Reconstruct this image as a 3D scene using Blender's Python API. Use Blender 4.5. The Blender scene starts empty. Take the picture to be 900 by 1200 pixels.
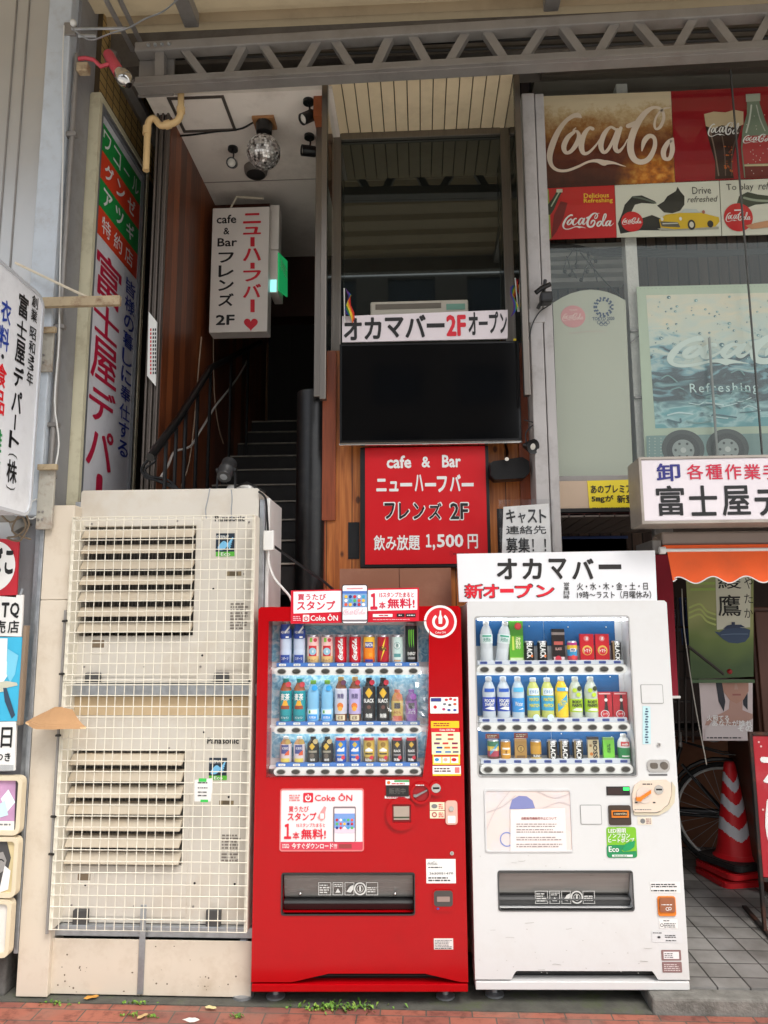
import bpy, bmesh, math, random
from mathutils import Vector, Matrix
from mathutils.geometry import tessellate_polygon
random.seed(7)
SC = bpy.context.scene
COL = SC.collection
R = math.radians
PI = math.pi
# ------------------------------------------------------------------ camera
F, H = 870.0, 1.75
YAW, PIT, ROL = R(2.8), R(8.5), R(-0.3)
FW = Vector((-math.sin(YAW)*math.cos(PIT), math.cos(YAW)*math.cos(PIT), math.sin(PIT)))
_r = Vector((math.cos(YAW), math.sin(YAW), 0))
_u = _r.cross(FW)
RT = _r*math.cos(ROL) + _u*math.sin(ROL)
UP = _u*math.cos(ROL) - _r*math.sin(ROL)
CAMP = Vector((0, 0, H))
cd = bpy.data.cameras.new('camera')
cd.sensor_fit = 'VERTICAL'; cd.sensor_height = 36; cd.sensor_width = 27
cd.lens = F/1200*36; cd.clip_start = .05; cd.clip_end = 2000
cam = bpy.data.objects.new('camera', cd); COL.objects.link(cam)
cam.matrix_world = Matrix(((RT.x, UP.x, -FW.x, 0), (RT.y, UP.y, -FW.y, 0), (RT.z, UP.z, -FW.z, H), (0, 0, 0, 1)))
SC.camera = cam
# ------------------------------------------------------------------ world, sun, exposure
W = bpy.data.worlds.new('World'); SC.world = W; W.use_nodes = True
nt = W.node_tree; bgn = nt.nodes['Background']
sky = nt.nodes.new('ShaderNodeTexSky'); sky.sky_type = 'NISHITA'; sky.sun_disc = False
SUN_EL, SUN_AZ = R(55), R(146)
sky.sun_elevation = SUN_EL; sky.sun_rotation = SUN_AZ; sky.dust_density = 4.0; sky.air_density = 1.0
hs = nt.nodes.new('ShaderNodeHueSaturation'); hs.inputs['Saturation'].default_value = .35
nt.links.new(sky.outputs[0], hs.inputs['Color']); nt.links.new(hs.outputs[0], bgn.inputs['Color'])
bgn.inputs['Strength'].default_value = .15
sl = bpy.data.lights.new('sun', 'SUN'); sl.energy = 1.1; sl.angle = R(30); sl.color = (1, .96, .9)
so = bpy.data.objects.new('sun', sl); COL.objects.link(so)
sd = Vector((-math.sin(SUN_AZ)*math.cos(SUN_EL), -math.cos(SUN_AZ)*math.cos(SUN_EL), -math.sin(SUN_EL)))
so.rotation_euler = sd.to_track_quat('-Z', 'Y').to_euler(); so.location = (0, -10, 20)
SC.view_settings.view_transform = 'Standard'; SC.view_settings.look = 'None'
SC.view_settings.exposure = 0.8; SC.view_settings.gamma = 1; SC.view_settings.use_curve_mapping = False
SC.cycles.max_bounces = 8; SC.cycles.transparent_max_bounces = 16
# ------------------------------------------------------------------ helpers
def U(px, py, X=None, Y=None, Z=None):
    d = FW + RT*((px-450)/F) + UP*((600-py)/F)
    t = X/d.x if X is not None else Y/d.y if Y is not None else (Z-H)/d.z
    return CAMP + d*t
def lin(c):
    return tuple((x/255/12.92 if x/255 <= .04045 else ((x/255+.055)/1.055)**2.4) for x in c)
_m = {}
def N(t, typ, **kw):
    n = t.nodes.new(typ)
    for k, v in kw.items(): setattr(n, k, v)
    return n
def mat(name, rgb, rough=.5, metal=0., var=.06, scale=6., bump=0., bscale=60., dirt=None, damt=0., dscale=3., coat=0., spec=.5, emit=0., trans=0., stretch=None):
    """procedural paint / metal / cloth: tint variation, optional stains with their own shape, roughness variation, fine bump"""
    if name in _m: return _m[name]
    m = bpy.data.materials.new(name); m.use_nodes = True; t = m.node_tree; b = t.nodes['Principled BSDF']
    c = lin(rgb)
    b.inputs['Roughness'].default_value = rough; b.inputs['Metallic'].default_value = metal
    b.inputs['Specular IOR Level'].default_value = spec; b.inputs['Coat Weight'].default_value = coat; b.inputs['Coat Roughness'].default_value = .08
    b.inputs['Base Color'].default_value = (*c, 1)
    if trans: b.inputs['Transmission Weight'].default_value = trans
    if emit:
        b.inputs['Emission Color'].default_value = (*c, 1); b.inputs['Emission Strength'].default_value = emit
    if var or dirt or bump:
        tc = N(t, 'ShaderNodeTexCoord'); mp = N(t, 'ShaderNodeMapping'); t.links.new(tc.outputs['Object'], mp.inputs['Vector'])
        if stretch: mp.inputs['Scale'].default_value = stretch
    if var:
        nz = N(t, 'ShaderNodeTexNoise'); nz.inputs['Scale'].default_value = scale; nz.inputs['Detail'].default_value = 5
        t.links.new(mp.outputs[0], nz.inputs['Vector'])
        mr = N(t, 'ShaderNodeMapRange'); mr.inputs['From Min'].default_value = .3; mr.inputs['From Max'].default_value = .7
        mr.inputs['To Min'].default_value = 1-var; mr.inputs['To Max'].default_value = 1+var
        t.links.new(nz.outputs['Fac'], mr.inputs['Value'])
        mx = N(t, 'ShaderNodeMix', data_type='RGBA', blend_type='MULTIPLY'); mx.inputs['Factor'].default_value = 1
        mx.inputs['A'].default_value = (*c, 1); t.links.new(mr.outputs[0], mx.inputs['B'])
        out = mx.outputs['Result']
        if dirt:
            n2 = N(t, 'ShaderNodeTexNoise'); n2.inputs['Scale'].default_value = dscale; n2.inputs['Detail'].default_value = 9; n2.inputs['Roughness'].default_value = .7
            t.links.new(mp.outputs[0], n2.inputs['Vector'])
            r2 = N(t, 'ShaderNodeMapRange'); r2.inputs['From Min'].default_value = .5; r2.inputs['From Max'].default_value = .72
            r2.inputs['To Min'].default_value = 0; r2.inputs['To Max'].default_value = damt; t.links.new(n2.outputs['Fac'], r2.inputs['Value'])
            m2 = N(t, 'ShaderNodeMix', data_type='RGBA'); t.links.new(r2.outputs[0], m2.inputs['Factor'])
            t.links.new(out, m2.inputs['A']); m2.inputs['B'].default_value = (*lin(dirt), 1); out = m2.outputs['Result']
        t.links.new(out, b.inputs['Base Color'])
        rr_ = N(t, 'ShaderNodeMapRange'); rr_.inputs['To Min'].default_value = max(0, rough-.06); rr_.inputs['To Max'].default_value = min(1, rough+.1)
        t.links.new(nz.outputs['Fac'], rr_.inputs['Value']); t.links.new(rr_.outputs[0], b.inputs['Roughness'])
    if bump:
        n3 = N(t, 'ShaderNodeTexNoise'); n3.inputs['Scale'].default_value = bscale; n3.inputs['Detail'].default_value = 3
        t.links.new(mp.outputs[0], n3.inputs['Vector'])
        bp = N(t, 'ShaderNodeBump'); bp.inputs['Strength'].default_value = bump; bp.inputs['Distance'].default_value = .01
        t.links.new(n3.outputs['Fac'], bp.inputs['Height']); t.links.new(bp.outputs[0], b.inputs['Normal'])
    _m[name] = m
    return m
def ink(rgb, rough=.45):
    return mat('ink_%02x%02x%02x' % tuple(rgb), rgb, rough, var=0)
def glass(name, tint=(255, 255, 255), refl=1.0, rough=.0, ior=1.45, clear=1.0, gcol=(255, 255, 255)):
    if name in _m: return _m[name]
    m = bpy.data.materials.new(name); m.use_nodes = True; t = m.node_tree; t.nodes.remove(t.nodes['Principled BSDF'])
    o = t.nodes['Material Output']; tr = N(t, 'ShaderNodeBsdfTransparent'); tr.inputs[0].default_value = (*[x*clear for x in lin(tint)], 1)
    g = N(t, 'ShaderNodeBsdfGlossy'); g.inputs['Roughness'].default_value = rough; g.inputs['Color'].default_value = (*lin(gcol), 1)
    fr = N(t, 'ShaderNodeLayerWeight'); fr.inputs['Blend'].default_value = .5
    pw = N(t, 'ShaderNodeMath', operation='POWER'); t.links.new(fr.outputs['Facing'], pw.inputs[0]); pw.inputs[1].default_value = 4
    ma = N(t, 'ShaderNodeMath', operation='MULTIPLY_ADD', use_clamp=True); t.links.new(pw.outputs[0], ma.inputs[0]); ma.inputs[1].default_value = .9; ma.inputs[2].default_value = .05*refl
    mx = N(t, 'ShaderNodeMixShader'); t.links.new(ma.outputs[0], mx.inputs[0]); t.links.new(tr.outputs[0], mx.inputs[1]); t.links.new(g.outputs[0], mx.inputs[2])
    t.links.new(mx.outputs[0], o.inputs['Surface']); _m[name] = m
    return m
def ramp_mat(name, build, rough=.5, bump=None, metal=0, coat=0):
    """custom colour network: build(tree, mapping_output) -> colour socket"""
    if name in _m: return _m[name]
    m = bpy.data.materials.new(name); m.use_nodes = True; t = m.node_tree; b = t.nodes['Principled BSDF']
    b.inputs['Roughness'].default_value = rough; b.inputs['Metallic'].default_value = metal; b.inputs['Coat Weight'].default_value = coat
    tc = N(t, 'ShaderNodeTexCoord'); c = build(t, tc.outputs['Object'])
    t.links.new(c, b.inputs['Base Color'])
    if bump:
        bp = N(t, 'ShaderNodeBump'); bp.inputs['Strength'].default_value = bump[0]; bp.inputs['Distance'].default_value = bump[1]
        cv = N(t, 'ShaderNodeRGBToBW'); t.links.new(c, cv.inputs[0]); t.links.new(cv.outputs[0], bp.inputs['Height']); t.links.new(bp.outputs[0], b.inputs['Normal'])
    _m[name] = m
    return m
def cramp(t, fac, stops):
    r = N(t, 'ShaderNodeValToRGB'); e = r.color_ramp.elements
    e[0].position, e[0].color = stops[0][0], (*lin(stops[0][1]), 1); e[1].position, e[1].color = stops[-1][0], (*lin(stops[-1][1]), 1)
    for p, c in stops[1:-1]:
        k = e.new(p); k.color = (*lin(c), 1)
    t.links.new(fac, r.inputs[0]); return r.outputs['Color']
def planks(name, axis, w, stops, rough=.45, grain=(14, 14, 1.2), gap=.03, coat=0):
    """planks side by side along an axis (0 = x, 1 = y), each with its own tint, fine vertical grain and a dark joint"""
    def b(t, co):
        sp = N(t, 'ShaderNodeSeparateXYZ'); t.links.new(co, sp.inputs[0])
        d = N(t, 'ShaderNodeMath', operation='DIVIDE'); t.links.new(sp.outputs[axis], d.inputs[0]); d.inputs[1].default_value = w
        fl = N(t, 'ShaderNodeMath', operation='FLOOR'); t.links.new(d.outputs[0], fl.inputs[0])
        fz = N(t, 'ShaderNodeMath', operation='FRACT'); t.links.new(d.outputs[0], fz.inputs[0])
        wn = N(t, 'ShaderNodeTexWhiteNoise', noise_dimensions='1D'); t.links.new(fl.outputs[0], wn.inputs['W'])
        mp = N(t, 'ShaderNodeMapping'); mp.inputs['Scale'].default_value = grain; t.links.new(co, mp.inputs[0])
        av = N(t, 'ShaderNodeVectorMath', operation='ADD'); t.links.new(mp.outputs[0], av.inputs[0]); t.links.new(wn.outputs['Color'], av.inputs[1])
        nz = N(t, 'ShaderNodeTexNoise'); nz.inputs['Scale'].default_value = 3; nz.inputs['Detail'].default_value = 6; nz.inputs['Distortion'].default_value = 1.0; t.links.new(av.outputs[0], nz.inputs['Vector'])
        ad = N(t, 'ShaderNodeMath', operation='MULTIPLY_ADD'); t.links.new(wn.outputs['Value'], ad.inputs[0]); ad.inputs[1].default_value = .7
        sb = N(t, 'ShaderNodeMath', operation='MULTIPLY_ADD'); t.links.new(nz.outputs['Fac'], sb.inputs[0]); sb.inputs[1].default_value = .9; sb.inputs[2].default_value = -.3
        t.links.new(sb.outputs[0], ad.inputs[2])
        c = cramp(t, ad.outputs[0], stops)
        lt = N(t, 'ShaderNodeMath', operation='LESS_THAN'); t.links.new(fz.outputs[0], lt.inputs[0]); lt.inputs[1].default_value = gap
        mx = N(t, 'ShaderNodeMix', data_type='RGBA'); t.links.new(lt.outputs[0], mx.inputs['Factor']); t.links.new(c, mx.inputs['A']); mx.inputs['B'].default_value = (*lin((22, 14, 10)), 1)
        return mx.outputs['Result']
    return ramp_mat(name, b, rough, coat=coat)

class Face:
    """a flat face in the world: origin, unit vectors across and up; px() maps a pixel of the photo onto it"""
    def __init__(s, o, u=(1, 0, 0), v=(0, 0, 1)):
        s.o = Vector(o); s.u = Vector(u).normalized(); s.v = Vector(v).normalized(); s.n = s.u.cross(s.v).normalized()
    def px(s, x, y):
        d = FW + RT*((x-450)/F) + UP*((600-y)/F)
        t = (s.o-CAMP).dot(s.n)/d.dot(s.n); p = CAMP+d*t-s.o
        return p.dot(s.u), p.dot(s.v)
    def at(s, u, v, d=0): return s.o+s.u*u+s.v*v+s.n*d
    def rect(s, x0, y0, x1, y1):
        a, b, c, d = s.px(x0, y0), s.px(x1, y0), s.px(x0, y1), s.px(x1, y1)
        return (a[0]+c[0])/2, (c[1]+d[1])/2, (b[0]+d[0])/2, (a[1]+b[1])/2
    def corner(s, x0, y0, x1, y1):
        a, b = s.px(x0, y0), s.px(x1, y1); return a[0], b[1], b[0], a[1]
    def off(s, d): return Face(s.o+s.n*d, s.u, s.v)
def YF(y): return Face((0, y, 0))
def rr(u0, v0, u1, v1, r, n=4):
    r = min(r, (u1-u0)/2, (v1-v0)/2); o = []
    for cx, cy, a in ((u1-r, v1-r, 0), (u0+r, v1-r, 90), (u0+r, v0+r, 180), (u1-r, v0+r, 270)):
        for k in range(n+1):
            t = R(a+90*k/n); o.append((cx+r*math.cos(t), cy+r*math.sin(t)))
    return o
def disc(cu, cv, r, n=24, a0=0, a1=360, rv=None):
    rv = r if rv is None else rv
    m = n if a1-a0 >= 360 else n+1
    return [(cu+r*math.cos(R(a0+(a1-a0)*k/n)), cv+rv*math.sin(R(a0+(a1-a0)*k/n))) for k in range(m)]
class MB:
    def __init__(s): s.v = []; s.f = []; s.mi = []; s.sm = []; s.mats = []; s.M = None
    def ix(s, m):
        if m not in s.mats: s.mats.append(m)
        return s.mats.index(m)
    def add(s, vs, fs, m, smooth=False):
        b = len(s.v); M = s.M
        s.v += [(M @ Vector(p)) if M else Vector(p) for p in vs]; i = s.ix(m)
        for f in fs: s.f.append(tuple(b+k for k in f)); s.mi.append(i); s.sm.append(smooth)
        return s
    def quad(s, a, b, c, d, m): return s.add([a, b, c, d], [(0, 1, 2, 3)], m)
    def box(s, x0, x1, y0, y1, z0, z1, m, bev=0, seg=2):
        return s.fbox(Face((0, 0, 0)), x0, z0, x1, z1, -y1, -y0, m, bev, seg)
    def fbox(s, f, u0, v0, u1, v1, d0, d1, m, bev=0, seg=2):
        if u0 > u1: u0, u1 = u1, u0
        if v0 > v1: v0, v1 = v1, v0
        if d0 > d1: d0, d1 = d1, d0
        if bev <= 0:
            vs = [f.at(u, v, d) for d in (d0, d1) for v in (v0, v1) for u in (u0, u1)]
            return s.add(vs, [(0, 2, 3, 1), (4, 5, 7, 6), (0, 1, 5, 4), (2, 6, 7, 3), (0, 4, 6, 2), (1, 3, 7, 5)], m)
        bm = bmesh.new(); bmesh.ops.create_cube(bm, size=1)
        for w in bm.verts: w.co = Vector(((u0+u1)/2+w.co.x*(u1-u0), (v0+v1)/2+w.co.y*(v1-v0), (d0+d1)/2+w.co.z*(d1-d0)))
        bmesh.ops.bevel(bm, geom=bm.edges[:], offset=min(bev, .45*min(u1-u0, v1-v0, d1-d0)), segments=seg, affect='EDGES', profile=.5)
        bm.verts.index_update()
        s.add([f.at(*w.co) for w in bm.verts], [tuple(w.index for w in q.verts) for q in bm.faces], m); bm.free()
        return s
    def prism(s, f, outer, d0, d1, m, holes=(), wall=None, hole_wall=None):
        loops = [list(outer)]+[list(h) for h in holes]
        flat = [p for l in loops for p in l]
        tris = tessellate_polygon([[Vector((p[0], p[1], 0)) for p in l] for l in loops])
        ar = sum(a[0]*b[1]-b[0]*a[1] for a, b in zip(loops[0], loops[0][1:]+loops[0][:1]))
        s.add([f.at(p[0], p[1], d1) for p in flat], [tuple(t) for t in tris], m)
        if d1 != d0:
            s.add([f.at(p[0], p[1], d0) for p in flat], [tuple(t) for t in tris], m)
            for k, l in enumerate(loops):
                n = len(l); vs = [f.at(p[0], p[1], d0) for p in l]+[f.at(p[0], p[1], d1) for p in l]
                s.add(vs, [(i, (i+1) % n, n+(i+1) % n, n+i) for i in range(n)], (wall or m) if k == 0 else (hole_wall or wall or m))
        return s
    def tube(s, pts, r, m, n=8, closed=False, flat=False):
        pts = [Vector(p) for p in pts]; k = len(pts); rs = r if isinstance(r, (list, tuple)) else [r]*k
        vs = []; ref = None
        for i, p in enumerate(pts):
            if closed: t = pts[(i+1) % k]-pts[i-1]
            else: t = pts[min(i+1, k-1)]-pts[max(i-1, 0)]
            t.normalize()
            if ref is None: ref = Vector((0, 0, 1)) if abs(t.z) < .9 else Vector((1, 0, 0))
            a = ref-t*ref.dot(t)
            if a.length < 1e-4: a = t.orthogonal()
            a.normalize(); ref = a; b = t.cross(a)
            vs += [p+(a*math.cos(2*PI*j/n)+b*math.sin(2*PI*j/n))*rs[i] for j in range(n)]
        fs = [(i*n+j, i*n+(j+1) % n, ((i+1) % k)*n+(j+1) % n, ((i+1) % k)*n+j) for i in range(k if closed else k-1) for j in range(n)]
        s.add(vs, fs, m, not flat)
        if not closed: s.add(vs[:n], [tuple(range(n-1, -1, -1))], m); s.add(vs[-n:], [tuple(range(n))], m)
        return s
    def lathe(s, o, prof, m, axis=(0, 0, 1), n=24, smooth=True, bands=None, ref=None):
        """prof: (radius, height) list; bands: material per segment"""
        z = Vector(axis).normalized(); x = (Vector(ref) if ref else z.orthogonal()).normalized(); y = z.cross(x); o = Vector(o)
        for i in range(len(prof)-1):
            (r0, h0), (r1, h1) = prof[i], prof[i+1]
            vs = [o+z*h+(x*math.cos(2*PI*j/n)+y*math.sin(2*PI*j/n))*r for r, h in ((r0, h0), (r1, h1)) for j in range(n)]
            s.add(vs, [(j, (j+1) % n, n+(j+1) % n, n+j) for j in range(n)], bands[i] if bands else m, smooth)
        for (r, h), mm in ((prof[0], bands[0] if bands else m), (prof[-1], bands[-1] if bands else m)):
            if r > 1e-5: s.add([o+z*h+(x*math.cos(2*PI*j/n)+y*math.sin(2*PI*j/n))*r for j in range(n)], [tuple(range(n))], mm)
        return s
    def sphere(s, o, r, m, nu=24, nv=12, smooth=True, sc=(1, 1, 1)):
        o = Vector(o); vs = []
        for i in range(nv+1):
            t = PI*i/nv
            for j in range(nu):
                p = 2*PI*j/nu; vs.append(o+Vector((r*sc[0]*math.sin(t)*math.cos(p), r*sc[1]*math.sin(t)*math.sin(p), r*sc[2]*math.cos(t))))
        return s.add(vs, [(i*nu+j, (i+1)*nu+j, (i+1)*nu+(j+1) % nu, i*nu+(j+1) % nu) for i in range(nv) for j in range(nu)], m, smooth)
    def mesh(s, name, inv=None):
        me = bpy.data.meshes.new(name)
        me.from_pydata([(inv @ p) if inv else p for p in s.v], [], s.f)
        for m in s.mats: me.materials.append(m)
        me.polygons.foreach_set('material_index', s.mi); me.polygons.foreach_set('use_smooth', s.sm)
        bm = bmesh.new(); bm.from_mesh(me); bmesh.ops.remove_doubles(bm, verts=bm.verts, dist=1e-6)
        bmesh.ops.recalc_face_normals(bm, faces=bm.faces); bm.to_mesh(me); bm.free()
        if any(s.sm):
            me.set_sharp_from_angle(angle=R(45))
        return me
def setp(o, label=None, cat=None, group=None, kind=None):
    for k, v in (('label', label), ('category', cat), ('group', group), ('kind', kind)):
        if v: o[k] = v
class T:
    """a thing: an Empty at its base that parents its parts"""
    def __init__(s, name, label, cat, loc, rz=0, group=None):
        s.o = bpy.data.objects.new(name, None); s.o.empty_display_size = .1; COL.objects.link(s.o)
        s.o.location = loc; s.o.rotation_euler = (0, 0, rz); setp(s.o, label, cat, group)
        s.inv = (Matrix.Translation(Vector(loc)) @ Matrix.Rotation(rz, 4, 'Z')).inverted()
    def part(s, name, mb, parent=None, label=None):
        o = bpy.data.objects.new(name, mb.mesh(name, s.inv)); COL.objects.link(o); o.parent = parent or s.o
        if label: o['label'] = label
        return o
def one(name, label, cat, mb, group=None, kind=None, loc=None):
    """a thing that is a single mesh, its origin at its base"""
    if loc is None:
        n = len(mb.v); loc = Vector((sum(p.x for p in mb.v)/n, sum(p.y for p in mb.v)/n, min(p.z for p in mb.v)))
    o = bpy.data.objects.new(name, mb.mesh(name, Matrix.Translation(loc).inverted())); COL.objects.link(o); o.location = loc
    setp(o, label, cat, group, kind); return o
def struct(name, mb):
    o = bpy.data.objects.new(name, mb.mesh(name)); COL.objects.link(o); o['kind'] = 'structure'; return o
_g = {}
def glyphs(s, bold, spacing=1.0, line=1.0, shear=0, align='LEFT'):
    k = (s, bold, spacing, line, shear, align)
    if k not in _g:
        c = bpy.data.curves.new('t', 'FONT'); c.body = s; c.resolution_u = 2; c.offset = bold; c.space_line = line; c.space_character = spacing; c.shear = shear; c.align_x = align
        o = bpy.data.objects.new('t', c); COL.objects.link(o)
        dg = bpy.context.evaluated_depsgraph_get(); me = bpy.data.meshes.new_from_object(o.evaluated_get(dg))
        vs = [v.co.copy() for v in me.vertices]; fs = [tuple(p.vertices) for p in me.polygons]
        bpy.data.objects.remove(o); bpy.data.curves.remove(c); bpy.data.meshes.remove(me)
        _g[k] = vs, fs
    return _g[k]
# brush lettering of the soft-drink script: strokes of (x, y, width) on a 900 x 660 sheet, y down
SCRIPT = [
 [(143,128,10),(132,120,22),(112,122,20),(80,142,18),(48,180,22),(22,230,26),(8,275,24),(14,312,16),(38,332,13),(75,335,12),(120,322,11),(165,304,10),(200,301,16),(228,310,26),(240,309,20),(270,312,10),(300,322,5),(316,327,2)],
 [(112,186,14),(86,206,20),(68,240,22),(74,264,16),(94,262,16),(118,236,20),(132,205,18),(126,184,12),(110,180,8),(120,170,6)],
 [(190,176,16),(176,172,14),(154,196,20),(140,236,24),(146,268,18),(168,268,12),(200,240,8),(222,212,6)],
 [(282,180,12),(262,172,12),(236,198,20),(220,240,22),(228,268,16),(246,262,14),(270,226,14),(292,182,14)],
 [(306,176,14),(292,206,20),(278,250,20),(290,268,16),(312,250,8),(330,222,5)],
 [(336,170,20),(372,158,22)],
 [(386,268,6),(398,232,20),(420,212,20),(440,222,16),(438,258,18),(412,300,22),(378,312,24),(350,296,26),(340,256,28),(352,204,28),(384,148,26),(420,112,20),(452,100,13),(478,112,12),(484,142,12),(468,176,14),(450,186,10),(444,168,10),(456,134,8),(484,108,8),(510,104,5)],
 [(520,228,14),(494,240,18),(474,272,22),(476,300,18),(496,302,16),(522,272,20),(532,240,18),(524,226,10)],
 [(545,262,6),(580,200,12),(600,140,16),(594,116,12),(576,130,14),(556,200,20),(546,270,20),(556,300,16),(580,290,8)],
 [(644,232,12),(626,226,12),(602,250,20),(590,284,20),(598,302,14),(616,294,14),(638,262,14),(652,232,12)],
 [(662,228,14),(648,262,18),(640,292,16),(650,304,12),(676,288,7),(700,262,4)],
]
def catmull(p, k=5):
    o = []
    for i in range(len(p)-1):
        a, b, c, d = p[max(i-1, 0)], p[i], p[i+1], p[min(i+2, len(p)-1)]
        for j in range(k):
            t = j/k
            o.append(tuple(.5*(2*b[q]+(c[q]-a[q])*t+(2*a[q]-5*b[q]+4*c[q]-d[q])*t*t+(3*b[q]-a[q]-3*c[q]+d[q])*t**3) for q in range(len(b))))
    return o+[p[-1]]
class L:
    """flat marks and writing on a face, in pixels of the photo (or in face units with the u-suffix)"""
    def __init__(s, th, f, lift=.0015, parent=None): s.th, s.f, s.mb, s.lift, s.parent, s.n, s.bend = th, f, MB(), lift, parent, 0, None
    def P(s, p, m, lv=0):
        """polygon in face units"""
        s.n += 1; d = s.lift+lv*.0012+s.n*.00001
        tris = tessellate_polygon([[Vector((a, b, 0)) for a, b in p]])
        s.raw(p, [tuple(t) for t in tris], d, m); return s
    def raw(s, p, fs, d, m):
        if s.bend:
            p = list(p); lim = s.bend[0]*.3; st = [tuple(f) for f in fs]; fs = []
            while st:
                f = st.pop(); us = [p[i][0] for i in f]
                if len(f) > 3: st += [(f[0], f[i], f[i+1]) for i in range(1, len(f)-1)]; continue
                if max(us)-min(us) <= lim or len(p) > 4000: fs.append(f); continue
                a, b, c = max(((f[i], f[(i+1) % 3], f[(i+2) % 3]) for i in range(3)), key=lambda e: abs(p[e[0]][0]-p[e[1]][0]))
                p.append(((p[a][0]+p[b][0])/2, (p[a][1]+p[b][1])/2)); k = len(p)-1; st += [(a, k, c), (k, b, c)]
        s.mb.add([s.pt(a, b, d) for a, b in p], fs, m)
    def pt(s, a, b, d):
        if s.bend:
            r, c = s.bend; w = a/r
            return c+s.f.u*((r+d)*math.sin(w))+s.f.n*((r+d)*math.cos(w))+s.f.v*b
        return s.f.at(a, b, d)
    def poly(s, p, m, lv=0): return s.P([s.f.px(*q) for q in p], m, lv)
    def rect(s, x0, y0, x1, y1, m, lv=0, r=0):
        a = s.f.rect(x0, y0, x1, y1); return s.P(rr(*a, r) if r else [(a[0], a[1]), (a[2], a[1]), (a[2], a[3]), (a[0], a[3])], m, lv)
    def ell(s, cx, cy, rx, ry, m, lv=0, n=24):
        a = s.f.rect(cx-rx, cy-ry, cx+rx, cy+ry); return s.P(disc((a[0]+a[2])/2, (a[1]+a[3])/2, (a[2]-a[0])/2, n, rv=(a[3]-a[1])/2), m, lv)
    def ring(s, cx, cy, r0, r1, m, lv=0, a0=0, a1=360, n=32):
        a = s.f.rect(cx-r1, cy-r1, cx+r1, cy+r1); u, v, ro = (a[0]+a[2])/2, (a[1]+a[3])/2, (a[2]-a[0])/2; ri = ro*r0/r1
        s.n += 1; d = s.lift+lv*.0012+s.n*.00001
        o, i = [[(u+q*math.cos(R(a0+(a1-a0)*k/n)), v+q*math.sin(R(a0+(a1-a0)*k/n))) for k in range(n+1)] for q in (ro, ri)]
        s.mb.add([s.pt(*p, d) for p in o+i], [(k, k+1, n+2+k, n+1+k) for k in range(n)], m); return s
    def tu(s, txt, box, m, bold=.012, lv=1, spacing=1., line=1., shear=0, rot=0, align='LEFT'):
        vs, fs = glyphs(txt, 0, spacing, line, shear, align)
        if not vs: return s
        if rot: vs = [Vector((v.y, -v.x, 0)) if rot == 1 else Vector((-v.y, v.x, 0)) for v in vs]
        x0, x1 = min(v.x for v in vs), max(v.x for v in vs); y0, y1 = min(v.y for v in vs), max(v.y for v in vs)
        w = bold*.6*(.7 if any('\u4e00' <= ch <= '\u9fff' for ch in txt) else 1); x0 -= w; x1 += w; y0 -= w; y1 += w
        sx, sy = (box[2]-box[0])/max(x1-x0, 1e-6), (box[3]-box[1])/max(y1-y0, 1e-6)
        s.n += 1; d = s.lift+lv*.0012+s.n*.00001
        for k, (dx, dy) in enumerate([(0, 0)]+([(w, 0), (-w, 0), (0, w), (0, -w), (w*.7, w*.7), (-w*.7, w*.7), (w*.7, -w*.7), (-w*.7, -w*.7)] if w > 0 else [])):
            s.raw([(box[0]+(v.x+dx-x0)*sx, box[1]+(v.y+dy-y0)*sy) for v in vs], fs, d+k*.000012, m)
        return s
    def t(s, txt, x0, y0, x1, y1, m, bold=.012, corner=False, **k):
        return s.tu(txt, s.f.corner(x0, y0, x1, y1) if corner else s.f.rect(x0, y0, x1, y1), m, bold, **k)
    def strokeu(s, p, m, lv=1):
        p = catmull(p); s.n += 1; d = s.lift+lv*.0012+s.n*.00001; k = len(p); a = []; b = []
        for i in range(k):
            q0, q1 = p[max(i-1, 0)], p[min(i+1, k-1)]; tx, ty = q1[0]-q0[0], q1[1]-q0[1]; l = math.hypot(tx, ty) or 1
            w = p[i][2]/2; a.append((p[i][0]-ty/l*w, p[i][1]+tx/l*w)); b.append((p[i][0]+ty/l*w, p[i][1]-tx/l*w))
        s.mb.add([s.pt(*q, d) for q in a+b], [(i, i+1, k+i+1, k+i) for i in range(k-1)], m)
        for q in (p[0], p[-1]): s.P(disc(q[0], q[1], q[2]/2, 8), m, lv)
        return s
    def stroke(s, pts, w, m, lv=1):
        sc = s.f.rect(400, 600, 500, 700); k = (sc[2]-sc[0])/100
        return s.strokeu([(*s.f.px(*q), w*k) for q in pts], m, lv)
    def script(s, x0, y0, x1, y1, m, lv=1, n=99, clip=None, rot=False, fat=1.0):
        """the script logo in a pixel box that spans its whole width"""
        a = s.f.rect(x0, y0, x1, y1); return s.scriptu(a, m, lv, n, rot, fat)
    def scriptu(s, a, m, lv=1, n=99, rot=False, fat=1.0):
        for st in SCRIPT[:n]:
            q = []
            for x, y, w in st:
                x, y = x/700, 1-(y-95)/245
                if rot: q.append((a[0]+(1-y)*(a[2]-a[0]), a[1]+x*(a[3]-a[1]), fat*w/700*(a[3]-a[1])))
                else: q.append((a[0]+x*(a[2]-a[0]), a[1]+y*(a[3]-a[1]), fat*w/700*(a[2]-a[0])))
            s.strokeu(q, m, lv)
        return s
    def lines(s, x0, y0, x1, y1, n, m, lv=1, h=.5):
        """rows of tiny print too small to read"""
        a = s.f.rect(x0, y0, x1, y1); dv = (a[3]-a[1])/n
        for i in range(n):
            v = a[3]-dv*(i+.5); u = a[0]; end = a[0]+(a[2]-a[0])*random.uniform(.75, 1)
            while u < end:
                w = min(random.uniform(.4, 2.2)*dv, end-u); s.P([(u, v-dv*h/2), (u+w, v-dv*h/2), (u+w, v+dv*h/2), (u, v+dv*h/2)], m, lv); u += w+dv*.35
        return s
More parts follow.
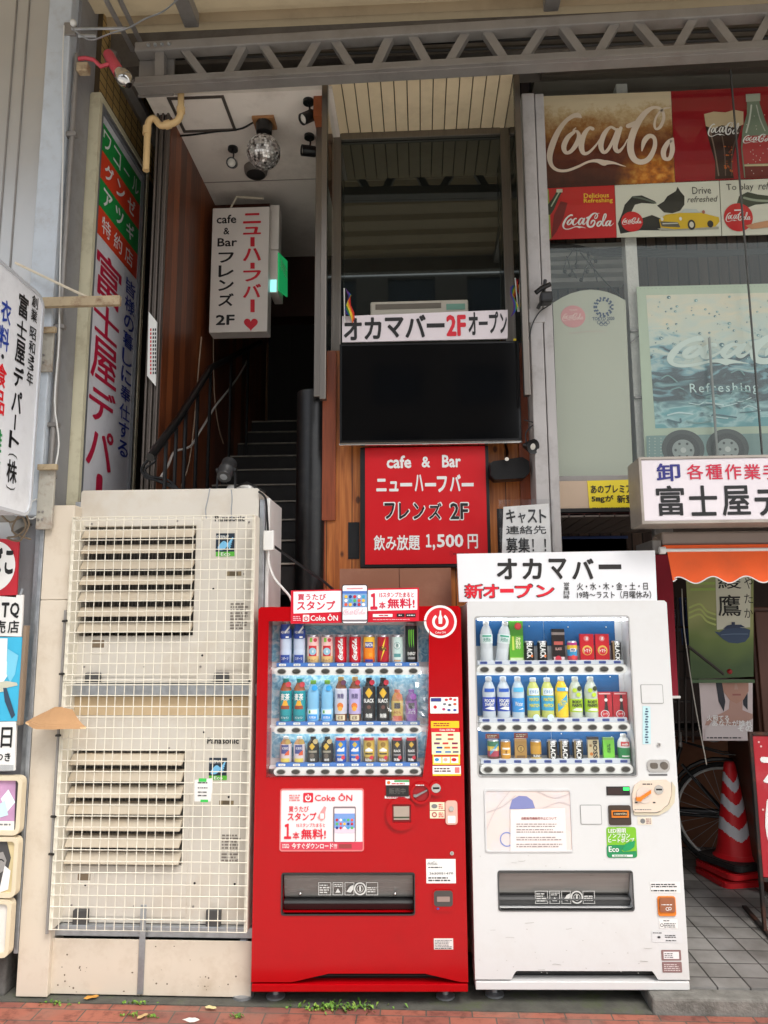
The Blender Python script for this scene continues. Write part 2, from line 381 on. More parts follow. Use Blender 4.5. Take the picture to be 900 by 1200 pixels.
    def done(s, name='lettering', label=None): return s.th.part(name, s.mb, s.parent, label)
def copy_tree(o, parent=None):
    c = o.copy(); COL.objects.link(c)
    if parent: c.parent = parent
    for ch in list(o.children): copy_tree(ch, c)
    return c
# ------------------------------------------------------------------ shared materials
BLACK, WHITE, RED, BLUE, GREEN = ink((18, 18, 18)), ink((235, 235, 232)), ink((200, 18, 30)), ink((28, 50, 140)), ink((30, 130, 60))
GREY, DKGREY, PINK, CREAM = ink((120, 120, 120)), ink((50, 50, 52)), ink((215, 60, 90)), ink((230, 220, 190))
steel = mat('grey_steel', (146, 142, 138), .42, .3, .08, 8, .04, 30, (95, 85, 75), .4)
galv = mat('galvanised', (168, 172, 176), .42, .7, .16, 25, .05, 60)
bsteel = mat('brushed_steel', (128, 121, 113), .3, .9, .08, 5, stretch=(30, 30, 1))
blackm = mat('black_paint', (16, 16, 17), .35, var=.15)
dark = mat('dark_interior', (20, 17, 16), .6, var=.2)
rubber = mat('black_rubber', (22, 22, 22), .7, var=.1)
rust = mat('rusty_cream', (176, 158, 128), .75, 0, .12, 9, .1, 60, (105, 62, 38), .9, 14)
whitep = mat('white_plastic', (222, 222, 218), .38, var=.03)
chrome = mat('chrome', (210, 208, 205), .12, 1, .03)
# ================================================================== the ground
road = mat('pale_bounce_road', (172, 170, 166), .85, var=.15, scale=3, bump=.3, bscale=90)  # unseen road surface, coloured pale to bounce light up under the canopy
struct('ground', MB().quad((-300, -300, -.13), (300, -300, -.13), (300, 300, -.13), (-300, 300, -.13), road))
def brick_col(t, co):
    rt = N(t, 'ShaderNodeTexBrick'); t.links.new(co, rt.inputs['Vector']); rt.offset = .5
    for k, v in (('Scale', 1), ('Mortar Size', .004), ('Mortar Smooth', .3), ('Bias', 0), ('Brick Width', .208), ('Row Height', .104)): rt.inputs[k].default_value = v
    rt.inputs['Color1'].default_value = (*lin((172, 104, 84)), 1); rt.inputs['Color2'].default_value = (*lin((138, 84, 74)), 1); rt.inputs['Mortar'].default_value = (*lin((88, 84, 76)), 1)
    nz = N(t, 'ShaderNodeTexNoise'); nz.inputs['Scale'].default_value = 14; nz.inputs['Detail'].default_value = 8; nz.inputs['Roughness'].default_value = .7; t.links.new(co, nz.inputs['Vector'])
    c = cramp(t, nz.outputs['Fac'], [(.3, (110, 105, 100)), (.5, (235, 235, 235)), (.7, (255, 250, 245))])
    mx = N(t, 'ShaderNodeMix', data_type='RGBA', blend_type='MULTIPLY'); mx.inputs['Factor'].default_value = .8
    t.links.new(rt.outputs['Color'], mx.inputs['A']); t.links.new(c, mx.inputs['B'])
    n2 = N(t, 'ShaderNodeTexNoise'); n2.inputs['Scale'].default_value = 3.1; n2.inputs['Detail'].default_value = 6; t.links.new(co, n2.inputs['Vector'])
    f = N(t, 'ShaderNodeMapRange'); f.inputs['From Min'].default_value = .52; f.inputs['From Max'].default_value = .7; f.inputs['To Max'].default_value = .55; t.links.new(n2.outputs['Fac'], f.inputs['Value'])
    m2 = N(t, 'ShaderNodeMix', data_type='RGBA'); t.links.new(f.outputs[0], m2.inputs['Factor']); t.links.new(mx.outputs['Result'], m2.inputs['A']); m2.inputs['B'].default_value = (*lin((120, 108, 98)), 1)
    return m2.outputs['Result']
struct('pavement', MB().box(-40, 40, -1.2, 3.298, -.125, 0, mat('pale_bounce_paving', (196, 192, 184), .85, 0, .08, 3, .2, 40)))  # out of view, paled so it throws light up on soffits and ceiling
struct('brick_path', MB().box(-40, 40, 3.3, 3.69, -.125, 0, ramp_mat('brick_paving', brick_col, .8, (.5, .006))))
conc = mat('concrete', (112, 110, 104), .9, 0, .18, 12, .5, 45, (66, 66, 58), .9, 5)
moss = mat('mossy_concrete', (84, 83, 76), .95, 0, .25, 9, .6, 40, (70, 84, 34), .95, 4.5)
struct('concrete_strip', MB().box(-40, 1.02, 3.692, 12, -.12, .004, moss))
def tile_col(t, co):
    rt = N(t, 'ShaderNodeTexBrick'); t.links.new(co, rt.inputs['Vector']); rt.offset = 0
    for k, v in (('Scale', 1), ('Mortar Size', .0045), ('Mortar Smooth', .2), ('Bias', 0), ('Brick Width', .15), ('Row Height', .15)): rt.inputs[k].default_value = v
    rt.inputs['Color1'].default_value = (*lin((150, 148, 144)), 1); rt.inputs['Color2'].default_value = (*lin((128, 126, 123)), 1); rt.inputs['Mortar'].default_value = (*lin((62, 60, 58)), 1)
    nz = N(t, 'ShaderNodeTexNoise'); nz.inputs['Scale'].default_value = 5; nz.inputs['Detail'].default_value = 8; t.links.new(co, nz.inputs['Vector'])
    c = cramp(t, nz.outputs['Fac'], [(.3, (190, 188, 184)), (.65, (255, 255, 255))])
    mx = N(t, 'ShaderNodeMix', data_type='RGBA', blend_type='MULTIPLY'); mx.inputs['Factor'].default_value = 1
    t.links.new(rt.outputs['Color'], mx.inputs['A']); t.links.new(c, mx.inputs['B']); return mx.outputs['Result']
struct('tiled_floor', MB().box(1.021, 9, 3.80, 9, -.1, .072, ramp_mat('grey_tiles', tile_col, .6, (.4, .004))))
struct('kerb', MB().box(1.021, 40, 3.70, 3.798, -.1, .068, mat('kerb_stone', (120, 118, 112), .9, 0, .2, 20, .5, 70, (70, 68, 62), .7, 8), .012))
# moss, weeds and dead leaves at the foot of the fronts
lv = MB(); wm = [mat('weed_%d' % k, c, .6, var=.1) for k, c in enumerate([(92, 132, 40), (120, 150, 52), (70, 108, 34)])]
def weed(px, py, n, sp, hh):
    p = U(px, py, Z=.004)
    for _ in range(n):
        o = p+Vector((random.gauss(0, sp), random.gauss(0, sp*.25), 0)); a = random.uniform(0, 2*PI); h = random.uniform(.3, 1)*hh; w = random.uniform(.004, .009)
        d = Vector((math.cos(a), math.sin(a), 0)); q = d.cross(Vector((0, 0, 1)))
        lv.add([o, o+d*h*.5+q*w+Vector((0, 0, h*.6)), o+d*h*.9+Vector((0, 0, h*.75)), o+d*h*.5-q*w+Vector((0, 0, h*.6))], [(0, 1, 2, 3)], random.choice(wm))
for a in ((405, 1181, 120, .09, .026), (378, 1182, 60, .05, .022), (150, 1190, 22, .03, .014), (172, 1192, 24, .025, .014), (280, 1192, 22, .02, .02), (65, 1176, 40, .06, .012), (160, 1176, 46, .03, .012), (860, 1185, 12, .08, .01)): weed(*a)
one('weeds', 'low green weeds growing in the joint before the machines', 'weeds', lv, kind='stuff')
def leaf(px, py, s, rot, m, label):
    o = U(px, py, Z=.012); mb = MB(); c, n = math.cos(rot), math.sin(rot); pr = [(-1, 0, .1), (-.5, .45, .25), (.1, .5, .05), (.6, .3, .3), (1, 0, .15), (.6, -.35, .1), (0, -.45, .3), (-.55, -.35, .05)]
    vs = [o+Vector(((x*c-y*n)*s, (x*n+y*c)*s, z*s*.5)) for x, y, z in pr]+[o+Vector((0, 0, s*.02))]
    mb.add(vs, [(i, (i+1) % 8, 8) for i in range(8)], m); one('fallen_leaf', label, 'leaf', mb)
leaf(107, 1169, .035, .4, mat('leaf_yellow', (196, 140, 60), .7, var=.2), 'curled orange fallen leaf on the mossy strip below the beige panel')
leaf(247, 1181, .03, -.2, mat('leaf_pale', (205, 192, 140), .7, var=.2), 'pale cream fallen leaf lying on the bricks near the red machine')
leaf(167, 1191, .028, .9, mat('leaf_tan', (190, 158, 110), .7, var=.2), 'tan fallen leaf beside a weed on the brick pavement')
mb = MB(); p = U(224, 1195, Z=.002); mb.add([p+Vector((.035*math.cos(a)*random.uniform(.6, 1.2), .02*math.sin(a)*random.uniform(.6, 1.2), 0)) for a in [k*PI/6 for k in range(12)]], [tuple(range(12))], mat('spilt_paint', (226, 222, 214), .6))
one('paint_splash', 'small white splash of paint on the brick pavement', 'splash', mb)
# ================================================================== canopy over the pavement
beige = mat('beige_sheet', (168, 150, 122), .55, 0, .06, 3, dirt=(110, 95, 74), damt=.45, dscale=2.2)
beige_t = beige.node_tree; b_ = beige_t.nodes['Principled BSDF']; tl = N(beige_t, 'ShaderNodeBsdfTranslucent'); tl.inputs[0].default_value = (*lin((214, 196, 160)), 1); ms = N(beige_t, 'ShaderNodeMixShader'); ms.inputs[0].default_value = .1
beige_t.links.new(b_.outputs[0], ms.inputs[1]); beige_t.links.new(tl.outputs[0], ms.inputs[2]); beige_t.links.new(ms.outputs[0], beige_t.nodes['Material Output'].inputs['Surface'])
t = T('street_canopy', 'beige ribbed arcade canopy over the pavement, above the lattice beam', 'canopy', (0, 2.6, 5.3))
zc = U(450, 45, Y=4.25).z
mb = MB(); prof = []; y = 1.9
while y < 4.3:
    prof += [(y, 0), (y+.17, 0), (y+.19, .05), (y+.25, .05), (y+.27, 0)]; y += .27
for (ya, za), (yb, zb) in zip(prof, prof[1:]): mb.quad((-9, ya, zc+za), (9, ya, zc+za), (9, yb, zc+zb), (-9, yb, zc+zb), beige)
t.part('ceiling_sheet', mb)
for px, py in ((215, 30), (652, 20)):
    p = U(px, py, Y=3.85); t.part('rafter', MB().box(p.x-.045, p.x+.045, 1.9, 4.0, zc-.09, zc-.001, steel, .006))
t.part('fascia', MB().box(-9, 9, 1.84, 1.897, zc-.15, zc+.2, steel))
def hline(px0, px1, py0, py1, Y):
    """a level bar between two pixel heights at the middle of the frame"""
    a, b = U(450, py0, Y=Y), U(450, py1, Y=Y); return U(px0, (py0+py1)/2, Y=Y).x, U(px1, (py0+py1)/2, Y=Y).x, b.z, a.z
YT = 3.92
t = T('lattice_beam', 'grey steel lattice beam with zigzag bars running under the canopy', 'beam', (-1.4, YT, 4.9))
beam = t
x0, x1, za, zb = hline(160, 900, 40, 51, YT); x1 = 5
t.part('top_chord', MB().box(x0, x1, YT-.03, YT+.05, za, zb, steel, .006))
x0b, _, zc0, zd = hline(160, 900, 81, 93, YT)
t.part('bottom_chord', MB().box(x0b, x1, YT-.03, YT+.05, zc0, zd, steel, .006))
t.part('lip', MB().box(x0b, x1, YT-.055, YT-.031, zc0, zc0+.012, steel))
px = [(230, 195), (310, 332), (372, 352), (394, 412), (455, 440), (484, 500), (543, 525), (568, 590), (634, 612), (659, 680), (718, 700), (745, 770), (808, 790), (832, 855), (895, 880)]
for a, b in [(188, 188.1)]+[(218, 240), (285, 268)]+[(310, 330), (372, 353), (394, 413), (456, 441), (484, 501), (545, 526), (570, 590), (634, 613), (659, 681), (718, 699), (745, 771), (808, 789), (832, 856), (897, 879), (922, 944)]:
    pa, pb = U(a, 47, Y=YT).x, U(b, 80, Y=YT).x; f = Face((0, YT, 0)); w = .028
    t.part('lattice_bar', MB().prism(f, [(pa-w, za+.004), (pa+w, za+.004), (pb+w, zd-.004), (pb-w, zd-.004)], -.035, .012, steel))
t.part('end_plate', MB().box(x0, U(200, 70, Y=YT).x, YT+.052, YT+.07, zc0+.002, zb, steel))
mb = MB()
for k in range(4):
    p = U(176+k*8, 57, Y=YT); mb.lathe((p.x, YT-.03, (za+zb)/2+.002), [(.011, 0), (.011, .008), (.005, .009), (.005, .016)], galv, (0, -1, 0), 8, False)
t.part('bolts', mb); beam.o.rotation_euler.z = -.022
# dark girder behind the lattice and the building's shell
t = T('shop_building', 'dark two storey shop building behind the machines', 'building', (0, 6, 0))
dk = mat('dark_wall', (46, 41, 38), .8, var=.15)
t.part('header', MB().box(-3, 6, 4.12, 4.4, zc0+.32, 5.9, mat('grey_header', (112, 106, 100), .6, .2, .1, 4, dirt=(70, 62, 55), damt=.6)))
t.part('rear_wall', MB().box(-4, 7, 9.0, 9.2, 0, 6, dk))
t.part('side_wall', MB().box(-4, -3.9, 4.0, 9.0, 0, 6, dk))
t.part('side_wall', MB().box(6.9, 7, 4.3, 9.0, 0, 6, dk))
t.part('roof', MB().box(-4, 7, 4.3, 9.2, 6.0, 6.2, dk))
mb = MB(); z0 = U(450, 70, Y=4.11).z
for k in range(3): mb.tube([(-1.7, 4.05+.02*k, z0+.05*k+.02), (1.2, 4.06, z0+.06*k), (5, 4.05, z0+.05*k)], .012, blackm, 6)
one('cable_bundle', 'dark cable bundle running behind the lattice beam', 'cable', mb)
# opposite side of the street: what the fronts and panes mirror; tall block added for dark reflections
fgl = mat('far_glass', (60, 70, 80), .1, var=.05)
for bx0, bx1, bh, c, lab in ((-5.5, 5.0, 17, (112, 106, 100), 'slim tall office block added across the street to darken the reflections'), (-20, -5.6, 6, (170, 160, 148), 'low pale shop house across the street, seen only in reflections'), (5.1, 20, 6.5, (150, 146, 142), 'low grey shop house across the street, seen only in reflections')):
    t = T('opposite_building', lab, 'building', ((bx0+bx1)/2, -22, 0)); f = Face((0, -22, 0), (-1, 0, 0), (0, 0, 1)); holes = []
    n = int((bx1-bx0)/3.4)
    for i in range(n):
        for j in range(int((bh-2)/3)):
            a = bx0+(bx1-bx0)*(i+.2)/n; b = bx0+(bx1-bx0)*(i+.8)/n; z = 3.2+3*j; holes.append([(-b, z), (-a, z), (-a, z+1.7), (-b, z+1.7)])
            t.part('window', MB().quad((a, -22.2, z), (b, -22.2, z), (b, -22.2, z+1.7), (a, -22.2, z+1.7), fgl))
    t.part('wall', MB().prism(f, [(-bx1, 0), (-bx0, 0), (-bx0, bh), (-bx1, bh)], -.4, 0, mat('opposite_%d' % bh, c, .8, var=.1), holes))
# ================================================================== left column, side sign, projecting sign
XS = -1.89
col_al = mat('aluminium_sheet', (196, 196, 194), .3, .45, .05, 2, .02, 6, (205, 196, 186), .5, 2.5)
paleblue = mat('pale_blue_paint', (196, 204, 212), .5, 0, .04, 10, .1, 50, (150, 140, 130), .3, 12)
greyp = mat('grey_paint', (146, 146, 148), .5, .1, .08, 4, .05, 20, (112, 104, 98), .6, 4)
def vedge(px, py, Y): return U(px, py, Y=Y).x
Yc = 3.74
t = T('corner_column', 'tall corner column clad in dull aluminium sheet and pale blue trim', 'column', (-2.2, 4, 0))
xa = (vedge(58, 100, Yc)+vedge(37, 300, Yc))/2; xb = (vedge(80, 100, Yc)+vedge(70, 300, Yc))/2
zlo = U(20, 610, Y=Yc).z
t.part('aluminium_panel', MB().box(-3.2, xa-.004, Yc, Yc+.5, 2.0, 6, col_al, .006))
t.part('corner_trim', MB().box(xa, xb, Yc-.03, Yc+.5, zlo+.02, 6, paleblue, .006))
t.part('lower_panel', MB().box(-3.2, xb-.03, Yc+.04, Yc+.5, .3, zlo+.018, greyp, .004))
t.part('plinth', MB().box(-3.2, xb-.035, Yc-.0, Yc+.5, .0, .3, mat('sooty_concrete', (98, 96, 92), .9, 0, .25, 9, .5, 40, (40, 40, 38), .9, 6), .01))
t.part('grey_reveal', MB().box(xb+.002, XS-.06, Yc+.05, Yc+.3, 0.3, 6, greyp))
for px_ in (9, 24): 
    xx = vedge(px_, 150, Yc); t.part('seam', MB().box(xx-.004, xx+.004, Yc-.006, Yc-.001, 2.0, 6, steel))
t.part('angle_strip', MB().box(xb-.028, xb-.004, Yc+.0, Yc+.039, .3, zlo, galv, .003))
# conduits
t = T('conduit', 'thin grey conduit pipe clipped to the corner column', 'pipe', (xb+.04, Yc, 2.3))
xx = vedge(83, 100, Yc)+.02; t.part('pipe', MB().tube([(xx, Yc+.01, 5.0), (xx, Yc+.01, 3.6), (xx-.005, Yc+.01, U(55, 580, Y=Yc).z)], .014, steel, 10))
for pz in (160, 385, 500, 560):
    t.part('clip', MB().box(xx-.03, xx+.03, Yc-.008, Yc+.026, U(70, pz, Y=Yc).z, U(70, pz-5, Y=Yc).z, steel, .003))
one('loose_wire', 'thin white wire drooping down beside the conduit pipe', 'wire', MB().tube([U(x, y, Y=Yc-.04) for x, y in catmull([(75, 30), (73, 90), (74, 160), (72, 260), (70, 330), (69, 400), (64, 470), (69, 520), (62, 560), (58, 590), (38, 608), (30, 600), (42, 585), (60, 592)], 4)], .004, whitep, 5))
# rusty wall brackets behind the projecting sign
for y0, y1, lab in ((385, 435, 'rusty cream wall bracket beside the conduit, under the rusty arm'), (545, 620, 'rusty cream wall bracket with tangled wires near the air conditioner top')):
    p, q = U(46, y0, Y=Yc-.05), U(60, y1, Y=Yc-.05); t = T('wall_bracket', lab, 'bracket', (p.x, Yc, q.z))
    t.part('plate', MB().box(p.x, q.x, Yc-.05, Yc-.03, q.z, p.z, mat('cream_bracket', (176, 172, 160), .7, 0, .1, 10, .1, 50, (110, 70, 45), .8, 9), .004))
    t.part('flange', MB().box(p.x+.002, q.x+.02, Yc-.075, Yc-.052, p.z-.03, p.z, rust, .003))
    mb = MB(); 
    for k in range(4): mb.lathe((p.x+.015+.02*(k % 2), Yc-.051, q.z+.05+.04*(k//2)), [(.006, 0), (.006, .004)], steel, (0, -1, 0), 8)
    t.part('bolt_heads', mb)
# the long side sign: a shallow light box on the side wall, its face turned to the stairs
YN, YFAR = U(117, 105, X=XS).y, U(174, 205, X=XS).y
zt = (U(117, 105, X=XS).z+U(174, 205, X=XS).z)/2; zbm = 1.2
f = Face((XS, YN, 0), (0, 1, 0), (0, 0, 1)); LW = YFAR-YN
t = T('wall_sign', 'long upright department store sign with green and red bands on the side wall', 'sign', (XS, (YN+YFAR)/2, zbm))
crf = mat('cream_frame', (214, 208, 180), .5, 0, .04, 6, 0, 60, (150, 136, 100), .5, 7)
t.part('casing', MB().box(XS-.16, XS-.035, YN+.005, YFAR-.005, zbm, zt-.004, crf))
fw_ = .035
t.part('frame', MB().prism(f, [(0, zbm), (LW, zbm), (LW, zt), (0, zt)], -.05, .006, crf, [[(fw_, zbm+fw_), (LW-fw_, zbm+fw_), (LW-fw_, zt-fw_), (fw_, zt-fw_)]]))
t.part('inner_trim', MB().prism(f, [(fw_, zbm+fw_), (LW-fw_, zbm+fw_), (LW-fw_, zt-fw_), (fw_, zt-fw_)], -.04, 0, mat('sign_grey', (130, 132, 136), .4, .4, .05), [[(fw_+.035, zbm+.06), (LW-fw_-.035, zbm+.06), (LW-fw_-.035, zt-fw_-.035), (fw_+.035, zt-fw_-.035)]]))
pa = fw_+.035; pb = LW-fw_-.035; ptop = zt-fw_-.035
t.part('acrylic_panel', MB().fbox(f, pa, zbm+.05, pb, ptop, -.03, -.02, mat('sign_acrylic', (228, 229, 234), .3, 0, .04, 3, 0, 60, (170, 170, 176), .4, 5)))
l = L(t, f.off(-.02)); gs, rs = ink((36, 156, 74)), ink((226, 72, 42)); q = (ptop-U(121, 267, X=XS).z)/4
bw = ink((238, 238, 238))
for k, (c, s) in enumerate(((gs, 'ワコール'), (rs, 'グンゼ'), (gs, 'アツギ'), (rs, '特約店'))):
    v1 = ptop-.05-k*q*1.0; v0 = v1-q; l.P([(pa+.01, v0), (pb-.01, v0), (pb-.01, v1), (pa+.01, v1)], c)
    n = len(s); cw = (pb-pa)/n*(.92 if n > 3 else .8); st = pa+(pb-pa-cw*n)/2
    for i, ch in enumerate(s):
        if ch == 'ー': l.tu(ch, (st+i*cw+cw*.2, v0+q*.46, st+i*cw+cw*.8, v0+q*.54), bw, .02)
        else: l.tu(ch, (st+i*cw+cw*.14, v0+q*.2, st+i*cw+cw*.86, v0+q*.82), bw, .035 if n < 4 and k < 3 else .012)
bandbot = v0
crim = ink((188, 32, 66)); navy = ink((34, 56, 150))
c1 = pa+.05; c2 = pa+(pb-pa)*.62; vt = bandbot-.06; ch_h = U(128, 300, X=XS).z-U(128, 346, X=XS).z
for s, hh in zip('富士屋デパ︱ト', (1.32, .95, 1.2, 1.0, 1.15, .95, 1.2)):
    h_ = ch_h*hh
    if s == '︱': l.P(rr(c1+(c2-c1)*.42, vt-h_*.95, c1+(c2-c1)*.66, vt-h_*.05, .03), crim)
    else: l.tu(s, (c1, vt-h_*.93, c2, vt-h_*.03), crim, .03)
    vt -= h_
d1 = pa+(pb-pa)*.72; d2 = pa+(pb-pa)*.97; vt = bandbot-.05
z_end = U(152, 540, X=XS).z; hh = (vt-z_end)/10
for s in '皆様の暮しに奉仕する':
    l.tu(s, (d1, vt-hh*.92, d2, vt-hh*.05), navy, .028); vt -= hh
l.done()
# upper side wall with yellow tiles, and the dark shutter guide beyond the sign
t = T('side_wall', 'narrow side wall of small yellow tiles above the long upright sign', 'wall', (XS-.1, 4.3, 0))
def ytile(tt, co):
    rt = N(tt, 'ShaderNodeTexBrick'); mp = N(tt, 'ShaderNodeMapping'); mp.inputs['Rotation'].default_value = (0, R(90), R(90)); tt.links.new(co, mp.inputs[0]); tt.links.new(mp.outputs[0], rt.inputs['Vector']); rt.offset = 0
    for k, v in (('Scale', 1), ('Mortar Size', .005), ('Brick Width', .1), ('Row Height', .06)): rt.inputs[k].default_value = v
    rt.inputs['Color1'].default_value = (*lin((190, 160, 100)), 1); rt.inputs['Color2'].default_value = (*lin((172, 142, 88)), 1); rt.inputs['Mortar'].default_value = (*lin((80, 66, 46)), 1); return rt.outputs['Color']
t.part('tiled_face', MB().box(XS-.6, XS-.03, YN+.05, 5.2, zt+.004, 6, ramp_mat('yellow_tiles', ytile, .5)))
t.part('back_face', MB().box(XS-.6, XS-.17, YN+.0, 5.2, 0, zt+.002, dk))
t.part('ledge', MB().tube([(XS-.0, YN+.1, zt+.33), (XS-.0, 5.2, zt+.33)], .05, steel, 6))
for k, dz in enumerate((.62, .7)):
    one('ceiling_pipe', ['thin grey pipe running back above the side sign, the lower of two', 'thin grey pipe running back above the side sign, the upper of two'][k], 'pipe', MB().tube([(XS+.1+.05*k, 3.3, zt+dz-.2), (XS+.12+.06*k, 4.3, zt+.42+.02*k), (XS+.14+.06*k, 4.9, zt+.32)], .016, steel, 8))
gm = mat('dark_bronze', (104, 96, 90), .42, .6, .12, 3)
t = T('shutter_guide', 'tall dark ribbed shutter guide between the long sign and the wood wall', 'shutter guide', (-1.75, YFAR+.1, 0))
YGd = 4.2; xg0, xg1 = U(176, 300, Y=YGd).x, -1.55
for k in range(5):
    a = xg0+(xg1-xg0)*k/5; t.part('rail', MB().box(a, a+(xg1-xg0)/5*.8, YGd+.014*(k % 2), YGd+.16, 0, zc0+.1, gm, .004))
t.part('back_plate', MB().box(xg0-.01, xg1-.002, YGd+.05, YGd+.2, 0, zc0+.1, gm))
f = Face((0, YGd-.012, 0)); a = f.rect(174, 368, 183, 452)
t = T('notice_plate', 'narrow white notice plate with small print on the dark shutter guide', 'notice', f.at(a[0], a[1]))
p4 = [f.px(175, 366), f.px(184.5, 378), f.px(183, 453), f.px(173, 441)]; t.part('plate', MB().prism(f, p4, 0, .01, WHITE))
l = L(t, f.off(.01)); 
for x, m in ((176, RED), (179, DKGREY), (181.5, DKGREY)):
    for k in range(12): l.rect(x, 385+k*4.6, x+1.6, 388+k*4.6, m)
l.done()
# pvc drain pipe with a trap
pv = mat('pvc_cream', (214, 182, 130), .45, 0, .05, 8)
t = T('drain_pipe', 'cream plastic drain pipe with a bent trap under the canopy', 'pipe', U(172, 190, Y=4.02))
pp = [U(x, y, Y=4.02) for x, y in catmull([(171, 200), (172, 175), (173, 150), (175, 142), (181, 139), (188, 147), (196, 146), (206, 143), (211, 136), (212, 126), (212, 110), (212, 92)], 4)]
t.part('pipe', MB().tube(pp, .02, pv, 10))
for x, y, x2, y2 in ((172, 158, 172.4, 149), (193, 147, 200, 145), (212, 132, 212, 126)): t.part('socket', MB().tube([U(x, y, Y=4.02), U(x2, y2, Y=4.02)], .026, pv, 10))
# pink clamp spotlight
t = T('clamp_lamp', 'faded pink clamp lamp with a silvered bulb above the long sign', 'lamp', U(110, 75, Y=3.7))
pk = mat('faded_pink', (196, 70, 84), .5, var=.1, dirt=(220, 150, 150), damt=.4)
Yl = 3.72
t.part('socket_tube', MB().tube([U(127, 64, Y=Yl+.05), U(140, 86, Y=Yl-.02)], [.03, .033], pk, 14))
t.part('bulb', MB().tube([U(x, y, Y=Yl-.03) for x, y in ((139, 84), (143, 88), (146, 92), (149, 96), (151, 100))], [.03, .042, .047, .042, .02], chrome, 16))
t.part('arm', MB().tube([U(x, y, Y=Yl) for x, y in ((92, 69), (100, 68), (110, 70), (118, 78), (128, 75))], .012, pk, 8))
t.part('clamp', MB().box(U(88, 0, Y=Yl).x+.03, U(102, 80, Y=Yl).x, Yl, Yl+.05, U(95, 82, Y=Yl).z, U(95, 72, Y=Yl).z, rust, .006))
t = T('conduit_bracket', 'grey cable bracket with twisted wires at the top of the column', 'bracket', U(85, 35, Y=3.7))
p, q = U(75, 26, Y=3.7), U(88, 40, Y=3.7); t.part('plate', MB().box(p.x, q.x, 3.70, 3.72, q.z, p.z, steel, .003))
t.part('rod', MB().tube([U(84, 34, Y=3.69), U(148, 33, Y=3.69)], .008, galv, 6)); t.part('short_rod', MB().tube([U(92, 42, Y=3.69), U(113, 42, Y=3.69)], .01, galv, 6))
t.part('insulator', MB().sphere(U(86, 27, Y=3.69), .02, whitep, 10, 6))
one('overhead_wire', 'thin pale wire looping from the column bracket up to the canopy', 'wire', MB().tube([U(x, y, Y=3.66) for x, y in catmull([(84, 33), (96, 42), (108, 47), (130, 39), (150, 33), (170, 22), (190, 14), (205, 2), (220, -12)], 4)], .0045, galv, 5))
# projecting sign (faces along the street)
XP = -1.95
Yn, Yf = 3.0, U(47, 420, X=XP).y
ztp, zbt = U(46, 345, X=XP).z, U(32, 605, X=XP).z
f = Face((XP, Yn, 0), (0, 1, 0), (0, 0, 1)); LW = Yf-Yn
t = T('projecting_sign', 'white rounded light box sign with black, blue and red writing on the corner column', 'sign', (XP, (Yn+Yf)/2, zbt))
sw = mat('sign_white', (236, 238, 242), .3, 0, .02, 4, 0, 60, (185, 186, 190), .4, 5)
t.part('light_box', MB().prism(f, rr(0, zbt, LW, ztp, .07, 8), -.16, 0, sw, wall=mat('sign_edge', (200, 203, 208), .4, .1)))
t.part('rim', MB().prism(f, rr(-.004, zbt-.004, LW+.004, ztp+.004, .074, 8), -.02, .006, mat('sign_edge', (200, 203, 208)), [rr(.012, zbt+.012, LW-.012, ztp-.012, .058, 8)]))
l = L(t, f)
def vcol(l, s, px0, py0, px1, py1, m, bold, gapy=.06, hs=None, horiz=False):
    """characters set one under the other; the two corners give the column's extent"""
    a = l.f.corner(px0, py0, px1, py1); hs = hs or [1]*len(s); tot = sum(hs); v = a[3]
    ms_ = m if isinstance(m, list) else [m]*len(s)
    for c, h, m in zip(s, hs, ms_):
        hh = (a[3]-a[1])*h/tot
        if c in '︱': 
            w = (a[2]-a[0]); l.P([(a[0]+w*.42, v-hh*.95), (a[0]+w*.56, v-hh*.95), (a[0]+w*.56, v-hh*.05), (a[0]+w*.42, v-hh*.05)], m)
        elif c == '・': l.P(disc((a[0]+a[2])/2, v-hh/2, min(a[2]-a[0], hh)*.22, 12), m)
        elif c == '(': l.P([(a[0]+(a[2]-a[0])*x, v-hh*y) for x, y in ((.02, .9), (.15, .55), (.5, .4), (.85, .55), (.98, .9), (.8, .66), (.5, .55), (.2, .66))], m)
        elif c == ')': l.P([(a[0]+(a[2]-a[0])*x, v-hh*y) for x, y in ((.02, .1), (.15, .45), (.5, .6), (.85, .45), (.98, .1), (.8, .34), (.5, .45), (.2, .34))], m)
        elif c != ' ':
            small = c in 'ッャュョ'
            l.tu(c, (a[0]+(.15*(a[2]-a[0]) if small else 0), v-hh*(1-gapy), a[2], v-hh*gapy), m, bold)
        v -= hh
vb = ink((20, 20, 24))
vcol(l, '創業 昭和33年', 37.5, 343, 37.5, 455, vb, .03, .06, (1, 1, .3, 1, 1, .6, .6, 1.1))
vcol(l, '富士屋デパ︱ト(株)', 22.5, 339, 17.5, 580, vb, .045, .06, (1.15, .85, 1.1, 1.0, 1.05, .7, .8, .35, 1.05, .35))
vcol(l, '衣料・食品・雑貨', 2, 346, -2, 566, [ink((36, 66, 160))]*2+[vb]+[ink((222, 30, 40))]*2+[vb]+[ink((20, 140, 70))]*2, .045, .06, (1, 1, .4, 1, 1, .4, 1, 1))
l.done()
t = T('rusty_bracket', 'rusty cream steel arm reaching out from the corner column with a tie rod', 'bracket', U(60, 352, Y=3.7))
Ya = 3.66; p, q = U(47, 350, Y=Ya), U(141, 358, Y=Ya)
t.part('bar', MB().box(p.x-.1, q.x, Ya-.015, Ya+.015, q.z, p.z+.002, rust, .003))
t.part('tie_rod', MB().tube([U(18, 308, Y=Ya), U(70, 333, Y=Ya), U(112, 353, Y=Ya)], .007, mat('cream_rod', (222, 212, 190), .6, dirt=(170, 130, 80), damt=.7), 7))
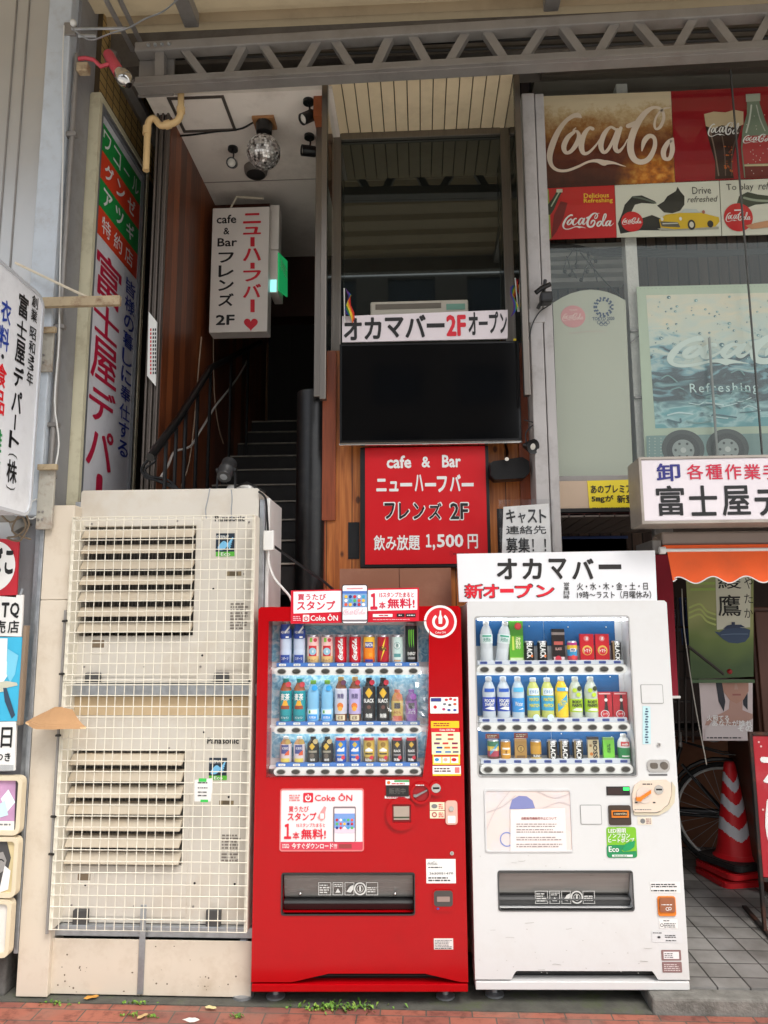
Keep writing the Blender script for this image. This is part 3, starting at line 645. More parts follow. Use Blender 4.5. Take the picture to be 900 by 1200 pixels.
# ================================================================== stairwell
ZC = 4.95
wood_side = planks('side_planks', 1, .11, [(0, (58, 30, 20)), (.45, (104, 54, 30)), (1, (150, 84, 46))], .4)
wood_front = planks('front_planks', 0, .125, [(0, (120, 66, 30)), (.45, (172, 104, 52)), (1, (206, 140, 78))], .45)
XW = -1.55
one('stair_wall', 'red brown plank wall along the stairs', 'wall', MB().box(XW-.06, XW, 4.24, 7.3, 0, ZC, wood_side))
plaster = mat('ceiling_plaster', (230, 222, 212), .9, 0, .05, 3, .1, 50, (170, 158, 146), .5, 2)
t = T('stair_ceiling', 'off white plaster ceiling over the stairs with an access hatch', 'ceiling', (-1, 5, ZC))
t.part('plaster_sheet', MB().box(XW-.1, -.5, 4.05, 6.1, ZC, ZC+.1, plaster))
zf = Face((0, 0, ZC), (1, 0, 0), (0, 1, 0)); hm = mat('hatch_trim', (84, 78, 72), .5, .3)
hp = [U(x, y, Z=ZC) for x, y in ((198, 114), (262, 111), (277, 152), (213, 155))]
x0, x1 = (hp[0].x+hp[3].x)/2, (hp[1].x+hp[2].x)/2; y0, y1 = (hp[0].y+hp[1].y)/2, (hp[2].y+hp[3].y)/2
t.part('hatch_frame', MB().prism(zf, [(x0, y0), (x1, y0), (x1, y1), (x0, y1)], -.008, -.001, hm, [[(x0+.018, y0+.018), (x1-.018, y0+.018), (x1-.018, y1-.018), (x0+.018, y1-.018)]]))
p = U(290, 212, Z=ZC); t.part('seam', MB().box(XW, -.52, p.y-.004, p.y+.004, ZC-.004, ZC-.001, mat('seam_grey', (150, 142, 134), .8)))
one('bulkhead', 'dark red wooden bulkhead strip above the hanging cafe sign', 'beam', MB().box(XW+.001, U(316, 240, Y=5.25).x, 5.25, 5.4, ZC-.22, ZC-.002, mat('dark_red_wood', (84, 44, 30), .45, var=.2, stretch=(1, 10, 10))))
one('rear_bulkhead', 'dark red brown band closing the far end of the stair ceiling', 'beam', MB().box(XW, 1.2, 6.11, 6.3, ZC-.55, ZC+.1, mat('dark_red_wood2', (58, 34, 26), .5, var=.2)))
# stairs
steps = 13; run, rise = .25, .167; Ytop = 6.62; ztop = U(325, 493, Y=Ytop).z
stepm = mat('black_step', (40, 38, 37), .6, var=.25, scale=12); nos = mat('worn_nosing', (168, 160, 148), .55, .2, .25, 20)
t = T('staircase', 'black stairs climbing to the upper floor with worn pale nosings', 'stairs', (-1.1, Ytop-run*6, 0))
for k in range(steps):
    y, z = Ytop-run*k, ztop-rise*k
    if y < 4.2: break
    s = t.part('step', MB().box(XW+.002, -.62, y+.001, y+run if k else 8.9, 0 if k == steps-1 else z-rise-.02, z-.012, stepm))
    t.part('nosing', MB().box(XW+.004, -.622, y-.012, y+.03, z-.0118, z, nos, .003), s)
one('stair_return', 'dark wall at the head of the stairs', 'wall', MB().box(XW, .7, 8.6, 8.7, 0, 6, mat('deep_brown', (30, 22, 18), .7)))
pc = U(310, 440, Y=7.25); one('door_post', 'pale wooden door post at the head of the stairs', 'post', MB().box(pc.x-.02, pc.x+.03, 7.22, 7.29, ztop-.01, 4.6, mat('pale_wood', (176, 140, 104), .5, var=.15, stretch=(8, 8, 1))))
# handrail
t = T('handrail', 'black metal stair railing with thin balusters before the plank wall', 'railing', (-1.45, 5.3, 0))
XR = XW+.1
rp = [U(176, 536, X=XR), U(210, 490, X=XR), U(247, 431, X=XR), U(305, 401, X=XR)]
t.part('rail', MB().tube(rp, .024, blackm, 8))
for px, pt_, pb_ in ((195, 512, 560), (207, 495, 590), (218, 478, 580), (232, 455, 560), (247, 432, 545), (271, 419, 525), (291, 409, 505)):
    a = U(px, pt_, X=XR); t.part('baluster', MB().tube([a, (a.x, a.y, a.z-1.0)], .012, blackm, 6))
one('light_rope', 'white rope light lying slack along the stair railing', 'rope light', MB().tube([U(x, y, X=XW+.03) for x, y in catmull([(188, 560), (197, 545), (204, 530), (216, 526), (224, 522), (233, 508), (242, 493), (253, 475), (267, 458), (280, 440), (291, 420)], 4)], .008, mat('rope_grey', (190, 186, 180), .6), 6))
for i, pp in enumerate((((236, 395), (232, 440), (229, 480), (222, 540), (212, 570)), ((250, 395), (251, 460), (256, 500), (262, 520)))):
    one('slack_rope', ['thin pale cord hanging against the plank wall', 'thin dim cord hanging beside the railing post'][i], 'cord', MB().tube([U(x, y, X=XW+.02) for x, y in catmull(list(pp), 3)], .004, mat('cord_pale', (170, 150, 130), .7), 5))
# disco ball
Yd = U(309, 141, Z=ZC).y; bc = U(309, 178, Y=Yd); br = (U(328.5, 178, Y=Yd).x-U(289.5, 178, Y=Yd).x)/2
t = T('disco_ball', 'silver mirror ball hanging from a black motor under the stair ceiling', 'mirror ball', bc+Vector((0, 0, -br)))
tiles = [mat('mirror_tile_%d' % k, c, rgh, .6, 0) for k, (c, rgh) in enumerate((((225, 222, 218), .2), ((205, 200, 194), .3), ((160, 154, 148), .25), ((240, 238, 235), .4), ((90, 84, 80), .2)))]
mb = MB(); nv = 22
for i in range(nv):
    t0, t1 = PI*i/nv, PI*(i+1)/nv; n = max(4, int(44*math.sin((t0+t1)/2)))
    for j in range(n):
        a, b = 2*PI*j/n, 2*PI*(j+.93)/n; tt = t0+(t1-t0)*.93
        c = Vector((math.sin((t0+tt)/2)*math.cos((a+b)/2), math.sin((t0+tt)/2)*math.sin((a+b)/2), math.cos((t0+tt)/2))); tw = Matrix.Rotation(random.gauss(0, .09), 3, c.orthogonal())
        vs = [tw @ (Vector((math.sin(x)*math.cos(p), math.sin(x)*math.sin(p), math.cos(x)))*br-c*br)+c*br+bc for x, p in ((t0, a), (tt, a), (tt, b), (t0, b))]
        mb.add(vs, [(0, 1, 2, 3)], random.choice(tiles[:3]+tiles[:4]+tiles[4:]))
t.part('mirror_tiles', mb)
t.part('core', MB().sphere(bc, br*.965, mat('ball_core', (60, 56, 52), .5), 20, 12))
mp_ = U(309, 142, Z=ZC); top = Vector((bc.x, bc.y, ZC))
t.part('mount_board', MB().box(bc.x-.07, bc.x+.07, bc.y-.05, bc.y+.07, ZC-.02, ZC-.001, mat('raw_wood', (150, 106, 66), .6, var=.15, stretch=(10, 1, 10))))
t.part('motor', MB().lathe((bc.x, bc.y, ZC-.021), [(.05, 0), (.055, .01), (.05, .07), (.02, .085)], blackm, (0, 0, -1), 16))
t.part('chain', MB().tube([(bc.x, bc.y, ZC-.1), (bc.x, bc.y, bc.z+br)], .006, steel, 6))
one('ceiling_wire', 'dark wire running across the stair ceiling to the mirror ball', 'wire', MB().tube([U(x, y, Z=ZC-.008) for x, y in catmull([(198, 160), (225, 158), (255, 154), (270, 153), (285, 150), (296, 144), (304, 141)], 4)], .006, blackm, 5))
p = U(300, 197, Z=ZC); p.y -= .1; t = T('ceiling_speaker', 'round dark ceiling speaker behind the mirror ball', 'speaker', (p.x, p.y+.1, ZC-.06))
t.part('body', MB().lathe((p.x, p.y+.1, ZC-.001), [(.085, 0), (.08, .035), (.07, .05)], mat('grey_plastic', (110, 104, 98), .5), (0, 0, -1), 20)); t.part('grille', MB().lathe((p.x, p.y+.1, ZC-.052), [(.066, 0), (.05, .012), (.001, .018)], dark, (0, 0, -1), 20))
def spot(px, py, z, dirv, lab, base=True, r=.035, ln=.1, Y=None):
    p = U(px, py, Z=ZC-.12) if Y is None else U(px, py, Y=Y); d = Vector(dirv).normalized()
    t = T('spotlight', lab, 'spotlight', p, 0, 'black spotlights on the stair ceiling')
    t.part('can', MB().lathe(p-d*ln/2, [(r*.8, 0), (r, .012), (r, ln), (r*.86, ln), (r*.84, ln-.012)], blackm, d, 16)); t.part('lens', MB().lathe(p+d*(ln/2-.013), [(r*.84, 0), (r*.5, .006), (.001, .008)], mat('lamp_lens', (200, 196, 186), .2), d, 14))
    t.part('stem', MB().tube([p, (p.x+.01, p.y, p.z+.06), (p.x, p.y+.01, ZC-.02)], .006, blackm, 6)); t.part('ceiling_rose', MB().lathe((p.x, p.y+.01, ZC-.001), [(.034, 0), (.034, .02)], blackm, (0, 0, -1), 14))
spot(272, 191, 0, (.15, -1, -.6), 'small black spotlight between the hatch and the mirror ball')
spot(361, 137, 0, (-.7, -.5, -.7), 'black spotlight tipped down on a bracket by the steel post'); spot(362, 177, 0, (-1, -.4, -.1), 'black spotlight lying level behind the steel post')
one('ceiling_edge_trim', 'brown wooden strip along the stair ceiling by the steel post', 'trim', MB().box(-.62, -.55, 4.1, 6.1, ZC-.14, ZC-.002, mat('orange_wood', (140, 74, 38), .45, var=.15)))
# hanging cafe sign
Ys = 4.95; f = YF(Ys); a = f.rect(247, 243, 314.5, 389)
t = T('hanging_sign', 'white box sign with a red heart hanging over the stairs', 'sign', f.at((a[0]+a[2])/2, a[1]))
ws = mat('warm_white_sign', (224, 216, 208), .4, 0, .03)
t.part('box', MB().fbox(f, a[0], a[1], a[2], a[3], -.12, 0, ws, .004)); l = L(t, f); k_ = ink((24, 22, 22)); r_ = ink((206, 24, 44))
l.t('cafe', 254, 252, 277, 262, k_, .03); l.t('&', 262, 267, 269, 275, k_, .03); l.t('Bar', 255, 279, 278, 289, k_, .03)
for c, y0, y1, b in (('フ', 296, 308, .04), ('レ', 311, 325, .04), ('ン', 328, 341, .04), ('ズ', 344, 359, .04)): l.t(c, 256, y0, 274, y1, k_, b)
l.t('2F', 253, 369, 275, 381, k_, .045)
for c, y0, y1 in (('ニ', 250, 262), ('ュ', 266, 275), ('ハ', 291, 306), ('フ', 317, 330), ('バ', 333, 349)): l.t(c, 285, y0, 306, y1, r_, .045)
for y0, y1 in ((278, 289), (308, 315), (351, 366)): l.poly([(293.5, y0), (298.5, y0), (298.5, y1), (293.5, y1)], r_)
l.poly([(294+8.2*math.sin(R(a))**3*1, 379.5-(6.5*math.cos(R(a))-2.6*math.cos(R(2*a))-1*math.cos(R(3*a))-.5*math.cos(R(4*a)))) for a in range(0, 360, 12)], r_); l.done()
t.part('hanger', MB().tube([f.at(a[0]+.1, a[3], -.06), f.at(a[0]+.16, a[3]+.12, -.06), f.at(a[2]-.06, a[3]+.1, -.06)], .008, mat('rope', (200, 190, 170), .8), 6))
# white boxes and the green exit light beside it
f2 = YF(5.02); a = f2.rect(316, 240, 327, 292); t = T('exit_sign', 'white emergency exit light with a green glowing face, beside the hanging sign', 'exit light', f2.at(a[0], f2.rect(316, 300, 330, 350)[1]))
a2 = f2.rect(316, 293, 326, 343); e = mat('exit_green', (40, 190, 110), .4, emit=.22, var=0)
t.part('upper_box', MB().fbox(f2, a[0], a[1], a[2], a[3], -.1, 0, ws, .004)); t.part('housing', MB().fbox(f2, a2[0], a2[1], a2[2], a2[3], -.2, 0, ws, .004))
g = [U(327, 296, Y=5.02), U(337, 306, Y=5.25), U(337, 348, Y=5.25), U(327, 340, Y=5.02)]
t.part('green_face', MB().add(g+[p+Vector((-.01, 0, 0)) for p in g], [(0, 1, 2, 3), (4, 5, 6, 7), (0, 1, 5, 4), (1, 2, 6, 5), (2, 3, 7, 6), (3, 0, 4, 7)], e))
fx = Face(g[0]+Vector((.003, 0, 0)), g[1]*Vector((1, 1, 0))-g[0]*Vector((1, 1, 0)))
l = L(t, fx, .003); l.t('非常口', 328, 309, 336, 322, WHITE, .02); l.done()
a3 = f2.rect(317, 328, 324, 342); t.part('lamp_window', MB().fbox(f2, a3[0], a3[1], a3[2], a3[3], .001, .004, mat('lamp_cyan', (150, 230, 225), .4, emit=.7, var=0)))
# ================================================================== glass bay over the wood front
YB, YG = 4.02, 4.52
xl, xr = U(384, 100, Y=YB).x, U(602, 92, Y=YB).x
zs = (U(383, 96, Y=YB).z+U(602, 88, Y=YB).z)/2
t = T('glass_bay', 'tall steel framed show window bay under a cream slatted soffit', 'show window', ((xl+xr)/2, YG, 3.3))
cs = mat('cream_slat', (224, 206, 172), .6, 0, .05, 4, dirt=(150, 132, 104), damt=.3); n = 14; sf = MB()
for k in range(n):
    a = xl+(xr-xl)*k/n; sf.box(a+.003, a+(xr-xl)/n-.003, YB, YG+.01, zs, zs+.02, cs, .003)
t.part('slatted_soffit', sf)
t.part('soffit_board', MB().box(xl, xr, YB, YG+.01, zs+.021, zs+.03, dark))
gl = bpy.data.materials.new('dark_reflecting_glass'); gl.use_nodes = True; b = gl.node_tree.nodes['Principled BSDF']
b.inputs['Base Color'].default_value = (.008, .009, .008, 1); b.inputs['Roughness'].default_value = .02; b.inputs['IOR'].default_value = 1.9; b.inputs['Specular Tint'].default_value = (.82, .9, .84, 1)
t.part('pane', MB().quad((xl, YG, 3.3), (xr, YG, 3.3), (xr, YG, zs), (xl, YG, zs), gl))
cg = glass('clear_glass', (225, 232, 228))
t.part('side_pane', MB().quad((xl, YB, 3.3), (xl, YG, 3.3), (xl, YG, zs), (xl, YB, zs), cg))
t.part('side_pane', MB().quad((xr, YG, 3.3), (xr, YB, 3.3), (xr, YB, zs), (xr, YG, zs), cg))
zb_ = U(500, 405, Y=4.2).z
for x, y, w in ((xl-.035, YB, .035), (xr, YB, .035), (xl-.02, YG-.02, .05), (xr-.03, YG-.02, .05)): t.part('mullion', MB().box(x, x+w, y, y+.045, 3.0, zs+.04, bsteel, .004))
t.part('head_rail', MB().box(xl+.03, xr-.03, YG-.03, YG-.001, zs-.05, zs-.001, bsteel, .004))
# steel post and black pipe column
p0, p1 = U(369, 300, Y=4.2).x, U(379.5, 300, Y=4.2).x; zp = U(375, 455, Y=4.2).z
one('steel_post', 'slim brushed steel post standing on the black pipe column', 'post', MB().box(p0, p1, 4.2, 4.24, zp-.05, zs+.1, bsteel, .004))
pc0, pc1 = U(344, 560, Y=4.25), U(381, 560, Y=4.25); r0 = (pc1.x-pc0.x)/2; zt_ = U(362, 455, Y=4.25).z
one('pipe_column', 'fat black pipe column beside the stairs', 'column', MB().lathe(((pc0.x+pc1.x)/2, 4.25+r0, 0), [(r0, 0), (r0, zt_-.005), (r0-.006, zt_)], mat('black_gloss', (20, 20, 21), .3, 0, .2, 5, dirt=(70, 66, 62), damt=.25, dscale=20), n=36))
# wood front
YWf = 4.3; x0, x1 = U(382, 540, Y=YWf).x, U(622, 540, Y=YWf).x
t = T('wood_front', 'orange brown knotty plank front below the show window', 'wall', ((x0+x1)/2, YWf, 0))
def knots(tt, co):
    sp = N(tt, 'ShaderNodeSeparateXYZ'); tt.links.new(co, sp.inputs[0]); d = N(tt, 'ShaderNodeMath', operation='DIVIDE'); tt.links.new(sp.outputs[0], d.inputs[0]); d.inputs[1].default_value = .15
    fl = N(tt, 'ShaderNodeMath', operation='FLOOR'); tt.links.new(d.outputs[0], fl.inputs[0]); fz = N(tt, 'ShaderNodeMath', operation='FRACT'); tt.links.new(d.outputs[0], fz.inputs[0])
    wn = N(tt, 'ShaderNodeTexWhiteNoise', noise_dimensions='1D'); tt.links.new(fl.outputs[0], wn.inputs['W'])
    mp = N(tt, 'ShaderNodeMapping'); mp.inputs['Scale'].default_value = (30, 10, 1.6); tt.links.new(co, mp.inputs[0]); av = N(tt, 'ShaderNodeVectorMath', operation='ADD'); tt.links.new(mp.outputs[0], av.inputs[0]); tt.links.new(wn.outputs['Color'], av.inputs[1])
    nz = N(tt, 'ShaderNodeTexNoise'); nz.inputs['Scale'].default_value = 1.5; nz.inputs['Detail'].default_value = 7; nz.inputs['Distortion'].default_value = .6; tt.links.new(av.outputs[0], nz.inputs['Vector'])
    c = cramp(tt, nz.outputs['Fac'], [(.25, (128, 66, 28)), (.5, (176, 102, 46)), (.75, (204, 132, 66))])
    mq = N(tt, 'ShaderNodeMapping'); mq.inputs['Scale'].default_value = (1.3, 1, .75); tt.links.new(co, mq.inputs[0])
    vo = N(tt, 'ShaderNodeTexVoronoi'); vo.inputs['Scale'].default_value = 8; tt.links.new(mq.outputs[0], vo.inputs['Vector'])
    lt = N(tt, 'ShaderNodeMapRange'); lt.inputs['From Min'].default_value = .1; lt.inputs['From Max'].default_value = .17; lt.inputs['To Min'].default_value = .85; lt.inputs['To Max'].default_value = 0; tt.links.new(vo.outputs['Distance'], lt.inputs['Value'])
    m1 = N(tt, 'ShaderNodeMix', data_type='RGBA'); tt.links.new(lt.outputs[0], m1.inputs['Factor']); tt.links.new(c, m1.inputs['A']); m1.inputs['B'].default_value = (*lin((62, 30, 14)), 1)
    l2 = N(tt, 'ShaderNodeMath', operation='LESS_THAN'); tt.links.new(fz.outputs[0], l2.inputs[0]); l2.inputs[1].default_value = .03
    m2 = N(tt, 'ShaderNodeMix', data_type='RGBA'); tt.links.new(l2.outputs[0], m2.inputs['Factor']); tt.links.new(m1.outputs['Result'], m2.inputs['A']); m2.inputs['B'].default_value = (*lin((40, 20, 10)), 1)
    return m2.outputs['Result']
wf = ramp_mat('knotty_planks', knots, .4)
t.part('plank_face', MB().box(x0, x1-.07, YWf, YWf+.04, 0, zb_+.02, wf)); rw = mat('reddish_wood', (138, 66, 32), .4, var=.18, stretch=(14, 14, 1))
t.part('corner_board', MB().box(x1-.069, x1+.01, YWf-.03, YWf+.3, 0, zb_+.03, rw)); t.part('edge_board', MB().box(x0-.02, x0+.06, YWf-.02, YWf-.001, U(390, 610, Y=YWf).z, zb_+.01, rw))
t.part('ledge', MB().box(x0, x1-.07, YWf+.041, YG+.1, zb_-.03, zb_+.005, dark)); t.part('side_board', MB().box(x0-.021, x0-.001, YWf, YG+.1, 0, zb_+.02, rw))
f = YF(YWf-.004); 
for a, b, c, d in ((408, 612, 421, 655), (583, 596, 592, 650)):
    q = f.rect(a, b, c, d); t.part('slot', MB().fbox(f, q[0], q[1], q[2], q[3], -.0035, 0, blackm))
# indoor air conditioner on the ledge behind the banner
f = YF(4.42); a = f.rect(434, 352, 549, 380); t = T('wall_air_conditioner', 'white indoor air conditioner behind the banner', 'air conditioner', f.at((a[0]+a[2])/2, a[1]))
t.part('body', MB().fbox(f, a[0], a[1], a[2], a[3], -.09, 0, mat('ac_white', (205, 198, 182), .4, var=.03), .01)); q = f.rect(440, 356, 517, 362); t.part('intake', MB().fbox(f, q[0], q[1], q[2], q[3], .001, .004, mat('intake_grey', (120, 112, 100), .6)))
l = L(t, f, .002); l.rect(523, 356, 545, 363, ink((120, 170, 150))); l.done('sticker')
# banner
f = YF(4.16); bp = [f.px(*p) for p in ((401, 401), (595, 396.5), (595, 363), (401, 370.5))]
t = T('banner', 'long white banner with black and red writing above the television', 'banner', f.at((bp[0][0]+bp[1][0])/2, bp[0][1]))
t.part('sheet', MB().prism(f, bp, -.012, 0, mat('banner_white', (228, 218, 222), .5, 0, .03, 4))); 
l = L(t, f)
th = (bp[1][1]-bp[0][1])/(bp[1][0]-bp[0][0])
def bch(c, x0, y0, x1, y1, m, b): l.t(c, x0, y0, x1, y1, m, b)
for c, x0, y0, x1, y1 in (('オ', 403, 373, 424, 399), ('カ', 427, 372, 447, 398), ('マ', 451, 372, 473, 396), ('バ', 475, 369, 499, 396), ('オ', 549, 366, 560, 393), ('プ', 573, 365, 584, 391), ('ン', 586, 367, 594, 391)): bch(c, x0, y0, x1, y1, k_, .05)
l.rect(500, 379, 521, 384, k_); l.rect(561, 377, 571.5, 381, k_)
l.t('2F', 523, 369, 546, 394, ink((210, 24, 44)), .06); l.done()
# rainbow flags
for px, py, s, lab in ((404, 368, 1, 'small rainbow flag on a stick at the stair end of the banner'), (607, 356, -1, 'small rainbow flag on a stick beside the pale pillar')):
    p = U(px, py, Y=4.14); t = T('rainbow_flag', lab, 'flag', p, 0, 'rainbow flags on the banner')
    st = [p+Vector((0, 0, -.05)), p+Vector((-.004*s, 0, .16)) if s > 0 else p+Vector((-.012, 0, .16))]; t.part('stick', MB().tube(st, .004, whitep, 6)); mb = MB(); n = 6
    for i, c in enumerate(((206, 40, 40), (226, 130, 40), (226, 206, 60), (60, 140, 70), (50, 70, 160), (90, 50, 120))[::(1 if s < 0 else -1)]):
        m = mat('flag_%d%d%d' % c, c, .8, var=.05)
        for j in range(4):
            def q(a, b_): return st[1]+Vector((.008+.085*a*.5*(1 if s > 0 else -.75)+.014*math.sin(b_*6+a*4), .03*math.sin(a*5+b_*3), -.16*b_-.05*a*(1-b_)*0-.07*a))
            mb.quad(q(i/n, j/4), q((i+1)/n, j/4), q((i+1)/n, (j+1)/4), q(i/n, (j+1)/4), m)
    t.part('cloth', mb)
# television
f = Face(U(503, 517, Y=4.17), (1, .012, 0), (0, -.03, 1)); a = f.rect(398, 401, 610, 519.5)
t = T('television', 'large black flat television mounted on the plank front', 'television', f.at((a[0]+a[2])/2, a[1]))
t.part('back_shell', MB().fbox(f, a[0]+.02, a[1]+.02, a[2]-.02, a[3]-.02, -.09, -.031, blackm, .01)); t.part('bezel', MB().fbox(f, a[0], a[1], a[2], a[3], -.03, 0, mat('tv_black', (14, 14, 15), .25, var=0), .004))
scr = mat('tv_screen', (7, 7, 8), .05, var=.3, scale=2, spec=.4); t.part('screen', MB().fbox(f, a[0]+.014, a[1]+.022, a[2]-.014, a[3]-.014, .0005, .002, scr)); t.part('lower_edge', MB().fbox(f, a[0]-.002, a[1]-.006, a[2]+.002, a[1]+.008, -.028, .006, chrome, .003))
t.part('bracket', MB().fbox(f, -.1, a[1]+.1, .1, a[3]-.15, -.13, -.0905, blackm))
q = f.rect(602, 397, 605, 401); t.part('yellow_tag', MB().fbox(f, q[0], a[3]+.0005, q[2], a[3]+.012, -.02, 0, ink((230, 200, 40))))
# red cafe sign
f = YF(4.24); a = f.rect(422, 523, 574, 665); b = f.rect(428, 524, 570, 661)
t = T('cafe_board', 'red illuminated sign board with white writing in a black frame, below the television', 'sign', f.at((a[0]+a[2])/2, a[1]))
t.part('frame', MB().fbox(f, a[0], a[1], a[2], a[3], -.058, 0, blackm, .004)); t.part('panel', MB().fbox(f, b[0], b[1], b[2], b[3], .0005, .006, mat('sign_red', (208, 14, 26), .3, var=.02)))
l = L(t, f.off(.006)); 
l.t('cafe', 453, 534, 482, 549, WHITE, .05); l.t('&', 494, 535, 504, 548, WHITE, .05); l.t('Bar', 518, 533, 540, 548, WHITE, .05)
for c, x0, y0, x1, y1 in (('ニ', 441, 561, 453, 576), ('ュ', 456, 564, 467, 576), ('ハ', 486, 556, 496, 576), ('フ', 512, 558, 524, 577), ('バ', 527, 556, 540, 576)): l.t(c, x0, y0, x1, y1, WHITE, .06)
for x0, x1 in ((469, 483), (498, 511), (541, 555)): l.rect(x0, 566, x1, 570, WHITE)
for c, x0, x1 in (('フ', 450, 463), ('レ', 467, 480), ('ン', 484, 498), ('ズ', 502, 518), ('2F', 527, 549)):
    l.t(c, x0-.8, 588.2, x1+.8, 609.8, WHITE, .075, lv=1); l.t(c, x0+.6, 589.5, x1-.6, 608.5, BLACK, .035, lv=2)
l.t('飲み放題', 438, 627, 492, 645, WHITE, .045); l.t('１', 499, 626, 505.5, 641.5, WHITE, .06); l.t(',', 507, 638, 510, 645, WHITE, .05); l.t('500', 512, 626, 543, 641.5, WHITE, .05); l.t('円', 548, 626, 560, 643, WHITE, .05); l.t('ⓒ', 527, 646, 531, 652, ink((150, 10, 20)), .0); l.lines(531, 647, 553, 651, 1, ink((150, 10, 20))); l.done()
# speaker and clamp lights on the wood front
f = YF(4.16); 
t = T('wall_speaker', 'black wedge shaped wall speaker beside the red cafe sign', 'speaker', U(598, 562, Y=4.16))
o = [f.px(*p) for p in ((574, 543), (578, 540), (612, 535), (620, 540), (621, 553), (614, 560), (580, 562), (575, 557))]; t.part('cabinet', MB().prism(f, o, -.1, -.01, blackm)); t.part('grille_cloth', MB().prism(f, [(p[0]*.985+.01, p[1]*.985+.038) for p in o], -.009, 0, mat('speaker_cloth', (26, 26, 27), .9, bump=.4, bscale=300)))
t.part('mount', MB().tube([U(592, 522, Y=4.26), U(594, 530, Y=4.2), U(594, 538, Y=4.12)], .012, chrome, 8))
t = T('clamp_spotlight', 'black clip-on spotlight hanging under the television corner', 'spotlight', U(622, 523, Y=4.05)); p = U(621, 523, Y=4.08); d = Vector((.45, -.7, -.25)).normalized()
t.part('reflector', MB().lathe(p-d*.03, [(.012, -.02), (.022, 0), (.04, .05), (.043, .06), (.036, .056)], blackm, d, 18)); t.part('lens', MB().lathe(p+d*.022, [(.035, 0), (.001, .008)], mat('lamp_lens', (200, 196, 186), .2), d, 16))
t.part('cord', MB().tube([U(x, y, Y=4.1) for x, y in catmull([(617, 520), (616, 508), (622, 500), (626, 496), (614, 492)], 3)], .004, blackm, 5))
t = T('clamp_spotlight', 'black clip-on work light fixed to the pale pillar near the rainbow flag', 'spotlight', U(637, 345, Y=4.0)); p = U(640, 349, Y=4.0)
t.part('head', MB().box(p.x-.035, p.x+.035, 3.97, 4.04, p.z-.035, p.z+.03, blackm, .012)); t.part('jaw', MB().tube([U(628, 343, Y=4.0), U(634, 338, Y=4.0), U(645, 333, Y=4.0)], .014, blackm, 8)); t.part('handle', MB().tube([U(630, 362, Y=4.05), U(636, 350, Y=4.02), U(639, 328, Y=4.02)], .01, blackm, 8))
t.part('cord', MB().tube([U(x, y, Y=4.06) for x, y in catmull([(646, 356), (640, 360), (632, 366), (624, 380), (620, 398)], 4)], .004, blackm, 5))
# brown box behind the machines and the paper notice
f = YF(3.98); a = f.rect(398, 666, 529, 720); t = T('brown_box', 'wide translucent brown storage box standing behind the red machine', 'box', f.at((a[0]+a[2])/2, 1.5)); bb = mat('brown_plastic', (140, 96, 74), .35, 0, .06, 3, dirt=(170, 128, 104), damt=.5)
mid = (a[0]+a[2])/2+.02
t.part('front_sheet', MB().fbox(f, a[0], 1.2, mid, a[3], -.01, 0, bb)); t.part('second_sheet', MB().fbox(f, mid+.003, 1.2, a[2], a[3], -.012, -.002, bb)); t.part('body', MB().fbox(f, a[0]+.01, 1.2, a[2]-.01, a[3]-.01, -.2, -.013, bb))
f = YF(4.02); t = T('paper_notice', 'white paper notice under crumpled plastic film on the pale pillar', 'notice', U(616, 650, Y=4.02)); o = [f.px(*p) for p in ((588, 655), (646, 655), (643, 590), (590, 594))]
t.part('sheet', MB().prism(f, o, -.006, 0, mat('paper_white', (226, 224, 220), .7, var=.03))); l = L(t, f); kk = ink((24, 24, 24))
for c, x0, x1, y0, y1 in (('キ', 593, 604, 597, 613), ('ャ', 607, 616, 601, 613), ('ス', 618, 629, 597, 613), ('ト', 632, 640, 597, 613)): l.t(c, x0, y0, x1, y1, kk, .04)
l.t('連絡先', 593, 616, 640, 626, kk, .03); l.t('募集！！', 593, 630, 640, 648, kk, .035); l.done()
pl = glass('plastic_film', (240, 241, 242), .8, .2); mb = MB(); q = f.rect(585, 586, 649, 660); nx, ny = 9, 9
g = [[f.at(q[0]+(q[2]-q[0])*i/nx, q[1]+(q[3]-q[1])*j/ny, .012+.012*random.random()) for i in range(nx+1)] for j in range(ny+1)]
for j in range(ny):
    for i in range(nx): mb.quad(g[j][i], g[j][i+1], g[j+1][i+1], g[j+1][i], pl)
t.part('plastic_film', mb)
# ================================================================== pale pillar
YPi = 4.08; x0, x1 = U(611, 100, Y=YPi).x, U(637, 100, Y=YPi).x; pm = mat('pale_pillar_paint', (176, 172, 170), .5, .15, .06, 3, .05, 20, (126, 118, 112), .6, 5)
t = T('pillar', 'pale grey painted steel pillar between the wood front and the window', 'pillar', ((x0+x1)/2, YPi, 0))
xm = x0+(x1-x0)*.58
t.part('main_shaft', MB().box(x0, xm-.003, YPi, YPi+.22, 0, zc0-.001, pm, .005)); t.part('side_shaft', MB().box(xm+.003, x1, YPi+.008, YPi+.22, 0, zc0-.001, pm, .005)); t.part('patch_plate', MB().box(x0-.004, xm+.01, YPi-.004, YPi+.1, U(625, 378, Y=YPi).z, U(625, 362, Y=YPi).z, pm, .002))
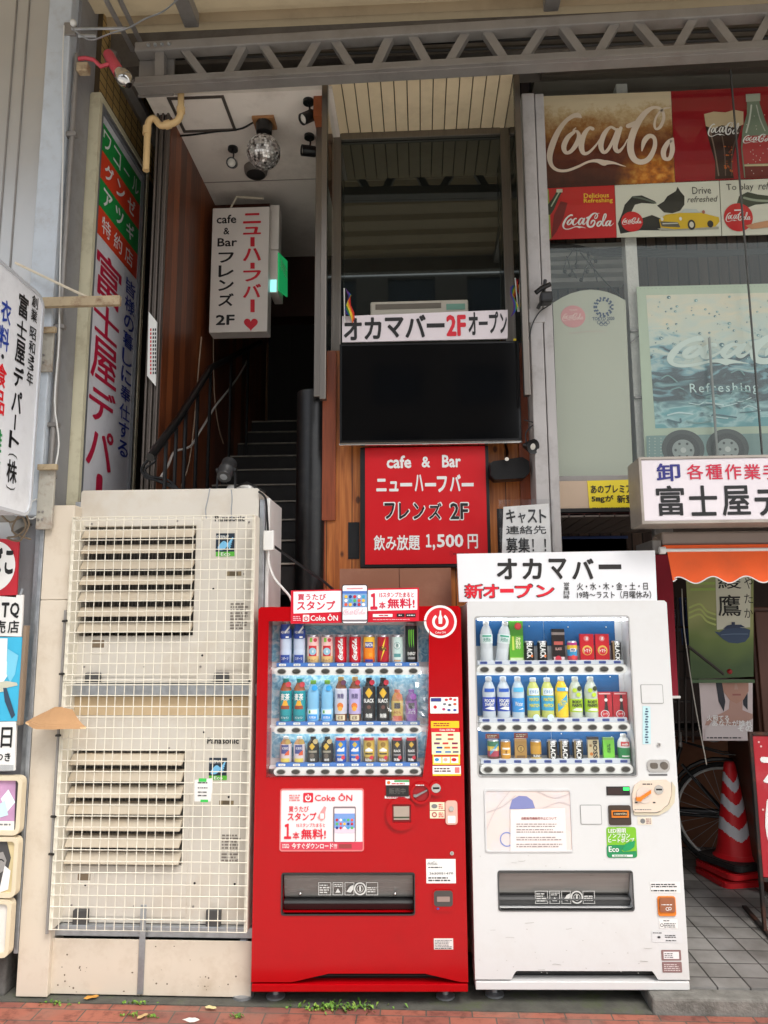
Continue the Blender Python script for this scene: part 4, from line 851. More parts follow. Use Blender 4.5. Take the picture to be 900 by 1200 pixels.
# ================================================================== outdoor air conditioners in their cage
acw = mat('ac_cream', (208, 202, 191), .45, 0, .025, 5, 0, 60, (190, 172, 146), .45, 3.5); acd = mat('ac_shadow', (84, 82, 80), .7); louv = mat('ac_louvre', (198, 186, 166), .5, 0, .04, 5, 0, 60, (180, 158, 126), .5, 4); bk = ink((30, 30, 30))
YA = 3.80; fA = Face((0, YA, 0))
xa0, xa1 = fA.px(83, 800)[0], fA.px(299, 800)[0]; wl = fA.px(75, 960)[0]
def ac_unit(zb0, zt0, rows, lx0, lx1, ly0, ly1, lab, logo, stk, handle, spec, feet, hnd2):
    t = T('outdoor_air_conditioner', lab, 'air conditioner', ((xa0+xa1)/2, YA+.17, zb0), 0, 'air conditioners in the wire cage')
    q = fA.rect(lx0, ly0, lx1, ly1); q = (xa0+.03, q[1], q[2], q[3])
    t.part('casing', MB().prism(fA, rr(xa0, zb0, xa1, zt0, .012, 2), -.34, 0, acw, [[(q[0], q[1]), (q[2], q[1]), (q[2], q[3]), (q[0], q[3])]]))
    t.part('cover_panel', MB().prism(fA, rr(xa0+.015, zb0+.03, q[2]+.03, zt0-.1 if zt0 > 2 else zt0-.03, .01, 2), .0004, .004, acw, [[(q[0]-.003, q[1]-.003), (q[2]+.003, q[1]-.003), (q[2]+.003, q[3]+.003), (q[0]-.003, q[3]+.003)]]))
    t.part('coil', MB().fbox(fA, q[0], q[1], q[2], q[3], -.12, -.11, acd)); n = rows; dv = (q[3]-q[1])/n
    mb = MB()
    for k in range(30): 
        u = q[0]+(q[2]-q[0])*(k+.5)/30; mb.fbox(fA, u-.002, q[1], u+.002, q[3], -.06, -.056, mat('fin_grey', (110, 107, 103), .5, .2))
    t.part('guard_fins', mb)
    for k in range(n):
        v = q[3]-dv*k-.012; w = q[2]-q[0]-.008
        t.part('louvre', MB().prism(Face(fA.at(q[0]+.004, 0, 0), (0, -1, 0), (0, 0, 1)), [(-.02, v), (.004, v-.004), (.042, v-dv*.58), (.042, v-dv*.64), (.036, v-dv*.64), (-.02, v-.014)], -w, 0, louv))
    l = L(t, fA, .002); l.t('Panasonic', *logo, bk, .035); l.done('lettering')
    l = L(t, fA, .002); x, y, x2, y2 = stk; h = y2-y; l.rect(x, y, x2, y+h*.8, ink((28, 44, 60))); l.rect(x, y+h*.8, x2, y2, ink((90, 180, 60)))
    for k in range(6): l.stroke([(x+3, y+h*(.7-.02*k)), (x+(x2-x)*.45, y+h*(.66-.06*k)), (x+(x2-x)*(.9-.03*k), y+h*(.2+.09*k))], 1.5, ink((120, 190, 230)), 1)
    l.t('EXEPHY', x+1, y+h*.1, x+(x2-x)*.7, y+h*.24, WHITE, .02); l.t('Eco', x+6, y+h*.83, x2-5, y+h*.97, WHITE, .02); l.done('sticker')
    l = L(t, fA, .002); l.rect(*handle, ink((128, 112, 84))); l.rect(handle[0]+4, handle[1]+.5, handle[2]-4, handle[3]-.5, ink((90, 78, 60)), 1); l.done('inspection_window')
    l = L(t, fA, .002); l.lines(*spec, 9, ink((120, 112, 104)), h=.5); l.done('rating_label')
    a = fA.rect(*hnd2); 
    t.part('hand_hold', MB().prism(fA, rr(a[0], a[1], a[2], a[3], .01), .0042, .007, acw, [rr(a[0]+.015, a[1]+.03, a[2]-.015, a[3]-.008, .004)])); t.part('hand_hold_recess', MB().fbox(fA, a[0]+.015, a[1]+.03, a[2]-.015, a[3]-.008, .0042, .005, mat('recess', (120, 104, 84), .6)))
    for fx in feet:
        a = fA.rect(fx, 0+feet_y, fx+17, feet_y+20); t.part('foot', MB().fbox(fA, a[0], a[1], a[2], a[3], .002, .03, mat('foot_grey', (84, 84, 84), .5, .4), .004))
    mb = MB()
    for sx, sy in ((-.42, .08), (-.1, .08), (.2, .08), (.42, .3), (.42, .55), (-.42, .82), (.05, .83), (.44, .82)):
        c = fA.at((xa0+xa1)/2+sx*(xa1-xa0)/.98, zb0+(zt0-zb0)*sy, .003); mb.lathe(c, [(.006, 0), (.005, .003)], steel, (0, -1, 0), 8)
    t.part('screws', mb)
    return t
zu0, zu1 = fA.px(200, 800)[1], (fA.px(92, 576)[1]+fA.px(300, 571)[1])/2
feet_y = 788
t = ac_unit(zu0, zu1, 7, 83, 228, 617, 745, 'cream outdoor air conditioner on the upper rack inside the wire cage', (252, 604, 287, 611), (253, 625, 275, 652), (265, 669.5, 283, 675), (270, 706, 291, 738), (102, 252), (104, 748, 126, 766))
t.part('knockout_plate', MB().prism(fA, rr(*fA.rect(254, 744, 297, 785), .01), .0005, .003, acw, [disc(*fA.px(269, 753), .011, 12), disc(*fA.px(277, 753), .011, 12), disc(*fA.px(269, 762), .011, 12), disc(*fA.px(269, 773), .013, 12)]))
zl0, zl1 = fA.px(180, 1082)[1], fA.px(180, 836)[1]; feet_y = 1064
ac_unit(zl0, zl1, 7, 72, 215, 880, 1014, 'cream outdoor air conditioner on the lower rack with a taped paper note', (243, 864.5, 280, 871.5), (245, 888, 266, 914), (257, 938, 274, 943), (260, 977, 282, 1010), (88, 243), (88, 1021, 110, 1039))
# side cover of the cabinet and the steel rack
t = T('air_conditioner_rack', 'galvanised steel rack carrying both outdoor air conditioners', 'rack', ((xa0+xa1)/2, YA, 0))
for y0, y1 in ((801, 815), (1082, 1095)):
    z0, z1 = fA.px(180, y1)[1], fA.px(180, y0)[1]; t.part('rail', MB().box(xa0-.03, xa1+.03, YA-.035, YA-.006, z0, z1, galv, .004)); t.part('rear_rail', MB().box(xa0-.03, xa1+.03, YA+.36, YA+.39, z0, z1, galv, .004))
z0 = fA.px(180, 838)[1]; z1 = fA.px(180, 816)[1]; t.part('spacer_board', MB().box(xa0-.01, xa1+.01, YA-.003, YA+.02, z0, z1-.001, mat('spacer_tan', (200, 176, 140), .6, 0, .06, 6)))
for x in (xa0-.03, xa1+.005): t.part('upright', MB().box(x, x+.028, YA+.001, YA+.04, .06, zu1-.06, galv, .003))
xx = fA.px(287, 1120)[0]; t.part('leg', MB().box(xx-.018, xx+.016, YA-.04, YA-.004, .06, fA.px(180, 1096)[1], galv, .003)); t.part('foot', MB().lathe((xx, YA-.02, .004), [(.05, 0), (.05, .012), (.014, .02), (.012, .06)], galv, n=14))
for x in (171,):
    q = fA.rect(x-3.5, 1055, x+3.5, 1167); t.part('strut', MB().box(q[0], q[2], YA-.056, YA-.05, .02, q[3]-.001, galv, .002))
# side panel, to the right of the casing
one('cover_panel', 'white plastic cover along the stair side of the air conditioners', 'cover', MB().box(xa1+.035, xa1+.055, YA+.02, YA+.36, 1.2, zu1-.05, whitep, .006))
# lower boards and the post board
lb = mat('beige_board', (212, 200, 182), .5, 0, .03, 4, 0, 60, (176, 156, 130), .5, 5)
t = T('skirting_board', 'beige boards closing the space under the air conditioners, speckled with dirt', 'board', (-1.35, YA-.03, 0)); xm_ = fA.px(171, 1120)[0]; zt2 = fA.px(180, 1096)[1]
spk = mat('speck', (112, 98, 82), .8)
for a, b in ((xa0-.04, xm_-.002), (xm_+.002, xa1+.02)): t.part('board', MB().box(a, b, YA-.048, YA-.042, .012, zt2-.002, lb, .002))
f = Face((0, YA-.048, 0)); l = L(t, f, .0006)
for _ in range(46):
    x, y = random.choice([(random.gauss(80, 12), random.gauss(1140, 12)), (random.uniform(65, 285), random.uniform(1105, 1162)), (random.gauss(250, 20), random.gauss(1152, 8)), (random.gauss(150, 20), random.gauss(1155, 8))]); r = abs(random.gauss(.5, .35))+.15
    if 64 < x < 287 and 1098 < y < 1163 and abs(x-171) > 5: l.P(disc(*f.px(x, y), r*.0045, 6, rv=r*.0045*random.uniform(.5, 1.2)), spk)
l.done('dirt_specks')
Yb = 3.72; f = YF(Yb); p = [f.px(*q) for q in ((22, 1170), (61, 1170), (91, 592), (56, 594))]
t = T('post_board', 'tall cream post board between the corner column and the wire cage', 'board', (f.px(40, 1170)[0], Yb, 0)); xl_ = f.px(36, 900)[0]-.005; xr_ = f.px(75, 900)[0]-.02; zt3 = f.px(70, 592)[1]; zj = f.px(60, 703)[1]
t.part('lower_board', MB().box(xl_, xr_, Yb, Yb+.14, .01, zj-.001, lb, .004)); t.part('upper_board', MB().box(xl_, xr_, Yb+.001, Yb+.14, zj+.001, zt3, lb, .004)); t.part('edge_angle', MB().box(xl_-.022, xl_-.001, Yb-.004, Yb+.1, .2, zt3-.02, galv, .003))
# wire cage
Yc_ = 3.69; f = YF(Yc_); gw = mat('cream_wire', (226, 220, 204), .45, 0, .04)
cx0, cx1 = (f.px(82, 606)[0]+f.px(61, 1092)[0])/2, (f.px(301, 606)[0]+f.px(288, 1092)[0])/2-.005; cz0, cz1 = f.px(170, 1091)[1], f.px(190, 605)[1]
t = T('wire_cage', 'cream wire mesh guard in front of both outdoor air conditioners', 'cage', ((cx0+cx1)/2, Yc_, cz0))
fr = MB(); 
for za_, zb2 in ((cz0, f.px(170, 800)[1]), (f.px(170, 797)[1], cz1)):
    fr.tube([(cx0, Yc_, za_), (cx1, Yc_, za_), (cx1, Yc_, zb2), (cx0, Yc_, zb2)], .0034, gw, 6, True)
t.part('frame', fr); wm_ = MB(); nvx = 21; z = cz0
for k in range(1, nvx): 
    x = cx0+(cx1-cx0)*k/nvx+random.gauss(0, .001); wm_.tube([(x, Yc_, cz0), (x+random.gauss(0, .001), Yc_-.002, (cz0+cz1)/2), (x, Yc_, cz1)], .0021, gw, 5)
k = 0
while z < cz1-.03:
    z += .0515; wm_.tube([(cx0, Yc_-.004, z), (cx1, Yc_-.004, z+random.gauss(0, .0015))], .0024, gw, 5)
t.part('mesh', wm_)
t.part('edge_rod', MB().tube([(cx0-.012, Yc_+.005, cz0-.02), (cx0-.012, Yc_+.005, f.px(77, 715)[1])], .008, steel, 6))
mb = MB()
for py in (728, 790, 862, 957, 1001): mb.tube([(cx0-.022, Yc_, f.px(70, py)[1]), (cx0+.006, Yc_-.01, f.px(70, py)[1]+.002)], .006, blackm, 5)
for px_, py in ((250, 690), (237, 768), (239, 858), (270, 820), (292, 798), (268, 934), (228, 1035), (275, 1036), (100, 1037)): 
    c = f.at(*f.px(px_, py), 0); mb.sphere(c, .006, blackm, 6, 4)
t.part('cable_ties', mb)
for x in (cx0+.003, cx1-.006): t.part('side_angle', MB().box(x-.006, x+.01, Yc_+.006, YA-.004, cz0, cz1, gw))
# things on and around the cage
f = YF(Yc_-.03); t = T('cardboard_flap', 'torn flap of brown cardboard stuck in the wire cage', 'cardboard', f.at(*f.px(72, 850), 0)); cb = mat('cardboard', (176, 136, 96), .8, var=.08, bump=.1)
ed = mat('cardboard_edge', (206, 172, 130), .9, var=.2, scale=80); nx, ny = 14, 5; tp = [(56, 833), (70, 829), (81, 829)]; g = []
for k in range(ny+1):
    s = k/ny; row = []
    for i in range(nx+1):
        w = i/nx; a = fb = f.px(54+29*w, 834-5*min(1, 3*w+.2)+(2*w-1 if w > .6 else 0)*3); b = f.px(37+70*w, 844.5+6*w+5.5*min(1, 5*w)*(1-w)+random.uniform(-.5, .5))
        row.append(f.at(a[0]+(b[0]-a[0])*s, a[1]+(b[1]-a[1])*s, -.02+.10*math.sin(s*PI/2)*(1-.25*(2*w-1)**2)))
    g.append(row)
th_ = Vector((0, .004, .007)); mb = MB(); m2 = MB()
for k in range(ny):
    for i in range(nx): mb.quad(g[k][i], g[k][i+1], g[k+1][i+1], g[k+1][i], cb); mb.quad(g[k][i]-th_, g[k][i+1]-th_, g[k+1][i+1]-th_, g[k+1][i]-th_, cb)
for i in range(nx): m2.quad(g[ny][i], g[ny][i+1], g[ny][i+1]-th_, g[ny][i]-th_, ed)
for k in range(ny):
    for i in (0, nx): m2.quad(g[k][i], g[k+1][i], g[k+1][i]-th_, g[k][i]-th_, ed)
t.part('flap', mb); t.part('torn_edge', m2)
f = YF(Yc_-.008); t = T('paper_note', 'white handwritten paper note fixed to the cage with green tape', 'note', f.at(*f.px(238, 940), 0)); o = [f.px(*p) for p in ((228, 939), (247, 939), (249, 925), (249, 912), (228, 914))]
t.part('sheet', MB().prism(f, o, 0, .002, mat('paper_white', (226, 224, 220), .7))); l = L(t, f.off(.002)); l.rect(233, 912, 242, 916, ink((60, 190, 80))); l.rect(235, 937, 244, 940, ink((60, 190, 80)))
for y in (917, 923, 928, 932): l.lines(232, y-1, 247-(y % 5), y+1.2, 1, bk)
l.done()
# spotlight, router and cables on top
zt4 = zu1; Yq = 3.86
t = T('floor_spotlight', 'black cylinder spotlight on a yoke standing on the air conditioner', 'spotlight', U(266, 574, Y=Yq)); p0_, p1_ = U(262, 559, Y=Yq-.05), U(269, 543, Y=Yq+.04); ax = (p1_-p0_)
t.part('barrel', MB().lathe(p0_, [(.036, 0), (.04, .01), (.04, .05), (.044, .055), (.044, .075), (.04, .08), (.042, .13), (.03, .14)], mat('spot_black', (42, 43, 45), .4), ax, 20)); t.part('lens', MB().lathe(p0_+ax.normalized()*.004, [(.034, 0), (.02, -.004), (.001, -.006)], mat('lens_dark', (120, 124, 128), .1), ax, 16)); c = (p0_+p1_)/2
for s in (-1, 1): t.part('yoke_arm', MB().tube([c+Vector((s*.045, 0, 0)), (c.x+s*.05, c.y, zt4+.004)], .007, blackm, 6)); t.part('knob', MB().lathe(c+Vector((s*.043, 0, 0)), [(.014, 0), (.014, .012)], blackm, (s, 0, 0), 10))
t = T('router', 'flat white router lying on the air conditioner behind the spotlight', 'router', U(282, 572, Y=3.95)); p = U(280, 572, Y=3.95); t.part('shell', MB().box(p.x-.06, p.x+.08, 3.9, 4.02, zt4+.001, zt4+.04, whitep, .018)); t.part('cable', MB().tube([(p.x, 3.9, zt4+.03), (p.x+.06, 3.87, zt4+.045), (p.x+.11, 3.85, zt4+.02), (xa1+.03, 3.83, zt4-.02)], .006, blackm, 6))
t = T('cable_adapter', 'small white power adapter hanging on a black cable beside the air conditioner', 'adapter', U(316, 646, Y=3.79)); p, q = U(309, 622, Y=3.78), U(321, 645, Y=3.78); t.part('body', MB().box(p.x, q.x, 3.77, 3.80, q.z, p.z, whitep, .006))
t.part('cable', MB().tube([U(x, y, Y=3.785) for x, y in catmull([(303, 576), (311, 584), (313, 605), (314, 622)], 4)], .006, blackm, 6)); t.part('white_lead', MB().tube([U(x, y, Y=3.79) for x, y in catmull([(315, 645), (315, 660), (322, 678), (332, 690), (340, 700), (345, 716)], 4)], .006, whitep, 6))
one('power_cable', 'black power cable stretched from the adapter down to the red machine', 'cable', MB().tube([U(x, y, Y=3.9) for x, y in catmull([(318, 638), (335, 650), (360, 668), (380, 682), (396, 698), (402, 716)], 4)], .007, blackm, 6))
one('cable_coil', 'loops of black cable at the foot of the shutter guide above the air conditioner', 'cable', MB().tube([U(x, y, Y=4.1) for x, y in catmull([(176, 536), (168, 545), (166, 552), (172, 560), (186, 563), (200, 568), (212, 575), (190, 566), (170, 556), (167, 548), (176, 538), (182, 540), (170, 550), (176, 558), (196, 562), (208, 572)], 4)], .007, blackm, 6))
for i, (xx_, pts) in enumerate(((0, ((246, 572), (244, 583), (241, 597), (242, 608))), (0, ((271, 574), (272, 585), (271, 598), (272, 610))))): one('twist_wire', ['twisted wire from the spotlight down over the air conditioner front, nearer the louvres', 'twisted wire from the router down over the air conditioner front, nearer the stairs'][i], 'wire', MB().tube([U(x, y, Y=3.77) for x, y in catmull(list(pts), 4)], .003, galv, 5))
# ================================================================== vending machines
redp = mat('machine_red', (170, 3, 12), .16, 0, .03, 2, .03, 7, (140, 8, 14), .35, 1.5, spec=.32); whp = mat('machine_white', (212, 212, 211), .35, 0, .015, 3, .02, 40, (196, 192, 186), .35, 3)
btn = mat('button_strip', (228, 228, 224), .35, 0, .02); bdk = mat('button_dark', (66, 64, 58), .3, .3, .05); pgl = glass('front_pane', (252, 253, 253), .9, .0)
def ice(t, co):
    nz = N(t, 'ShaderNodeTexNoise'); nz.inputs['Scale'].default_value = 26; nz.inputs['Detail'].default_value = 5; nz.inputs['Distortion'].default_value = 1.6; t.links.new(co, nz.inputs['Vector'])
    return cramp(t, nz.outputs['Fac'], [(.25, (64, 130, 172)), (.42, (122, 182, 210)), (.55, (166, 210, 226)), (.72, (226, 240, 246))])
icem = ramp_mat('ice_print', ice, .4); bluep = mat('display_blue', (24, 98, 158), .4, var=.04); liner = mat('display_liner', (226, 228, 228), .5, var=.03)
DISPLAY_LED = 5.0
class Mach:
    def __init__(s, name, label, BLp, BRp, zk, topp, group):
        a, b = U(*BLp, Z=zk), U(*BRp, Z=zk); u = (b-a); u.z = 0; s.w = u.length; s.f = Face((a.x, a.y, 0), u, (0, 0, 1)); s.zk = zk
        s.rz = math.atan2(u.y, u.x); s.top = sum(s.f.px(*p)[1] for p in topp)/len(topp)
        s.t = T(name, label, 'vending machine', s.f.at(s.w/2, 0, -.35), s.rz, group); s.drinks = []
    def R_(s, *q): return s.f.rect(*q)
    def door(s, m, win, slot, notch, zdoor):
        """front door with a window, a delivery slot and the notched foot"""
        f, w = s.f, s.w; zt = s.top
        out = [(0, zdoor)]+notch+[(w, zdoor), (w, zt-.012), (w-.012, zt), (.012, zt), (0, zt-.012)]
        s.t.part('door', MB().prism(f, out, -.13, 0, m, [win, slot], wall=m))
        s.t.part('cabinet', MB().fbox(f, .006, zdoor+.02, w-.006, zt-.012, -.72, -.131, m, .006))
        s.t.part('kick_plate', MB().fbox(f, .002, s.zk, w-.002, zdoor-.008, -.1, .002, m, .004))
        s.t.part('base_grille', MB().fbox(f, .03, s.zk+.01, w-.03, zdoor+.10, -.12, -.06, blackm))
        mb = MB()
        for k in range(4): mb.fbox(f, .05, zdoor+.005+k*.012, w-.05, zdoor+.010+k*.012, -.059, -.05, mat('grille_bar', (40, 40, 40), .5))
        s.t.part('grille_bars', mb)
        for u_, d_ in ((.1, -.1), (w-.1, -.1), (.1, -.62), (w-.1, -.62)):
            s.t.part('adjuster_foot', MB().lathe(f.at(u_, .005, d_), [(.045, 0), (.045, .008), (.016, .014), (.014, .035), (.022, .036), (.022, s.zk+.02)], galv, n=12))
    def slot(s, q, m, dark_m):
        f = s.f; u0, v0, u1, v1 = q; h = v1-v0
        s.t.part('slot_back', MB().fbox(f, u0, v0, u1, v1, -.128, -.1, blackm))
        o = [(-.09, v1), (-.02, v1), (-.014, v1-.012), (-.05, v0+h*.36), (-.06, v0+h*.30), (-.095, v0+h*.30)]
        s.t.part('delivery_flap', MB().prism(Face(f.at(u0+.004, 0, 0), f.n, f.v), o, -(u1-u0-.008), 0, m))
        s.t.part('flap_lip', MB().prism(Face(f.at(u0+.004, 0, 0), f.n, f.v), [(-.09, v0+h*.27), (-.03, v0+h*.27), (-.02, v0+h*.22), (-.045, v0+.004), (-.09, v0)], -(u1-u0-.008), 0, dark_m))
        s.t.part('slot_frame', MB().prism(f, rr(u0-.006, v0-.006, u1+.006, v1+.006, .012), -.02, .004, dark_m, [rr(u0, v0, u1, v1, .008)]))
    def lamp(s, x0, x1, y):
        a, b = s.f.px(x0, y), s.f.px(x1, y); s.t.part('display_lamp', MB().tube([s.f.at(a[0], a[1], -.067), s.f.at(b[0], b[1], -.067)], .005, mat('led_white', (244, 246, 250), .4, emit=DISPLAY_LED, var=0), 6))
    def shelf(s, sq, n, win_u, price_m, lab_m, depth=-.03):
        """rounded button strip with its dark buttons, and the price rail above it"""
        f = s.f.off(depth); u0, v0, u1, v1 = s.f.rect(*sq); st = s.t.part('button_strip', MB().prism(f, rr(u0, v0, u1, v1, (v1-v0)*.48, 5), -.03, .012, btn))
        pu = (u1-u0)/n; h = v1-v0
        for k in range(n):
            c = u0+pu*(k+.5); b = MB(); b.prism(f, disc(c, (v0+v1)/2, pu*.31, 18, rv=h*.34), .011, .016, mat('button_rim', (150, 148, 142), .3, .5, .02)); b.prism(f, disc(c, (v0+v1)/2, pu*.26, 18, rv=h*.26), .0161, .018, bdk)
            s.t.part('button', b, st)
        pr = MB(); pr.prism(f, [(u0+.006, v1+.001), (u1-.006, v1+.001), (u1-.006, v1+h*.52), (u0+.006, v1+h*.52)], -.04, -.012, price_m)
        r = s.t.part('price_rail', pr); l = L(s.t, f.off(-.012), parent=r)
        for k in range(n):
            c = u0+pu*(k+.5); l.P(rr(c-pu*.24, v1+h*.12, c+pu*.24, v1+h*.42, .003, 2), lab_m); l.tu(random.choice(['¥130', '¥140', '¥160', '¥100']), (c-pu*.14, v1+h*.19, c+pu*.14, v1+h*.34), DKGREY, .0)
        l.done('price_tags'); s.t.part('shelf', MB().fbox(f, win_u[0]+.004, v1-.012, win_u[1]-.004, v1-.002, -.075, -.031, liner))
# ---------------------------------------------------------------- red machine
RM = Mach('vending_machine', 'glossy red drinks vending machine with a stamp campaign board on top', (294, 1162.5), (549, 1162.5), .07, [(303, 710), (537, 711.5)], None)
f = RM.f; t = RM.t; zd = f.px(420, 1151)[1]
wp = [f.px(*p) for p in ((312, 911), (495, 911), (498, 890), (502, 850), (503, 728), (315, 728))]
sq = RM.R_(331, 1024, 485, 1071)
nt_ = [f.px(342, 1151), f.px(385, 1141), f.px(498, 1141), f.px(540, 1151)]; nt_ = [(nt_[0][0], zd), (nt_[1][0], nt_[1][1]), (nt_[2][0], nt_[2][1]), (nt_[3][0], zd)]
RM.door(redp, wp, [(sq[0], sq[1]), (sq[2], sq[1]), (sq[2], sq[3]), (sq[0], sq[3])], nt_, zd)
flapm = mat('flap_grey', (132, 131, 128), .25, .3, .1, 3, stretch=(1, 1, 14)); RM.slot(sq, flapm, mat('slot_dark', (44, 44, 44), .4, var=.05))
wu = (min(p[0] for p in wp), max(p[0] for p in wp)); wv = (wp[0][1], wp[-1][1])
t.part('display_back', MB().fbox(f, wu[0], wv[0], wu[1]-.0, wv[1], -.128, -.12, liner)); dp = MB()
for y0, y1 in ((733, 777), (792, 845), (862, 893)):
    for x0_, x1_ in ((314, 326), (326, 491), (491, 503)): 
        a = f.rect(x0_, y0, x1_, y1); dp.fbox(f, a[0], a[1], a[2]-.001, a[3], -.1195, -.117 if x0_ != 326 else -.116, icem if x0_ != 326 else icem)
t.part('ice_print', dp)
prb = mat('price_blue', (70, 120, 190), .4, var=.05)
for q in ((321, 782, 493, 791.5), (320.5, 851.5, 494, 860.5), (320, 900.5, 494, 909.5)): RM.shelf(q, 10, wu, prb, WHITE)
t.part('window_pane', MB().add([f.at(p[0], p[1], -.006) for p in wp], [tuple(range(6))], pgl))
t.part('window_frame', MB().prism(f, [(p[0]+(-.004 if i in (0, 5) else .004), p[1]+(-.004 if i < 2 else .004 if i > 3 else 0)) for i, p in enumerate(wp)], -.01, .0025, redp, [wp]))
for y in (725.5, 789.5, 858.5): RM.lamp(322, 494, y)
# stickers and devices on the red front
l = L(t, f); l.ell(516, 728.5, 19.2, 19.2, WHITE, 0, 40); l.ell(516, 728.5, 16.4, 16.4, ink((206, 16, 34)), 1, 40); l.ring(516, 728.5, 6.5, 9.6, WHITE, 2, 125, 415)
l.poly([(514, 731), (513.6, 724), (515, 720), (515.2, 715.5), (516.8, 715.5), (517, 720), (518.4, 724), (518, 731)], WHITE, 3); l.t('Coke ON', 510, 740, 522, 742.3, WHITE, .02, lv=3); l.done('round_sticker')
l = L(t, f); l.rect(504, 817, 537, 836, WHITE, 0, .004); l.rect(505, 818, 517, 822, ink((50, 60, 130)), 1)
for x, y, c in ((523, 820, (200, 40, 50)), (528, 819, (190, 20, 40)), (533, 820, (220, 60, 60)), (521, 825, (120, 120, 130)), (527, 826, (80, 80, 90)), (533, 825, (200, 80, 40)), (520, 831, (180, 40, 110)), (526, 832, (40, 80, 150)), (533, 832, (60, 70, 150))): l.ell(x, y, 2, 1.4, ink(c), 1, 8)
l.ell(510, 828.5, 2, 2, RED, 1, 10); l.done('payment_sticker')
l = L(t, f); yl = ink((242, 196, 30)); l.rect(505, 845, 538, 853, yl, 0); l.rect(505, 853, 538, 858, ink((206, 30, 40)), 0); l.rect(506, 858, 539, 884, ink((244, 236, 190)), 0); l.rect(507, 884, 539, 896, ink((240, 214, 70)), 0); l.rect(507, 897.5, 540, 908, ink((246, 240, 236)), 0); l.rect(507, 907, 540, 909, yl, 1)
l.lines(508, 846.5, 531, 851.5, 2, ink((160, 30, 40))); l.t('Coke ON Pay', 515, 854, 533, 857.2, WHITE, .03)
for x, y, c in ((514, 861, (200, 60, 70)), (528, 861, (200, 30, 50)), (514, 866, (120, 120, 120)), (528, 866, (190, 90, 60)), (512, 871, (120, 60, 90)), (522, 871, (200, 60, 60)), (533, 871, (130, 40, 80)), (515, 876, (30, 60, 140)), (524, 876, (214, 120, 40)), (533, 876, (180, 40, 60)), (514, 881, (50, 110, 190)), (525, 881, (100, 140, 180)), (534, 881, (110, 110, 120))): l.rect(x-3.4, y-1.1, x+3.4, y+1.1, ink(c), 1)
for x in (508.5, 518.5, 528.5): l.rect(x, 887, x+8.5, 894, WHITE, 1)
l.ell(532, 890, 3, 2, RED, 2, 8); l.ell(512, 890, 2.5, 2, ink((60, 150, 200)), 2, 8); l.ell(522, 890, 2.5, 2, ink((230, 170, 150)), 2, 8); l.rect(508.5, 884.6, 537, 886.4, RED, 1); l.lines(509, 899, 531, 905, 2, ink((90, 60, 60))); l.rect(533, 899, 538.5, 905.5, ink((220, 120, 120)), 1); l.done('payment_sticker')
pm2 = MB(); a = RM.R_(328, 924, 426.5, 997.5); pm2.prism(f, rr(a[0], a[1], a[2], a[3], .012), 0, .004, mat('panel_frame', (220, 120, 120), .3, var=.02), [rr(a[0]+.006, a[1]+.006, a[2]-.006, a[3]-.006, .008)])
po = t.part('poster_frame', pm2); t.part('poster_panel', MB().prism(f, rr(a[0]+.006, a[1]+.006, a[2]-.006, a[3]-.006, .008), .0004, .0015, mat('poster_panel', (238, 224, 224), .25, var=.03)), po)
l = L(t, f.off(.0015), parent=po); rd = ink((212, 30, 52)); 
l.rect(328.8, 986.5, 425.5, 996, ink((206, 60, 80)), 0); l.t('今すぐダウンロード!!!', 342, 987.8, 395, 994.6, WHITE, .04); l.rect(397, 989, 412, 994, ink((150, 60, 60)), 1); l.lines(331, 988.5, 340, 994, 3, WHITE)
l.rect(355.5, 929, 367, 940, rd, 1, .004); l.ring(361.2, 935, 2.2, 3.6, WHITE, 2, 125, 415, 16); l.rect(360.7, 930.5, 361.7, 935, WHITE, 3); l.t('Coke ÔN', 369, 929.5, 413, 938.5, rd, .02); l.lines(339, 930.5, 352, 939, 3, ink((220, 130, 130)))
l.t('買うたび', 338.5, 944.5, 362, 951.5, rd, .035); l.t('スタンプ', 337, 952, 371, 961.5, rd, .04); l.t('１', 333, 965, 341.5, 983, rd, .05); l.t('15スタンプたまると', 347.5, 964.5, 381, 969, rd, .02); l.t('本', 343, 974.5, 351, 983.5, rd, .04); l.t('無料!', 353, 971, 382, 983.5, rd, .05)
l.rect(390.5, 945, 417, 986.3, ink((130, 116, 118)), 1, .006); l.rect(392, 947, 415.8, 986.2, ink((240, 226, 228)), 2, .004); l.rect(392, 953, 415.8, 970, ink((120, 156, 214)), 3); l.rect(392, 970, 415.8, 976, ink((220, 200, 214)), 3); cs_ = [(200, 40, 50), (240, 190, 60), (90, 180, 90), (240, 240, 240), (40, 60, 130), (230, 90, 60), (60, 160, 200)]
for j in range(3):
    for i in range(5): l.ell(395+i*4.4, 960.5+j*4.6, 1.6, 1.6, ink(cs_[(i*3+j*2) % 7]), 4, 10)
l.poly([(372, 958), (376, 951), (380, 944.5), (382.5, 946), (381, 951), (381, 959), (377, 962)], ink((232, 150, 150)), 1); l.rect(375.5, 953, 379.5, 959, WHITE, 2); l.done('poster_print')
